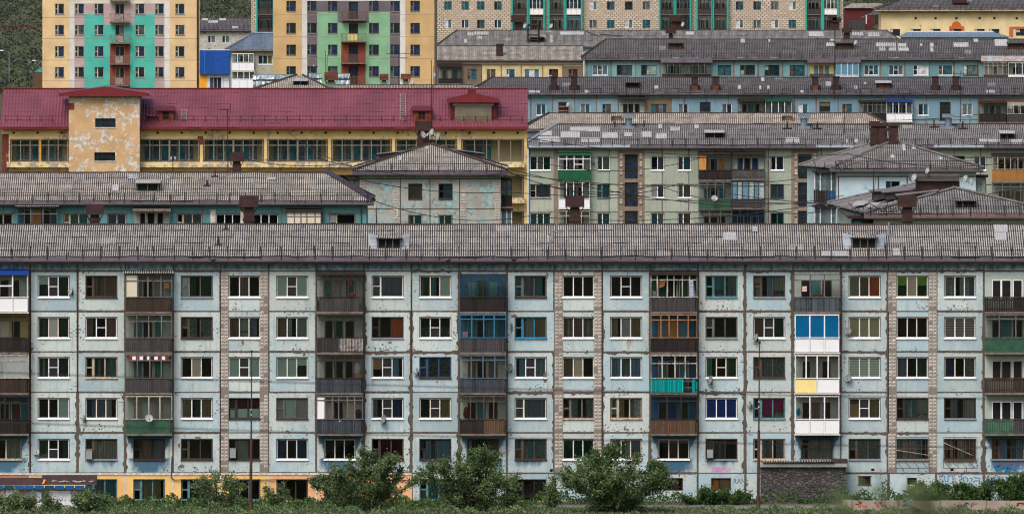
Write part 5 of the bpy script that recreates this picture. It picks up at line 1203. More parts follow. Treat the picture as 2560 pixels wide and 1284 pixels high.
B.bal(1746,1829,522,456,dict(par='G',frame='g',n=4,tr=.14,back='p',ph=.98,dfill='tk',lod=1,label='balcony with a dark green parapet and a dish')); B.bal(1830,1911,519,454,dict(par='g',frame='d',n=6,tr=.25,back='t',ph=.85,glz='TLTLTL',lod=1))
B.bal(1746,1829,592,526,dict(par='g',frame='g',n=3,tr=.2,back='p',ph=.8,lod=1)); B.bal(1830,1911,592,526,dict(par='d',frame='d',n=4,tr=.3,back='b',ph=.8,dfill='NN',lod=1))
B.bal(2480,2575,452,390,dict(par='o',frame='w',n=6,tr=.1,back='p',ph=1.15,dfill='kk',canopy='dark',lod=1,label='balcony with ochre boards')); B.bal(2480,2575,530,458,dict(par='b',frame='g',n=4,tr=.15,back='p',ph=.5,dfill='bb',lod=1))
rf = hip_roof(B.root, B.x0, B.x1, YG, YG+12, Z(362,YG-.6), Z(311,YG+6.2), SLATE_R, True, False, .19, 4, 5, .6, .028, .36, None, 1.2, hipw=3.4, jit=.5); grnr = rf
m = MB(); k = rf['zk']; 
for pa, pb in ((1322,1575),(2040,2170),(2335,2460)): m = MB(); m.face([(X(pa,YG-.7),YG-.72,rf['ze']-.27),(X(pb,YG-.7),YG-.72,rf['ze']-.27),(X(pb,YG-.7),YG-.57,rf['ze']+.05),(X(pa,YG-.7),YG-.57,rf['ze']+.05)], paint_once('grey_flashing', S(138,148,160))); m.build('zinc_flashing', rf)
m = MB(); m.bar((B.x0-.6,YG-.6,rf['ze']+.1),(B.x0+2.8,YG+6,Z(311,YG+6.2)+.1),.16,paint_once('grey_flashing', S(138,148,160))); m.build('zinc_flashing', rf)
for a in ((1345,1400,342,357),(1402,1450,330,345),(1452,1500,345,357),(1425,1470,318,328),(1505,1545,332,346),(1560,1580,332,342),(1606,1630,330,344),(1640,1668,334,348),(1676,1700,318,328),(1466,1500,318,330),(1350,1380,328,340),(1964,2000,345,358),(2115,2120,348,358),(2135,2146,348,358),(2448,2500,347,356),(2524,2560,348,357),(1645,1655,310,322),(1736,1748,312,322)): patch(rf, *a, pitch=.19)
dormer(rf, 1786, 46, 346, 14, roofm=SLATE_P, n=2); dormer(rf, 2518, 34, 349, 15, roofm=SLATE_P, n=2)
for px in (1572, 2010, 2371):
    mb = MB(); y = YG+5; x = X(px,y); s_ = FOC/y; mb.bar((x,y,Z(316,y)),(x,y,Z(296,y)),.36,ZINC,12); mb.box(x-.62,x+.62,y-.6,y+.6,Z(294,y),Z(285,y),ZINC); mb.box(x-.6,x+.6,y-.5,y+.5,Z(322,y),Z(315,y),ZINC); mb.build('zinc_vent', rf)
for px, py in ((1537,322),(1610,320),(1968,322),(2043,322),(2335,318),(2407,322)):
    y, z = on_roof(rf, py); mb = MB(); x = X(px,y); mb.bar((x,y,z-.1),(x,y,z+.75),.07,IRON,6); mb.box(x-.45,x+.45,y-.3,y+.3,z,z+.1,ZINC if px < 1700 else RUSTM); mb.build('vent_pipe', rf)

# ---- pale roof behind it
B = Bld('apartment_block', 'low block showing only its pale slate roof with two arched cowls', 'apartment block', 326, 1318, 2225, 'panel apartment blocks')
B.wall(Z(324,326), FW, 12, inner=None)
rf = hip_roof(B.root, B.x0, B.x1, 326, 338, Z(322,325.4), Z(283,332), SLATE_L, True, True, .2, 3, 5, .6, .028, .3, None, 0, hipw=3.0, jit=.3)
for px, hw in ((1541,.6),(1968,.6)):
    mb = MB(); y = 329; x = X(px,y); z = Z(308,y); N = 12; za = Z(290,y)
    for i in range(N):
        t0, t1 = math.pi*i/N, math.pi*(i+1)/N
        p = [(x+hw*math.cos(t), za+.62*math.sin(t)) for t in (t0, t1)]
        mb.face([(p[0][0],y-.5,p[0][1]),(p[1][0],y-.5,p[1][1]),(p[1][0],y+.6,p[1][1]),(p[0][0],y+.6,p[0][1])], RUSTM)
    for sx in (-hw, hw-.08): mb.box(x+sx,x+sx+.08,y-.5,y+.6,z-.4,za,RUSTO)
    mb.box(x-hw+.09,x+hw-.09,y+.1,y+.5,z-.4,za,GREYP); mb.build('arched_cowl', rf)

# ---- blue block in the fourth row
YU = 372.0
B = Bld('apartment_block', 'light blue block with pairs of tall brown flues rising from its slate roof', 'apartment block', YU, 1180, 2760, 'panel apartment blocks'); blu = B
FBL = facade('paint_blue_row', S(116,150,170), S(130,160,176), S(118,108,98), X(1327,YU)-B.cx, 2.73, Z(300,YU)-2.72*5, 2.72, .09, .3)
STUC = peeled('brown_stucco', S(128,112,96), S(104,92,82), .2, 1.0, 7)
rw = [('D','zt','P'),('H','aNkN','r'),('D','gt','P'),('V','kkb','t'),None,('4','tmgm','t'),('D','lk','P'),('H','kokN','d'),('D','zk','P')]
for pc, q, w in ((1353,rw[0],25),(1409,rw[1],27),(1463,rw[2],25),(1517,rw[3],22),(1647,rw[5],40),(1708,rw[6],25),(1763,rw[7],27),(1817,rw[8],25),(2008,('Z','wt','P'),25),(2062,('H','koko','d'),27),(2118,('V','ztt','r'),25),(2308,('D','kt','P'),26),(2363,('H','kkkk','d'),27),(2418,('D','gg','P'),26)):
    B.win(pc, w, 260 if q[0] != 'H' else 255, 288 if q[0] != 'H' else 300, *q)
B.wall(Z(238,YU), FBL, 12, zones=[(1613,244,1680,330,STUC),(1845,244,1912,330,STUC),(2444,244,2700,330,STUC)])
def fbal(Bd, pa, pb, pfl, ptop, **k):
    k.setdefault('back', 'p'); k.setdefault('n', 5); k.setdefault('tr', .2); k.setdefault('lod', 2); k.setdefault('ph', 1.0)
    return Bd.bal(pa, pb, pfl, ptop, k)
fbal(B,1546,1612,302,248,par='g',frame='d',canopy='dark',n=4,unglazed=(0,1,2,3)); fbal(B,1845,1911,300,254,par='g',frame='d',n=6,canopy='dark',dfill='kt'); fbal(B,1913,1979,305,254,par='g',frame='P',n=4,tr=0,canopy='green',dfill='tT')
fbal(B,2147,2213,302,256,par='d',frame='g',n=6,tr=.26,glz='',dfill='gt',canopy='dark'); fbal(B,2216,2280,304,255,par='W',frame='P',n=4,tr=0,canopy='blue',dfill='Nk',label='white balcony under a blue canopy'); fbal(B,2448,2515,305,258,par='d',frame='d',n=5,canopy='dark',dfill='tN'); fbal(B,2517,2600,305,258,par='g',frame='w',n=5,dfill='kN')
rf = hip_roof(B.root, B.x0, B.x1, YU, YU+12, Z(233,YU-.5), Z(194,YU+6), SLATE_D, True, False, .25, 4, 5, .5, .03, .22, None, 1.6, hipw=3.0, jit=.5, guardm=IRON); blur = rf
for px in (1384,1435,1737,1789,2038,2090,2338,2390):
    mb = MB(); y = YU+.9; x = X(px,y); zt, zb, zs = Z(191,y), Z(236,y), Z(213,y); m_ = RUSTO if px in (1737,1789,2038) else RUSTM
    mb.box(x-.4,x+.4,y-.35,y+.35,zs,zt,RUSTM); mb.box(x-.34,x+.34,y-.3,y+.3,zb-.6,zs,m_)
    for sx in (-1, 1): mb.face([(x+sx*.35,y-.3,zs),(x+sx*.62,y-.1,zs-.05),(x+sx*.66,y-.2,zb),(x+sx*.35,y-.35,zb)], IRON)
    mb.box(x-.5,x+.5,y-.45,y+.45,zt-.1,zt-.02,IRON); mb.build('flue', rf)
dormer(rf, 1581, 34, 221, 14, n=1, cheek=RUSTM, roofm=SLATE_D); dormer(rf, 2209, 36, 221, 13, n=1, louver=RUSTO, roofm=SLATE_P, cheek=RUSTO)
for a in ((1636,1646,215,223),(2065,2078,205,216),(2001,2009,226,235),(2465,2487,226,234),(1903,1911,194,204),(1845,1852,214,224),(1898,1904,215,224),(1918,1924,215,224),(1640,1660,232,236),(1462,1474,226,236),(2136,2144,215,224),(2160,2166,206,212),(1322,1350,227,236)): patch(rf, *a, pitch=.25)
# ---- row five: yellow and teal fronted long block, and roofs behind
YT = 451.0
B = Bld('apartment_block', 'long block with teal tiled panels and a patched dark slate roof', 'apartment block', YT, 1462, 2760, 'panel apartment blocks'); ttl = B
TT = facade('teal_tile_panels', S(104,146,156), S(122,160,166), S(124,114,104), X(1467,YT)-B.cx, 3.69, Z(197,YT)-2.74*5, 2.74, .13, .1)
for pc, w, st, fl, fr in ((1500,38,'Q','TbbT','P'),(1561,38,'U','kkz','d'),(1622,38,'U','kkG','d'),(1811,34,'D','tt','d'),(1869,37,'U','Gkk','b'),(1930,37,'U','kGk','d'),(1993,37,'U','btt','d'),(2178,36,'Q','zktt','P'),(2240,36,'Q','zktg','P'),(2302,38,'L','kkw','P'),(2364,36,'L','zzt','C'),(2426,37,'L','wwg','d')):
    B.win(pc, w, 163, 188, st, fl, fr)
B.wall(Z(150,YT), TT, 12)
fbal(B,1655,1714,200,158,par='b',frame='g',n=4,tr=0,dfill='tk',ph=.9); fbal(B,1716,1777,200,158,par='d',frame='g',n=4,tr=0,dfill='zt',ph=.9); fbal(B,2025,2084,198,156,par='g',frame='d',n=4,tr=.1,back='y',dfill='tb',ph=.75,open=1); fbal(B,2088,2147,205,157,par='W',frame='P',n=4,tr=0,glz='TTTT',ph=1.0,label='white plastic balcony with pale blue panes'); fbal(B,2459,2517,203,158,par='g',frame='w',n=5,tr=.2,dfill='wg'); fbal(B,2520,2590,203,158,par='W',frame='P',n=4,tr=0,dfill='kT')
rf = hip_roof(B.root, B.x0, B.x1, YT, YT+12, Z(145,YT-.5), Z(98,YT+6), SLATE_D, True, False, .27, 4, 5, .5, .03, .36, None, 1.6, hipw=3.8, jit=.5, gh=.5); ttr = rf
for px in (1689,2110,2540): dormer(rf, px, 34 if px < 2000 else 42, 124, 15, n=1, louver=PLK['r'], cheek=RUSTM, roofm=SLATE_D)
for a in ((2065,2088,107,116),(2075,2086,97,103),(2190,2240,107,117),(2245,2266,107,117),(2246,2272,118,128),(2198,2215,118,128),(2222,2240,118,128),(2326,2334,120,130),(2384,2422,107,118),(2434,2446,97,106),(2487,2520,98,116),(2325,2334,108,118),(2300,2306,110,116),(1852,1862,96,108),(1920,1926,98,106)): patch(rf, *a, pitch=.27)
m = MB()
for pa, pb in ((1652,1781),(2018,2152)): m.face([(X(pa,YT-.9),YT-1.0,Z(157,YT-.9)),(X(pb,YT-.9),YT-1.0,Z(157,YT-.9)),(X(pb,YT-.9),YT-.55,Z(145,YT-.6)),(X(pa,YT-.9),YT-.55,Z(145,YT-.6))], FASCIA)
m.face([(X(2453,YT-.9),YT-1.0,Z(154,YT-.9)),(B.x1,YT-1.0,Z(154,YT-.9)),(B.x1,YT-.55,Z(140,YT-.6)),(X(2453,YT-.9),YT-.55,Z(140,YT-.6))], metal_sheet('blue_rusty_canopy', S(140,160,176), S(150,110,84), .8, .6, .2)); m.build('canopy', rf)
vent(rf, 1677, 26, 71, 84, 98, YT+7, sw=.4); vent(rf, 2117, 25, 70, 82, 98, YT+7, sw=.6)

YY = 456.0
B = Bld('apartment_block', 'yellow and brown panelled block squeezed between the green tower and the teal tiled block', 'apartment block', YY, 1030, 1458, 'panel apartment blocks')
PY = peeled('yellow_panel', S(214,196,150), S(150,136,116), .0, 1.2, 5); PB = peeled('brown_panel', S(128,112,96), S(108,94,82), .2, 1.0, 6)
for pc, w, st, fl, fr in ((1180,23,'V','bot','g'),(1228,23,'Z','bb','w'),(1277,22,'L','wtt','P'),(1330,37,'P','TwT','P'),(1384,23,'V','wkr','b'),(1433,23,'V','kkr','g')): B.win(pc, w, 173, 200, st, fl, fr)
B.wall(Z(153,YY), PY, 12, zones=[(1157,160,1203,230,PB),(1408,166,1458,230,PB),(1090,158,1157,230,PB)])
panel_lines(B, (1204,1253,1303,1357,1407), (163,), YY, paint_once('seam_dark', S(70,62,56)), .12)
fbal(B,1096,1153,209,168,par='d',frame='d',n=5,tr=.15,dfill='lw',canopy='dark',ph=.75)
rf = hip_roof(B.root, B.x0, B.x1, YY, YY+12, Z(150,YY-.5), Z(115,YY+6), SLATE_M, False, False, .3, 3, 5, .5, .035, .2, None, 0, jit=.4); yyr = rf
mb = MB(); y = YY+1.5; x = X(1249,y); mb.box(x-.5,x+.5,y-.4,y+.4,Z(152,y),Z(113,y),RUSTM); mb.box(x-.6,x+.6,y-.5,y+.5,Z(115,y),Z(110,y),IRON); mb.build('flue', rf)

B = Bld('apartment_block', 'block behind, only its long patched slate roof and ridge stacks in view', 'apartment block', 505, 1098, 2262, 'panel apartment blocks')
B.wall(Z(118,505), FW, 12)
rf = hip_roof(B.root, B.x0, B.x1, 505, 519, Z(116,504.4), Z(76,512), SLATE_L if False else SLATE_R, True, True, .3, 3, 5, .6, .035, .25, None, 0, hipw=3.6, jit=.4); bkr = rf
for a in ((1168,1184,82,90),(1185,1222,80,88),(1194,1206,92,98),(1160,1168,98,108),(1375,1383,88,106),(1400,1460,80,88),(1715,1735,80,88),(2022,2060,80,92),(2130,2160,82,90),(2170,2200,82,92),(1330,1365,88,96)): patch(rf, *a, pitch=.3)
for px, w, a, b, c in ((1296,36,38,56,80),(1686,28,38,54,78),(1699,24,44,56,80),(2080,22,38,52,78),(2092,22,44,55,78)): vent(rf, px, w, a, b, c, 513, sw=.5)
dormer(rf, 1343, 34, 106, 12, n=2)
m = MB(); xs_ = [X(1320,506),X(1347,506)]
for x in xs_: m.bar((x,506,Z(111,506)),(x,506,Z(62,506)),.14,IRON)
for py in (64,88,100): m.bar((xs_[0],506,Z(py,506)),(xs_[1],506,Z(py,506)),.12,IRON)
m.bar((xs_[0],507.5,Z(62,506)),(xs_[1],507.5,Z(62,506)),.12,IRON); m.build('cable_rack', rf)
m = MB(); y = 509
m.bar((X(1465,y),y,Z(79,y)),(X(1515,y),y,Z(98,y)),.09,WD_BROWN); m.bar((X(1500,y),y,Z(86,y)),(X(1560,y),y,Z(91,y)),.08,WD_BROWN); m.build('loose_board', rf)

B = Bld('flat_building', 'long low roof clad in pale blue zinc before the cream hall', 'building', 545, 2256, 2522)
B.wall(Z(92,545), FW, 12)
m = MB(); ya, yb = 544.5, 551; za, zb = Z(93,ya), Z(81,yb)
m.face([(B.x0-.5,ya,za),(B.x1+.5,ya,za),(B.x1-2.6,yb,zb),(B.x0+1,yb,zb)], ZINC); m.face([(B.x1+.5,ya,za),(B.x1+.5,yb+6,za),(B.x1-2.6,yb,zb)], ZINC); m.face([(B.x0-.5,yb+6,za),(B.x0-.5,ya,za),(B.x0+1,yb,zb)], ZINC); m.face([(B.x1+.5,yb+6,za),(B.x0-.5,yb+6,za),(B.x0+1,yb,zb),(B.x1-2.6,yb,zb)], ZINC)
r_ = m.build('roof', B.root); m = MB()
for i in range(28): f = i/27; a = B.x0+.5+(B.x1-B.x0-2)*f; m.bar((a,ya,za+.03),(a*.97+B.cx*.03,yb,zb+.03),.05,paint_once('zinc_seam', S(120,136,150)))
m.box(B.x0+1,B.x1-2.6,yb-.3,yb+.1,zb+.003,zb+.2,paint_once('zinc_ridge', S(206,222,236))); m.build('roof_seam', r_)

# ---- cream hall in the far corner
YH = 600.0
B = Bld('public_building', 'long cream hall with orange trimmed windows under a grey hipped roof', 'building', YH, 2203, 2790)
CRM = peeled('cream_plaster', S(230,210,164), S(206,184,140), .0, .6, 3); ORT = paint('orange_trim', S(196,104,52), .8, .15)
for pc in (2289,2339,2391,2449,2486,2542): B.win(pc, 6, 43.5, 49, 'O', 'k', 'd', None)
for pc, w in ((2238,24),(2289,25),(2339,25),(2391,26),(2449,25),(2486,25),(2560,40)): B.win(pc, w, 73, 90, 'L', 'kwk', 'd', None)
B.wall(Z(28,YH), CRM, 22)
m = MB(); x, r = X(2391,YH), X(2391+12,YH)-X(2391,YH); z = Z(66,YH); N = 14
P = [(x+r*math.cos(math.pi*i/N), z+r*math.sin(math.pi*i/N)) for i in range(N+1)]
m.face([(p[0],YH-.1,p[1]) for p in P], ORT); m.box(X(2373,YH),X(2410,YH),YH-.12,YH-.11,Z(73,YH),z,ORT)
for i in range(N): m.face([(P[i][0],YH-.1,P[i][1]),(P[i][0],YH,P[i][1]),(P[i+1][0],YH,P[i+1][1]),(P[i+1][0],YH-.1,P[i+1][1])], ORT)
for a, b in ((2373,2378),(2404.5,2410)): m.box(X(a,YH),X(b,YH),YH-.12,YH-.003,Z(92,YH),Z(73,YH),ORT)
m.build('window_trim', B.root); m = MB(); m.box(X(2523,YH),X(2620,YH),YH-.12,YH-.003,Z(72,YH),Z(67,YH),ORT); m.box(X(2523,YH),X(2532,YH),YH-.12,YH-.003,Z(92,YH),Z(72,YH),ORT); m.build('window_trim', B.root)
rf = hip_roof(B.root, B.x0, B.x1, YH, YH+22, Z(25,YH-1), Z(-8,YH+11), SLATE_D, True, False, .35, 5, 4, 1.2, .03, .3, paint_once('eave_beige', S(160,140,112)), 2.0, hipw=7.2, jit=.3, gh=.8)
vent(rf, 2399, 36, -6, 8, 17, YH+4, sw=.8)
B = Bld('shed', 'dark red shed with a pale lean-to roof beside the cream hall', 'shed', 640, 2112, 2182)
WR = paint('dark_red_boards', S(92,40,44), .8, .3, 1.0)
B.wall(Z(20,640), WR, 10); m = MB()
slope(m, (B.x0-.5,639.5,Z(21,639.5)), (B.x1+3,639.5,Z(21,639.5)), (B.x0+1.5,647,Z(9,647)), (B.x1+2,647,Z(9,647)), SLATE_L, .3, .03, 3, 4); m.build('roof', B.root)
m = MB(); slope(m, (X(2150,620),618,Z(44,618)), (X(2215,620),618,Z(44,618)), (X(2205,620),626,Z(22,626)), (X(2225,620),626,Z(22,626)), SLATE_D, .3, .03, 3, 4); m.build('lean_to_roof', B.root)
m = MB(); m.box(X(2162,618),X(2186,618),617,619,Z(62,618),Z(38,618),WR); m.build('annex', B.root); m = MB(); m.box(X(2188,618),X(2200,618),616.5,618,Z(62,618),Z(37,618),IRON); m.build('annex', B.root); m = MB(); m.box(X(2164,618),X(2167,618),616.8,617,Z(60,618),Z(38,618),WT); m.build('annex', B.root); m = MB(); m.box(X(2120,640),X(2160,640),634,637,-.1,Z(52,636),PLK['g']); m.build('annex', B.root)

# ---- brick block along the top
YK = 530.0
B = Bld('brick_block', 'tall pale brick block with turquoise balcony dividers along the top of the view', 'apartment block', YK, 628, 2108)
g = G('pale_block_brick'); o = g.ob(); xyz = g.sep(o); bt = g.n('ShaderNodeTexBrick', {'Vector': g.comb(xyz[0], xyz[2], 0.0), 'Color1': S(228,216,200), 'Color2': S(196,180,160), 'Mortar': S(116,104,94), 'Scale': 1.0, 'Mortar Size': .07, 'Brick Width': .72, 'Row Height': .36}); bt.offset = .5
BRI = g.bsdf(g.mix(g.step(g.noise(o, .4, 4), .4, .7), bt.outputs[0], S(176,160,142)), .9, 0, None, .2)
TQ = paint('turquoise_divider', S(52,164,150), .7, .15)
rwn = random.Random(4)
for pc in (1120,1163,1202,1245,1483,1527,1572,1616,1849,1893,1937,1981):
    for pt in (4,50,-42):
        st, fl, fr = rwn.choice([('Z','kt','g'),('Z','tt','t'),('D','wg','P'),('Z','kt','P'),('Z','kk','d'),('Z','gt','t'),('Z','zg','w')]); B.win(pc, 19, pt, pt+21, st, fl, fr, None)
PZ = []
for a, b in ((642,684),(1280,1319),(1322,1360),(1372,1411),(1414,1454),(1649,1686),(1689,1726),(1742,1780),(1783,1819),(2015,2054),(2058,2094)): PZ.append((a,b))
B.wall(30, BRI, 13)
for i, (a, b) in enumerate(PZ):
    for j, (pf, pt) in enumerate(((36,-1),(80,42),(-8,-45))):
        wht = (i, j) in ((2,0),(4,0),(10,0)); fbal(B, a, b, pf, pt+1, par='W' if wht else 'g', frame='P' if wht else rwn.choice('gdbt'), n=4, tr=0 if wht else .15, ph=.95 if pf != 80 else .6, dfill=rwn.choice(('kt','gk','tz','kk')), depth=.7, back=rwn.choice('ppt'))
    m = MB(); 
    for px in (a, b): m.box(X(px,YK)-.14,X(px,YK)+.14,YK-.9,YK-.003,4,30,TQ)
    m.build('balcony_divider', B.root)

# ---- two painted towers
def tower(label, y, pa, pb, zones, wins, balx, balrows, door, railm, cols, frame, fills, dframe, skew=0):
    B = Bld('apartment_tower', label, 'apartment tower', y, pa, pb, 'painted apartment towers')
    for pc, w in wins:
        for pt, pb_ in balrows['win']:
            B.win(pc, w, pt, pb_, 'U', fills(), frame, SILL_GREY)
    for pt, pb_ in balrows['door']: B.win((door[0]+door[1])/2, door[1]-door[0], pt, pb_, 'D' if dframe != 'd' else 'U', fills(), dframe, None)
    B.wall(27.5, cols, 12, zones=zones, skew=-.26 if skew else 0)
    sm = paint_once('tower_seam', S(150,132,112))
    for pt, pb_ in balrows['win'][:-1]:
        q = MB(); z = Z(pb_+9,y); q.box(B.x0, X(balx[0]-1,y), y-.008, y-.002, z, z+.05, sm); q.build('panel_seam', B.root); q = MB(); q.box(X(balx[1]+1,y), B.x1, y-.008, y-.002, z, z+.05, sm); q.build('panel_seam', B.root)
    for pf, rail in balrows['bal']:
        m = MB(); a, b = X(balx[0],y), X(balx[1],y); z = Z(pf,y); m.box(a,b,y-1.0,y-.003,z-.16,z,SLABM); o_ = m.build('balcony', B.root); m = MB()
        for i in range(19): q = a+(b-a-.05)*i/18; m.box(q,q+.04,y-.99,y-.95,z,z+1.0,railm)
        m.box(a,b,y-1.0,y-.94,z+1.0,z+1.06,railm)
        for q in (a, b-.05): m.box(q,q+.05,y-.94,y-.01,z+.95,z+1.02,railm); m.box(q,q+.04,y-.5,y-.46,z,z+1,railm)
        m.box(a+(b-a)*.3,a+(b-a)*.68,y-.93,y-.91,z+.08,z+.98,PLK[rail]); m.build('railing', o_)
    return B
rt = random.Random(12)
YE1 = peeled('tower_yellow', S(224,196,152), S(198,172,136), -.1, .5, 2.5); YE2 = peeled('tower_ochre', S(206,174,126), S(180,152,112), -.1, .5, 2.5)
WH = peeled('tower_white', S(216,216,214), S(186,180,174), .1, .8, 4); PK = peeled('tower_pink', S(188,166,166), S(164,144,146), -.1, .8, 4); TU = peeled('tower_turquoise', S(84,186,172), S(118,180,168), -.1, .6, 4); RE = paint('tower_red', S(140,70,56), .85, .2, 1.0)
GY = peeled('tower_plum_grey', S(112,104,110), S(94,88,94), -.1, .8, 4); GN = peeled('tower_green', S(134,182,146), S(120,168,136), -.1, .6, 4)
T1 = tower('apartment tower painted yellow, pink and turquoise with a white band', 400.0, 106, 499,
  [(174,-60,424,240,WH),(186,9,411,240,PK),(211,36,387,240,TU),(260,36,336,62,PK),(186,36,211,240,PK),(387,36,411,240,PK),(275,107,325,240,RE),(174,-60,424,2,YE1)],
  [(149,23),(199,23),(248,23),(350,23),(399,22),(450,23)], (275,325), dict(win=[(10,36),(63,88),(116,142),(168,194),(-43,-18)], door=[(10,52),(62,105),(116,159),(168,211)], bal=[(54,'x'),(107,'x'),(159,'x'),(213,'x'),(1,'x')]), (288,311), paint_once('rail_brown', S(122,100,92)), YE1, 'w', lambda: rt.choice(['kkk','kkz','bkN','kkk','kgN','kkN']), 'w', 1)
m = MB(); m.bar((T1.x1-.25,399.85,0),(T1.x1-.25,399.85,27),.13,RUSTM,8); m.build('downpipe', T1.root)
T2 = tower('apartment tower painted ochre, plum grey and pale green', 395.0, 683, 1086,
  [(755,-60,1013,240,WH),(768,3,1000,240,GY),(793,30,975,240,GN),(844,30,922,58,GY),(768,30,793,240,GY),(975,30,1000,240,GY),(853,103,914,240,RE)],
  [(728,24),(780,24),(832,24),(935,25),(988,24),(1038,24)], (853,914), dict(win=[(3,29),(58,84),(112,138),(166,192),(-51,-25)], door=[(5,48),(59,101),(112,156),(166,209)], bal=[(49,'g'),(103,'y'),(157,'g'),(211,'b')]), (872,895), paint_once('rail_rusty', S(112,84,72)), YE2, 'g', lambda: rt.choice(['kkk','kkN','kkz','kkN','bkN']), 'd')
m = MB(); m.box(T2.x1+.003,T2.x1+.3,395.1,406,0,27.5,paint_once('side_dark', S(84,82,84))); m.build('side_strip', T2.root)

# ---- between the towers
B = Bld('apartment_block', 'flaking grey panel block with a slate roof seen between the towers', 'apartment block', 575, 480, 640, 'panel apartment blocks')
for pc in (529,565): B.win(pc, 19, 90, 108, 'Z', 'kg', 'P')
B.wall(Z(72,575), peeled('flaking_grey', S(186,186,176), S(132,116,104), .3, 1.2, 3), 12)
rf = hip_roof(B.root, B.x0, B.x1, 575, 587, Z(74,574.4), Z(46,581), SLATE_D, False, False, .35, 3, 4, .6, .03, .35, None, 2, jit=.3)
for a in ((520,545,52,58),(548,565,46,52),(580,595,66,72),(505,520,46,52)): patch(rf, *a, pitch=.3)
B = Bld('apartment_block', 'grey house with white balcony cladding under a blue grey zinc roof', 'apartment block', 430, 573, 760)
B.win(663, 36, 138, 161, 'P', 'kko', 'P')
B.wall(Z(127,430), peeled('grey_concrete', S(178,176,160), S(146,142,130), .2, 1, 4), 10)
fbal(B,580,635,176,135,par='W',frame='P',n=4,tr=0,dfill='tk',ph=1.15); fbal(B,580,637,232,180,par='W',frame='P',n=4,tr=0,dfill='kk',ph=2.0)
m = MB(); ze, zr = Z(124,429.4), Z(84,436); a, b = X(563,429.4), B.x1+3; rl = X(634,436)
ZR = metal_sheet('zinc_roof', S(128,142,156), S(110,122,138), .05, .4, .5, 1.1)
slope(m, (a,429.4,ze), (b,429.4,ze), (rl,436,zr), (b,436,zr), ZR, .55, .02, 1, 4); slope(m, (a,443,ze), (a,429.4,ze), (rl,436,zr), (rl,436,zr), ZR, .55, .02, 1, 4); m.face([(b,443,ze),(a,443,ze),(rl,436,zr),(b,436,zr)], ZR); m.box(a,b,429.3,429.4,ze-.25,ze+.02,SLABM); m.bar((a,429.4,ze+.06),(rl,436,zr+.08),.14,ZINC); m.bar((rl,436,zr+.06),(b,436,zr+.06),.14,ZINC); m.build('roof', B.root)
B = Bld('shop_building', 'shop front with a plain deep blue cladding over an orange corner', 'shop', 424, 500, 573)
BLC = metal_sheet('blue_cladding', S(20,78,164), S(16,68,150), 0, .45, .1, 1.0); ORC = paint('orange_cladding', S(240,166,30), .6, .1)
WTL = facade('white_tile', S(206,214,226), S(216,220,230), S(150,156,166), 0, 1.3, 0, .9, .03, -3)
B.win(539, 30, 193, 222, 'P', 'zNk', 'C', None)
B.wall(Z(126,424), WTL, 10, zones=[(500,180,517,240,ORC)])
m = MB(); m.box(B.x0-.1,X(511,424),423.5,424-.003,Z(186,424),Z(126,424),BLC); m.box(X(511,424),B.x1+.2,423.3,424-.003,Z(186,424),Z(126,424),BLC); m.box(X(510.6,424),X(511.6,424),423.24,423.3,Z(186,424),Z(128,424),paint_once('light_blue_strip', S(40,140,220))); m.build('fascia_cladding', B.root)
B = Bld('apartment_block', 'low house behind the red roof, its slate ridge lined with rusty hoods', 'apartment block', 340, 640, 1195, 'panel apartment blocks')
B.wall(Z(222,340), FW, 14, inner=None)
m = MB(); ya = 339.4; ze = Z(224,ya)
slope(m, (X(632,ya),ya,ze), (X(828,ya),ya,ze), (X(742,346),346,Z(188,346)), (X(756,346),346,Z(188,346)), SLATE_L, .25, .035, 3, 5)
slope(m, (X(828,ya),343,Z(222,343)), (X(1192,343),343,Z(222,343)), (X(840,347),347,Z(213,347)), (X(1180,347),347,Z(213,347)), SLATE_M, .3, .045, 1, 6)
m.bar((X(632,ya),ya,ze+.05),(X(742,346),346,Z(187,346)),.14,RIDGE); m.bar((X(828,ya),ya,ze+.05),(X(756,346),346,Z(187,346)),.14,RIDGE); m.box(X(836,347),X(1182,347),346.9,347.2,Z(213,347),Z(211,347),RIDGE)
rf = m.build('roof', B.root); rf['zk'] = (Z(188,346)-ze)/6.6; rf['ze'] = ze; rf['yc'] = ya
dormer(rf, 751, 34, 213, 10, n=2, roofm=SLATE_P)
CONC = paint('concrete_stack', S(128,134,132), .85, .25)
vent(rf, 828, 33, 181, 201, 218, 349, hood=RUSTO, stackm=CONC); vent(rf, 960, 22, 185, 201, 216, 349, hood=RUSTO, stackm=CONC); vent(rf, 1014, 24, 185, 199, 218, 349, hood=RUSTO, stackm=CONC)
# foil wrapped heating main behind it
FOIL = metal_sheet('foil_wrap', S(178,190,196), S(110,130,136), .0, .3, .7); at(362); t = thing('heating_main', (X(740,362),362,6), 'silver foil wrapped heating main crossing behind the low slate roof', 'pipe')
for pa, pb, pt in ((632,736,186),(772,805,183),(842,875,184)):
    m = MB(); y = 362; a, b = X(pa,y), X(pb,y); n = 14; zt = Z(pt,y)
    for i in range(n):
        p, q = a+(b-a)*i/n, a+(b-a)*(i+1)/n
        prof = [(y-.2,zt-2.4),(y-.25+rnd.uniform(-.1,.1),zt-1.5),(y-.1+rnd.uniform(-.1,.1),zt-.8),(y-.3,zt-.6),(y-.2,zt-.1),(y+.6,zt)]
        for u, v in zip(prof, prof[1:]): dz = rnd.uniform(-.05,.05); m.face([(p,u[0],u[1]),(q,u[0]+rnd.uniform(-.1,.1),u[1]+dz),(q,v[0],v[1]+dz),(p,v[0],v[1])], FOIL)
    m.box(a,b,y+.3,y+.6,zt-2.4,zt-.02,FOIL); m.build('foil_section', t)
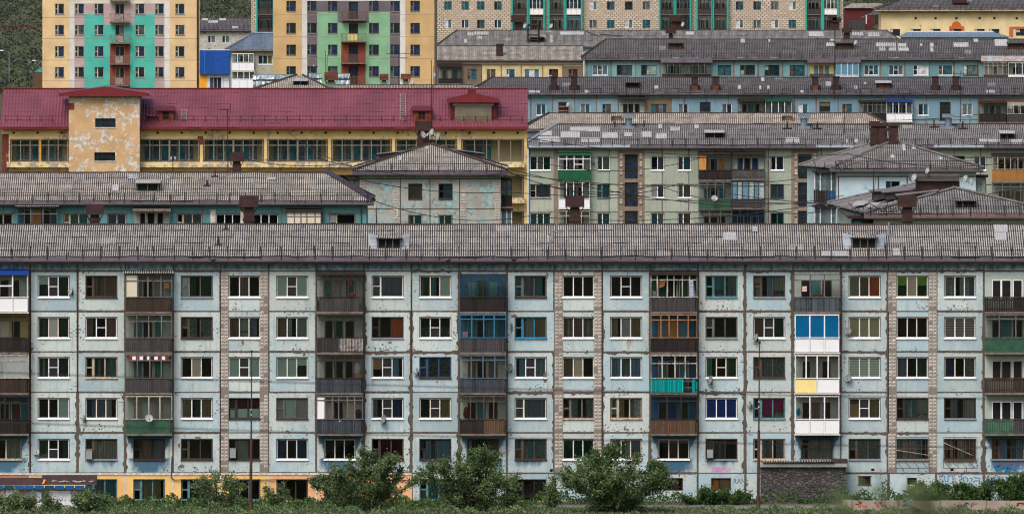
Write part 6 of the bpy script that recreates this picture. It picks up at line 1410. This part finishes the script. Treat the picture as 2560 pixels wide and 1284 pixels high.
# ---- hut, fence and lamps on the hillside
at(560); hut = thing('hut', (X(95,560),560,0), 'tiny hut with a turquoise gable at the foot of the hill', 'hut')
m = MB(); a, b = X(82,560), X(112,560); z0 = Z(206,560); m.box(a,b,560,564,z0-2.6,Z(180,560),PLK['r']); m.build('wall', hut)
m = MB(); c = (a+b)/2; zt = Z(180,560); zp = Z(169,560); m.face([(a,559.95,zt),(b,559.95,zt),(c,559.95,zp)], TU); m.face([(a-.3,559.7,zt-.1),(c,559.7,zp+.1),(c,564.3,zp+.1),(a-.3,564.3,zt-.1)], SLATE_P); m.face([(c,559.7,zp+.1),(b+.3,559.7,zt-.1),(b+.3,564.3,zt-.1),(c,564.3,zp+.1)], SLATE_P); m.build('roof', hut)
at(806); m = MB(); yy = 806
for i in range(46): x = X(-80,yy)+i*.62; m.box(x,x+.6,yy,yy+.05,gz(0,yy)-.2,gz(0,yy)+1.3+rnd.uniform(-.1,.1),paint_once('fence_red', S(120,52,50)))
tag(m.build('fence', None, org=(X(0,yy),yy,gz(0,yy))), 'low dark red board fence on the wooded hillside', 'fence')
for px, pt, pb_, lb in ((23,130,192,'slim grey street lamp near the edge of the wooded hill'),(105,155,210,'slim grey street lamp half hidden by the tower')):
    y = 600; at(y); t = thing('street_lamp', (X(px,y),y,Z(pb_,y)), lb, 'street lamp', 'hillside street lamps'); m = MB(); x = X(px,y); m.bar((x,y,Z(pb_,y)-1),(x,y,Z(pt,y)),.09,SILL_GREY,6); m.build('pole', t); m = MB(); m.bar((x,y,Z(pt,y)),(x-1.4,y-.3,Z(pt,y)+.25),.06,SILL_GREY); m.box(x-1.9,x-1.2,y-.5,y-.2,Z(pt,y)+.2,Z(pt,y)+.38,PVC); m.build('lamp_head', t)
# ============================================================ vegetation
def leafmat(name, a, b, c):
    g = G(name); o = g.ob(); isl = g.n('ShaderNodeNewGeometry').outputs['Random Per Island']
    col = g.mix(isl, a, b); col = g.mix(g.step(g.noise(o, .9, 3), .45, .65), col, c); col = g.vmul(col, g.m('ADD', .65, g.m('MULTIPLY', isl, .75)))
    d = g.n('ShaderNodeBsdfPrincipled', {'Base Color': col, 'Roughness': .55, 'Specular IOR Level': .25}); t = g.n('ShaderNodeBsdfTranslucent', {0: col}); mx = g.n('ShaderNodeMixShader', {0: .22, 1: d.outputs[0], 2: t.outputs[0]})
    g.nt.links.new(mx.outputs[0], g.out.inputs[0]); return g.mat
LEAF = leafmat('willow_leaf', S(80,104,66), S(118,134,88), S(64,90,60)); LEAFD = leafmat('undergrowth_leaf', S(52,82,40), S(84,108,52), S(42,68,40)); BARK = paint('willow_bark', S(84,74,62), .9, .3, 6.0)
rv = random.Random(21)
class Leaves(MB):
    def leaf(s, p, l, w, m, up=.3):
        d = Vector((rv.gauss(0,1), rv.gauss(0,1), rv.gauss(0,.7)+up)).normalized(); n = Vector((rv.gauss(0,1), rv.gauss(0,1), rv.gauss(0,1)+.6)); q = d.cross(n)
        if q.length < 1e-3: return
        q = q.normalized()*w; p = Vector(p); s.face([p, p+d*(l*.5)+q, p+d*l, p+d*(l*.5)-q], m)
def bush(px, pt, pb, wpx, y, nst, nleaf, label, name='willow_bush', group='willow bushes before the front block', shoots=.25, leaf=(.16,.045), mat=None, low=.0):
    at(y); x, zb = X(px,y), max(0, Z(pb,y)); zt = Z(pt,y); H = zt-zb; Wd = wpx*y/FOC/2*1.28
    t = thing(name, (x,y,zb), label, 'bush', group); tr = MB(); L = Leaves(); ends = []
    for i in range(nst):
        a = rv.uniform(0,2*math.pi); f = rv.random()**.42; top = 1-.5*f**1.8+rv.uniform(-.1,.06)
        tip = Vector((x+Wd*f*math.cos(a)*.95, y+Wd*f*math.sin(a)*.8, zb+H*max(.35,top))); base = Vector((x+Wd*.25*f*math.cos(a)+rv.uniform(-.15,.15), y+Wd*.2*f*math.sin(a), zb))
        c = base.lerp(tip,.5)+Vector((rv.uniform(-.2,.2),rv.uniform(-.2,.2),H*.12)); pr = base; N = 7; pts = []
        for k in range(1,N+1):
            u = k/N; p = base*(1-u)**2+c*2*u*(1-u)+tip*u*u; tr.bar(pr, p, .045*(1-u*.85)+.006, BARK, 4, .045*(1-(u+.1)*.85)+.006); pr = p; pts.append(p)
        for k in range(9):
            u = rv.uniform(.05,.98); p = base*(1-u)**2+c*2*u*(1-u)+tip*u*u; o_ = Vector((math.cos(a)*.4+rv.gauss(0,.7), math.sin(a)*.4+rv.gauss(0,.7), rv.uniform(-.1,.9)))*H*.17*(1.2-u*.6); q = p+o_; tr.bar(p, q, .014, BARK, 3, .005); ends.append((p, q))
        ends.append((pts[-3], tip+Vector((0,0,.12*H*shoots))))
    for i in range(int(nleaf*2.5)):
        p, q = ends[rv.randrange(len(ends))]; u = rv.random()**.7; s = .05+.16*rv.random(); c = p.lerp(q,u)+Vector((rv.gauss(0,s),rv.gauss(0,s),rv.gauss(0,s)))
        L.leaf(c, leaf[0]*rv.uniform(.6,1.2), leaf[1]*rv.uniform(.7,1.3), mat or LEAF)
    tr.build('trunk', t); L.build('crown', t); return t
bush(540,1165,1284,125,197.0,10,2000,'sparse young willow bush beside the rusty pole')
bush(690,1190,1284,50,197.6,5,550,'thin leggy willow shoots between the rusty pole and the dense bush')
bush(915,1128,1290,235,196.4,22,11000,'broad dense willow bush before the peach plinth')
bush(1165,1108,1290,170,196.2,20,9500,'tall narrow topped willow bush near the middle of the front wall')
bush(1275,1172,1284,55,196.9,6,1200,'slender willow bush between two larger ones')
bush(1532,1108,1300,235,195.9,30,17000,'largest rounded willow bush, hiding part of the tile strip')
bush(1385,1190,1284,45,197.2,5,600,'low willow shoots beside the sunburst window grille')
bush(45,1222,1290,130,195.9,9,2300,'willow bush covering the posters of the notice shelter', low=.0)
bush(225,1218,1290,95,195.8,8,1700,'willow bush at the blue end of the notice shelter')
bush(118,1236,1290,50,195.7,5,700,'small willow bush before the torn white notices')
bush(2350,1192,1262,120,198.2,9,3600,'dark rounded bush under the blue outline graffiti', group='dark bushes along the wall', mat=LEAFD)
bush(2455,1200,1262,110,198.1,9,3300,'dark bush midway along the graffiti wall', group='dark bushes along the wall', mat=LEAFD)
bush(2540,1190,1262,120,198.0,9,3800,'dark bush at the far corner under the blue scribbles', group='dark bushes along the wall', mat=LEAFD)
bush(1750,1225,1268,130,198.9,8,3400,'dark leafy bush under the SAS lettering', group='dark bushes along the wall', mat=LEAFD); bush(1835,1232,1268,90,198.9,7,2400,'dark leafy bush before the cellar window with old cloth', group='dark bushes along the wall', mat=LEAFD)
def under(name, strips, label, n, mat, leaf=(.2,.05)):
    at(0); L = Leaves()
    for pa, pb, ya, yb, h in strips:
        a, b = (pa-1280)*(ya+yb)/2/FOC, (pb-1280)*(ya+yb)/2/FOC; k = int(n*(b-a)*(yb-ya))
        for i in range(k):
            x, y = rv.uniform(a,b), rv.uniform(ya,yb); hh = h*(.45+.35*math.sin(x*1.7+y*2)+.3*math.sin(x*4.1)+.25*rv.random()); hh = max(.12, hh); L.leaf((x,K*y,max(.0,hh*math.sqrt(rv.random())-.05)), leaf[0]*rv.uniform(.6,1.3), leaf[1]*rv.uniform(.6,1.4), mat, .8)
    o = L.build(name); o['kind'] = 'stuff'; tag(o, label, 'undergrowth'); return o
under('undergrowth', [(-190,1320,197.0,199.6,.55),(1320,1700,198.7,199.8,.75),(1690,1895,198.9,199.8,.8),(1880,2130,198.9,199.55,.8),(2110,2700,197.6,199.7,1.15)], 'thick dark green undergrowth along the foot of the front wall', 170, LEAFD)
under('tall_grass', [(-190,1340,194.5,197.4,.55),(1340,1760,194.8,197.2,.2),(1760,2100,194.8,197.0,.42),(2080,2700,194.8,196.4,.42)], 'rough grass and weeds along the bottom of the view', 210, LEAF, (.22,.035))
# wooded hillside, one mass
at(0)
L = Leaves(); WOOD = leafmat('hill_wood', S(60,72,58), S(84,94,74), S(56,62,58))  # leaf colours greyed so that distance haze is painted into them
def crowns(xa, xb, ya, yb, n):
    for _ in range(n):
        x, y = rv.uniform(xa,xb), rv.uniform(ya,yb); z = gz(x,y); r = rv.uniform(1.5,3.2); h = r*rv.uniform(1.3,2.0)
        for k in range(34):
            v = Vector((rv.gauss(0,1),rv.gauss(0,1),rv.gauss(0,1))).normalized()*(rv.random()**.4); L.leaf((x+v.x*r,K*y+v.y*r,z+h*.55+v.z*h*.5), 1.0*rv.uniform(.5,1.1), .26, WOOD, .2)
crowns(-235,-68,655,1080,2500); crowns(85,165,670,1080,900); crowns(-118,-92,600,655,60)
o = L.build('hill_wood'); o['kind'] = 'stuff'; tag(o, 'dark green scrub wood covering the far hillside', 'wood')
# out of focus sprig close to the lens
LEAFS = leafmat('sprig_leaf', S(92,110,70), S(112,130,84), S(74,98,60)); y = 6.0; at(y); x = X(2240,y); z0 = gz(0,y); t = thing('foreground_sprig', (x,y,z0), 'blurred leafy sprig close to the viewer in the lower corner', 'sprig'); tr = MB(); L = Leaves()
zt = Z(1200,y)
for i in range(11):
    a = rv.uniform(-1,1); tip = Vector((x+a*.13, y+rv.uniform(-.1,.1), zt-abs(a)*.03-rv.uniform(0,.03))); b = Vector((x+a*.06,y,z0)); tr.bar(b, tip, .004, BARK, 4, .0015)
    for k in range(34): u = 1-.075*rv.random()**1.2; c = b.lerp(tip,u); L.leaf(c+Vector((rv.gauss(0,.016),rv.gauss(0,.016),rv.gauss(0,.008))), .03, .006, LEAFS, .2)
tr.build('stem', t); L.build('leaves', t)

# ============================================================ street level things
POLEM = paint('rusty_pole', S(92,60,50), .75, .4, 3.0, S(58,42,40))
for px, pt, pm_, pb_, y, lb in ((628,880,1095,1300,196.2,'tall thin rusty brown lamp pole before the yellow plinth'),(1897,857,1075,1272,197.15,'tall rusty brown pole beside the stone porch')):
    at(y); t = thing('lamp_pole', (X(px,y),y,0), lb, 'pole', 'rusty poles'); x = X(px,y); m = MB(); zt, zm = Z(pt,y), Z(pm_,y); sl_ = .1 if px < 1000 else .12
    m.bar((x-.04,y,-.1),(x,y,zm),.105,POLEM,10,.09); m.bar((x,y,zm),(x+sl_*.4,y,zt),.06,POLEM,8,.035); m.bar((x-.04,y,-.1),(x-.04,y,.9),.14,POLEM,10); m.build('shaft', t)
    m = MB(); m.box(x+sl_*.4-.08,x+sl_*.4+.08,y-.1,y+.1,zt-.02,zt+.12,IRON)
    for q in (zm+1.9, zm+1.55): m.bar((x,y-.12,q),(x,y-.06,q),.06,DISH,6)
    m.build('lamp_fitting', t)
# notice shelter
y = 196.6; at(y); t = thing('notice_shelter', (X(120,y),y,0), 'long notice shelter plastered with torn posters under a rusty brown roof', 'shelter'); m = MB(); SB = paint_once('shelter_blue', S(20,84,140))
a, b = X(-90,y), X(238,y); zt, ze = Z(1199,y), Z(1222,y)
m.box(a,b,y+.3,y+.4,0,ze+.1,paint_once('shelter_board', S(150,140,128)))
for q in (a+.1, X(108,y), b-.1): m.box(q-.06,q+.06,y+.15,y+.3,0,ze,SB)
m.build('back_panel', t); m = MB()
ROOFM = metal_sheet('shelter_roof', S(66,46,46), S(48,36,38), .3, .8, .1)
m.face([(a-.1,y-.1,ze+.28),(X(104,y),y-.1,ze+.28),(X(104,y),y+1.2,zt+.12),(a-.1,y+1.2,zt+.12)], ROOFM); m.face([(X(104,y),y-.12,ze+.3),(b+.1,y-.12,ze+.3),(b+.1,y+1.2,zt+.3),(X(104,y),y+1.2,zt+.3)], ROOFM); m.box(X(104,y),b+.1,y+1.2,y+1.26,zt-.1,zt+.3,ROOFM); m.build('roof', t); m = MB()
for i in range(13): q = a+(b-a)*i/13; m.box(q,q+(b-a)/13-.05,y-.16,y-.12,ze,ze+.26,SB if i % 4 else paint_once('shelter_teal', S(24,70,84)))
m.build('fascia_board', t); m = MB(); rp = random.Random(8); PC = [PVC, PVC, DISH, paint_once('paper_white', S(226,228,234)), paint_once('paper_pale_blue', S(150,190,214)), paint_once('paper_pink', S(214,150,156)), paint_once('paper_grey', S(168,164,160)), paint_once('paper_cream', S(214,200,180))]
for i in range(64):
    px = rp.uniform(-80,228); h = rp.uniform(.25,.6); w = rp.uniform(.2,.55); xx = X(px,y); zz = rp.uniform(.1,ze-.5); m_ = rp.choice(PC if px < 105 else PC[:4]+PC[6:]); yy = y+.298-i*.0006; k = rp.uniform(-.06,.06); m.face([(xx,yy,zz),(xx+w,yy,zz+k),(xx+w+rp.uniform(-.05,.05),yy,zz+h+k),(xx+rp.uniform(-.05,.05),yy,zz+h)], m_)
xx, zz = X(122,y), Z(1262,y); m.face([(xx,y+.255,zz),(xx+1.45,y+.255,zz),(xx+1.45,y+.255,zz+.95),(xx,y+.255,zz+.95)], PC[3]); m.box(xx+.1,xx+.62,y+.24,y+.25,zz+.02,zz+.1,DARK); m.box(xx+.1,xx+.6,y+.24,y+.25,zz+.18,zz+.21,DARK)
m.build('poster', t); q = graffiti(t, '17.19.', 132, 1250, 4.6, y+.25, S(40,40,46), 'poster_black'); q.name = 'poster_text'
tag(MB.build((lambda m: (m.face([(X(105,y),y-.1,ze+.38),(X(110,y),y-.1,ze+.36),(X(114,y),y+.4,ze+.62),(X(109,y),y+.4,ze+.64)], paint_once('orange_rag', S(232,140,50))), m)[1])(MB()), 'rag', None, org=(X(108,y),y,ze)), 'orange rag lying on the rusty shelter roof', 'rag')
m = MB(); L = [(X(130+8*i,y),y+.3+.15*math.sin(i*1.3),ze+.5+.03*math.sin(i*2.1)) for i in range(14)]; m.poly(L, .05, WD_PALE, 5); m.poly([(p[0],p[1]+.15,p[2]+.02+.08*math.sin(p[0]*2)) for p in L[:8]], .03, WD_PALE); tag(m.build('dry_branch', None, org=L[0]), 'pale dry branch lying along the shelter roof', 'branch')
# stone porch in front of the wall
y = 198.3; at(200); t = thing('stone_porch', (X(2008,y),y,0), 'dark rubble stone porch with a slate edged flat roof', 'porch'); g = G('rubble_stone'); o = g.ob()
vo = g.n('ShaderNodeTexVoronoi', {'Vector': g.sc(o,1,1,1.6), 'Scale': 3.4, 'Randomness': 1.0}); v2 = g.n('ShaderNodeTexVoronoi', {'Vector': g.sc(o,1,1,1.6), 'Scale': 3.4}, feature='DISTANCE_TO_EDGE')
rr = g.n('ShaderNodeSeparateColor', {0: vo.outputs['Color']}).outputs[0]; c_ = g.mix(rr, S(70,69,69), S(112,111,110)); c_ = g.mix(g.step(g.noise(o, 9, 4), .4, .65), c_, S(72,66,64)); c_ = g.mix(g.m('MULTIPLY', g.step(v2.outputs[0], .06, .02), .6), c_, S(54,50,50)); c_ = g.mix(g.m('MULTIPLY', g.step(g.noise(o, 1.1, 3), .58, .66), .5), c_, S(52,64,84))
RUB = g.bsdf(c_, .95, 0, g.bump(g.step(v2.outputs[0], .0, .15), .8, .08), .15)
m = MB(); m.box(X(1902,y),X(2114,y),y,199.98,-.1,Z(1166,y),RUB); m.build('wall', t); m = MB(); zr = Z(1166,y)
m.box(X(1898,y),X(2118,y),y-.25,199.97,zr,zr+.24,paint_once('porch_slab', S(150,156,156))); slope(m, (X(1905,y),y-.35,zr+.3), (X(2085,y),y-.35,zr+.3), (X(1905,y),199.95,zr+.36), (X(2085,y),199.95,zr+.36), SLATE_M, .17, .045, 1, 8); m.box(X(2080,y),X(2119,y),y-.2,199.97,zr+.281,zr+.5,RIDGE); m.build('roof', t)
# low concrete wall with paint marks
y = 196.75; at(y); t = thing('low_wall', (X(2330,y),y,0), 'low concrete garden wall with faded graffiti and a square end pier', 'wall'); LC = peeled('wall_concrete', S(166,150,142), S(134,120,114), .2, 1.2, 4); m = MB(); zt = Z(1250,y)
a = X(2124,y)
for i in range(6): m.box(a+i*3.0,a+i*3.0+2.97,y,y+.3,-.1,zt-(i%2)*.02,LC)
m.build('wall_panel', t); m = MB(); m.box(X(2106,y),X(2128,y),y-.25,y+.35,-.1,zt+.05,LC); m.build('pier', t)
rs = random.Random(5); ORS = paint('spray_orange', S(200,96,60), .8, .3, 4.0); GRS = paint('spray_green', S(70,130,100), .8, .2, 3.0)
for c0, c1, m_, nm in ((2140,2165,ORS,0),(2190,2215,ORS,0),(2395,2440,GRS,0),(2250,2280,BLUES,0),(2540,2565,ORS,0)):
    q = []
    for i in range(9):
        p = (rs.uniform(c0,c1), rs.uniform(1253,1264)); q.append([p,(p[0]+rs.uniform(-5,6),p[1]+rs.uniform(-5,5)),(p[0]+rs.uniform(-2,9),p[1]+rs.uniform(-4,4))])
    scrawl(t, q, y, .035, m_)
for px in (1703,1786): 
    y = 195.5; at(y); m = MB(); x = X(px,y); m.box(x-.05,x+.05,y-.05,y+.05,0,.42,IRON); tag(m.build('post', None, org=(x,y,0)), 'short dark iron post beside the path, ' + ('nearer the big bush' if px < 1750 else 'below the cellar window with old cloth'), 'post', 'short iron posts')

# ============================================================ dishes, antennas, cables
dish(182,728,199.9,10,'white dish beside the top window next to the white blue-roofed balcony',face=(-.85,-.45,.25)); dish(1113*0+214,1046,199.8,8,'pale dish under the window left of the green balcony',DISHG,(-.9,-.3,.3)); dish(371,1046,198.9,10,'round white dish on the green parapet',face=(.25,-.9,.3)); dish(88,1130,199.9,9,'grey white dish beside the ground floor window near the notice shelter',face=(.3,-.8,.4))
dish(963,1049,199.8,12,'large dish below a window between the two grey balconies, fourth row',DISHG,(-.8,-.5,.3)); dish(1046,931,199.9,10,'grey dish beside the navy framed film window',DISHG,(-.85,-.4,.3)); dish(1279,920,199.9,11,'dish at the joint beside the blue grey balcony',DISHG,(-.7,-.6,.3)); dish(1894,845,199.8,10,'pale dish above the top of the pole by the porch',DISHG,(-.8,-.5,.35))
dish(1780,951,199.8,11,'dish under the window with a green curtain',DISHG,(-.8,-.5,.3)); dish(2122,828,199.9,9,'dish beside the olive blinds',DISHG,(-.3,-.9,.3)); dish(2122,946,199.9,9,'dish beneath the window with pale green striped blinds',DISHG,(-.3,-.9,.3)); dish(1880,1012,199.85,10,'dish at the edge of the magenta curtained window',DISHG,(-.9,-.3,.2))
dish(1785,497,298.6,8,'dish on the dark green parapet of the grey green block',face=(.2,-.9,.4)); dish(1485,404,299.8,6,'small dark dish beside the deep green balcony',DISHG)
for px, py, r, lb in ((1054,338,9,'dish against the brown stack on the pyramid roof'),(1083,333,10,'largest white dish in the cluster on the pyramid ridge'),(1098,343,10,'white dish at the outer side of the ridge cluster'),(1072,338,5,'smallest dish between its neighbours on the ridge')): dish(px, py, 269.5, r, lb, face=(-.8,-.45,.3) if px > 1060 else (.7,-.6,.3))
for px, py, r, lb in ((2289,445,9,'white dish beside the grey roof shed'),(2417,447,8,'tilted white dish on the ridge behind the shed'),(2430,455,8,'last dish on the ridge of the low end house'),(2322,428,7,'dish standing above the grey roof shed')): dish(px, py, 234.5, r, lb, face=(-.7,-.6,.3))
for px, py, y, r, lb in ((1314,66,506,6,'dish hanging beside the cable rack'),(1380,66,507,6,'dish between the cable rack and the brick block'),(1709,62,512,6,'dish next to the twin ridge stacks'),(2141,107,454,6,'dish beside the dormer on the patched roof'),(1422,262,371.5,6,'dish on the brown framed stair window of the blue block'),(1034,206,346,6,'dish beside the rusty hood behind the red roof'),(1087,190,346,7,'dish on the ridge in front of the ochre tower')): dish(px, py, y, r, lb)
mast(570,270,428,247,'tall aerial mast with a comb antenna before the yellow building','yagi',26); mast(433,396,428,247,'short iron stub with white insulators on the teal block ridge','ins',12); mast(942,517,560,206,'short mast at the ridge of the front roof','ins',8); mast(1079,150,333,270,'very tall thin whip mast beside the dishes on the pyramid roof','whip'); mast(1081,337,350,269,'double insulator bracket among the ridge dishes','ins',14)
mast(997,128,216,349,'wide cross shaped aerial before the ochre tower','cross',60); mast(1078*0+790,165,216,349,'insulator post before the plum grey panels','ins',14); mast(815,127,214,349,'thin leaning rod aerial beside the rusty hood','whip'); mast(2110,262,330,303,'thin banded mast on the grey green block roof','cross',6); mast(2401,178,300,371,'tall aerial with two short arms before the blue block','cross',34); mast(2086,60,245,370,'thin rod standing before the patched slate roof','whip'); mast(1790,113,196,446,'thin pole with a small cross arm before the teal tiles','cross',20); mast(2183,426,478,231,'thin rod with a rusty tip before the white end wall','whip')
mast(2302,64,90,560,'small post on the zinc roof edge','ins',5); mast(1712,-8,70,513,'rod aerial rising past the brick block','whip')
# far cables
for i, (P, sg) in enumerate((([(780,392,262),(1265,432,261),(1990,448,290)],.9),([(1268,428,261),(1640,462,275),(2110,488,240)],1.2),([(1262,424,261),(1700,458,280),(2560,470,240)],1.6),([(1255,418,261),(1900,520,262),(2108,512,240)],.6),([(860,440,240),(1262,480,258),(2560,505,258)],.5),([(930,500,240),(1320,540,262),(2110,500,240)],.9),([(1325,400,283),(1760,392,300),(2120,352,330)],1.2),([(620,400,282),(905,402,262)],.5),([(1318,345,283),(2120,385,262),(2560,400,262)],.8),([(2150,300,330),(2560,268,330)],.5),([(880,415,262),(720,330,283)],.4))):
    cable(P, .032, ('thin black cable from the teal roof corner over the pyramid eave','black cable sloping from the pyramid eave to the low end house','black cable from the pyramid eave across the grey green balconies','black cable dipping past the stair windows','level black cable across the grey end wall','slack black cable low over the front ridge','cable rising to the pale slate roof','short cable to the pyramid roof corner','cable from the yellow eave to the white end house','cable across the far blue wall','short cable up to the red roof')[i], 20, sg)
for P, sg, lb in (([(-900,893,26),(4200,1010,26)],0.1,'blurred overhead wire close to the viewer, upper of two'),([(-900,1018,25),(4200,1128,25)],0.1,'blurred overhead wire close to the viewer, lower of two')): cable(P, .0045, lb, 30, sg, 'near overhead wires')

# ============================================================ odds and ends on the balconies
at(YB)
def item(name, c, r, fx, zoff, w, h, col, label, cat, d=.22, kind='box'):
    xa, xb = X(CX(c)-58,YB), X(CX(c)+58,YB); x = xa+(xb-xa)*fx; z = ZF[r]+zoff; y = YB-.55; m = MB(); mt = paint_once(name+'_'+str(c)+str(r), S(*col))
    if kind == 'box':
        m.box(x-w/2,x+w/2,y-d/2,y+d/2,z,z+h,mt); m.box(x-w/2-.01,x+w/2+.01,y-d/2-.01,y+d/2+.01,z+h,z+h+.02,mt); m.box(x-w/2-.012,x+w/2+.012,y-d/2-.012,y-d/2,z+h*.45,z+h*.55,WD_PALE)
    else:
        N, K = 10, 6
        P = [[(x+w/2*math.cos(2*math.pi*i/N)*math.sin(math.pi*(k+.4)/(K+.8))*rnd.uniform(.8,1.15), y+d/2*math.sin(2*math.pi*i/N)*math.sin(math.pi*(k+.4)/(K+.8)), z+h*(1-math.cos(math.pi*k/K))/2*rnd.uniform(.95,1.05)) for i in range(N)] for k in range(K+1)]
        for k in range(K):
            for i in range(N): m.face([P[k][i],P[k][(i+1)%N],P[k+1][(i+1)%N],P[k+1][i]], mt)
    tag(m.build(name, None, org=(x,y,z), smooth=kind != 'box'), label, cat)
item('carton', 3, 0, .88, 1.55, .32, .36, (214,170,80), 'yellow carton on the rusty brown planked balcony', 'box'); item('cloth_bundle', 3, 0, .13, 1.0, .62, .95, (200,194,178), 'crumpled pale cloth in the corner of the rusty brown balcony', 'cloth', .2, 'sack')
item('rag', 7, 0, .75, 1.0, .5, .28, (206,96,30), 'orange rag heaped on the top grey balcony', 'rag', .3, 'sack'); item('rag', 7, 0, .73, 1.7, .18, .6, (200,92,30), 'long orange rag hanging inside the top grey balcony', 'rag', .1, 'sack'); item('bowl', 7, 0, .25, 1.0, .2, .2, (20,120,96), 'green bowl on the top grey balcony', 'bowl', .2, 'sack')
item('sack', 7, 3, .9, 1.0, .42, .62, (66,24,72), 'dark purple sack on a grey blue balcony', 'sack', .3, 'sack'); item('sack', 7, 2, .86, 1.15, .5, .85, (180,186,190), 'bulging white sack in the cluttered balcony', 'sack', .3, 'sack'); item('toy', 7, 3, .5, .72, .17, .22, (236,200,170), 'small pale toy hung on a grey blue parapet', 'toy', .75, 'sack')
item('carton', 10, 1, .12, 1.02, .34, .32, (214,190,196), 'pale pink carton in the bright blue balcony', 'box'); item('jacket', 10, 3, .14, 1.0, .42, .78, (84,22,36), 'dark red jacket in the lowest balcony of its column', 'jacket', .2, 'sack'); item('can', 10, 2, .1, 1.0, .17, .4, (190,206,216), 'silver can on the blue grey balcony', 'can', .17)
item('carton', 17, 0, .23, 1.35, .3, .32, (222,200,190), 'pale carton on the grey sheeted balcony', 'box'); item('cloth_bundle', 17, 0, .5, .95, .7, .22, (132,92,60), 'brown cloth heap on the grey sheeted balcony', 'cloth', .3, 'sack'); item('stool', 14, 0, .08, .95, .22, .4, (190,186,180), 'small pale stool on the peeling white balcony', 'stool'); item('carton', 7, 2, .9, .98, .4, .25, (176,130,84), 'brown carton on the floor of the cluttered balcony', 'box'); item('bag', 17, 3, .1, 1.2, .3, .5, (40,130,170), 'blue bag inside the lowest white balcony', 'bag', .2, 'sack')
for px, py, lb in ((1120,653,'dark pigeon on the eave above the blue balcony'),(1285,651,'dark pigeon on the eave near the middle'),(533,652,'dark pigeon on the eave above the first tile strip')):
    y = 199.25; x, z = X(px,y), Z(py,y)+.02; m = MB(); PG = paint_once('pigeon_grey', S(58,56,62)); pr = [(-.17,.0,.03),(-.1,.045,.05),(.0,.07,.08),(.08,.055,.12),(.12,.03,.17),(.15,.035,.2),(.18,.02,.21),(.22,.005,.2)]; N = 8
    for (a0, r0, h0), (a1, r1, h1) in zip(pr, pr[1:]):
        for i in range(N):
            t0, t1 = 2*math.pi*i/N, 2*math.pi*(i+1)/N; m.face([(x+a0,y+r0*math.cos(t0),z+h0+r0*math.sin(t0)),(x+a0,y+r0*math.cos(t1),z+h0+r0*math.sin(t1)),(x+a1,y+r1*math.cos(t1),z+h1+r1*math.sin(t1)),(x+a1,y+r1*math.cos(t0),z+h1+r1*math.sin(t0))], PG)
    for s_ in (-.02,.02): m.bar((x,y+s_,z+.04),(x+.02,y+s_,z-.04),.008,PG)
    tag(m.build('pigeon', None, org=(x,y,z)), lb, 'pigeon', 'pigeons on the eave')
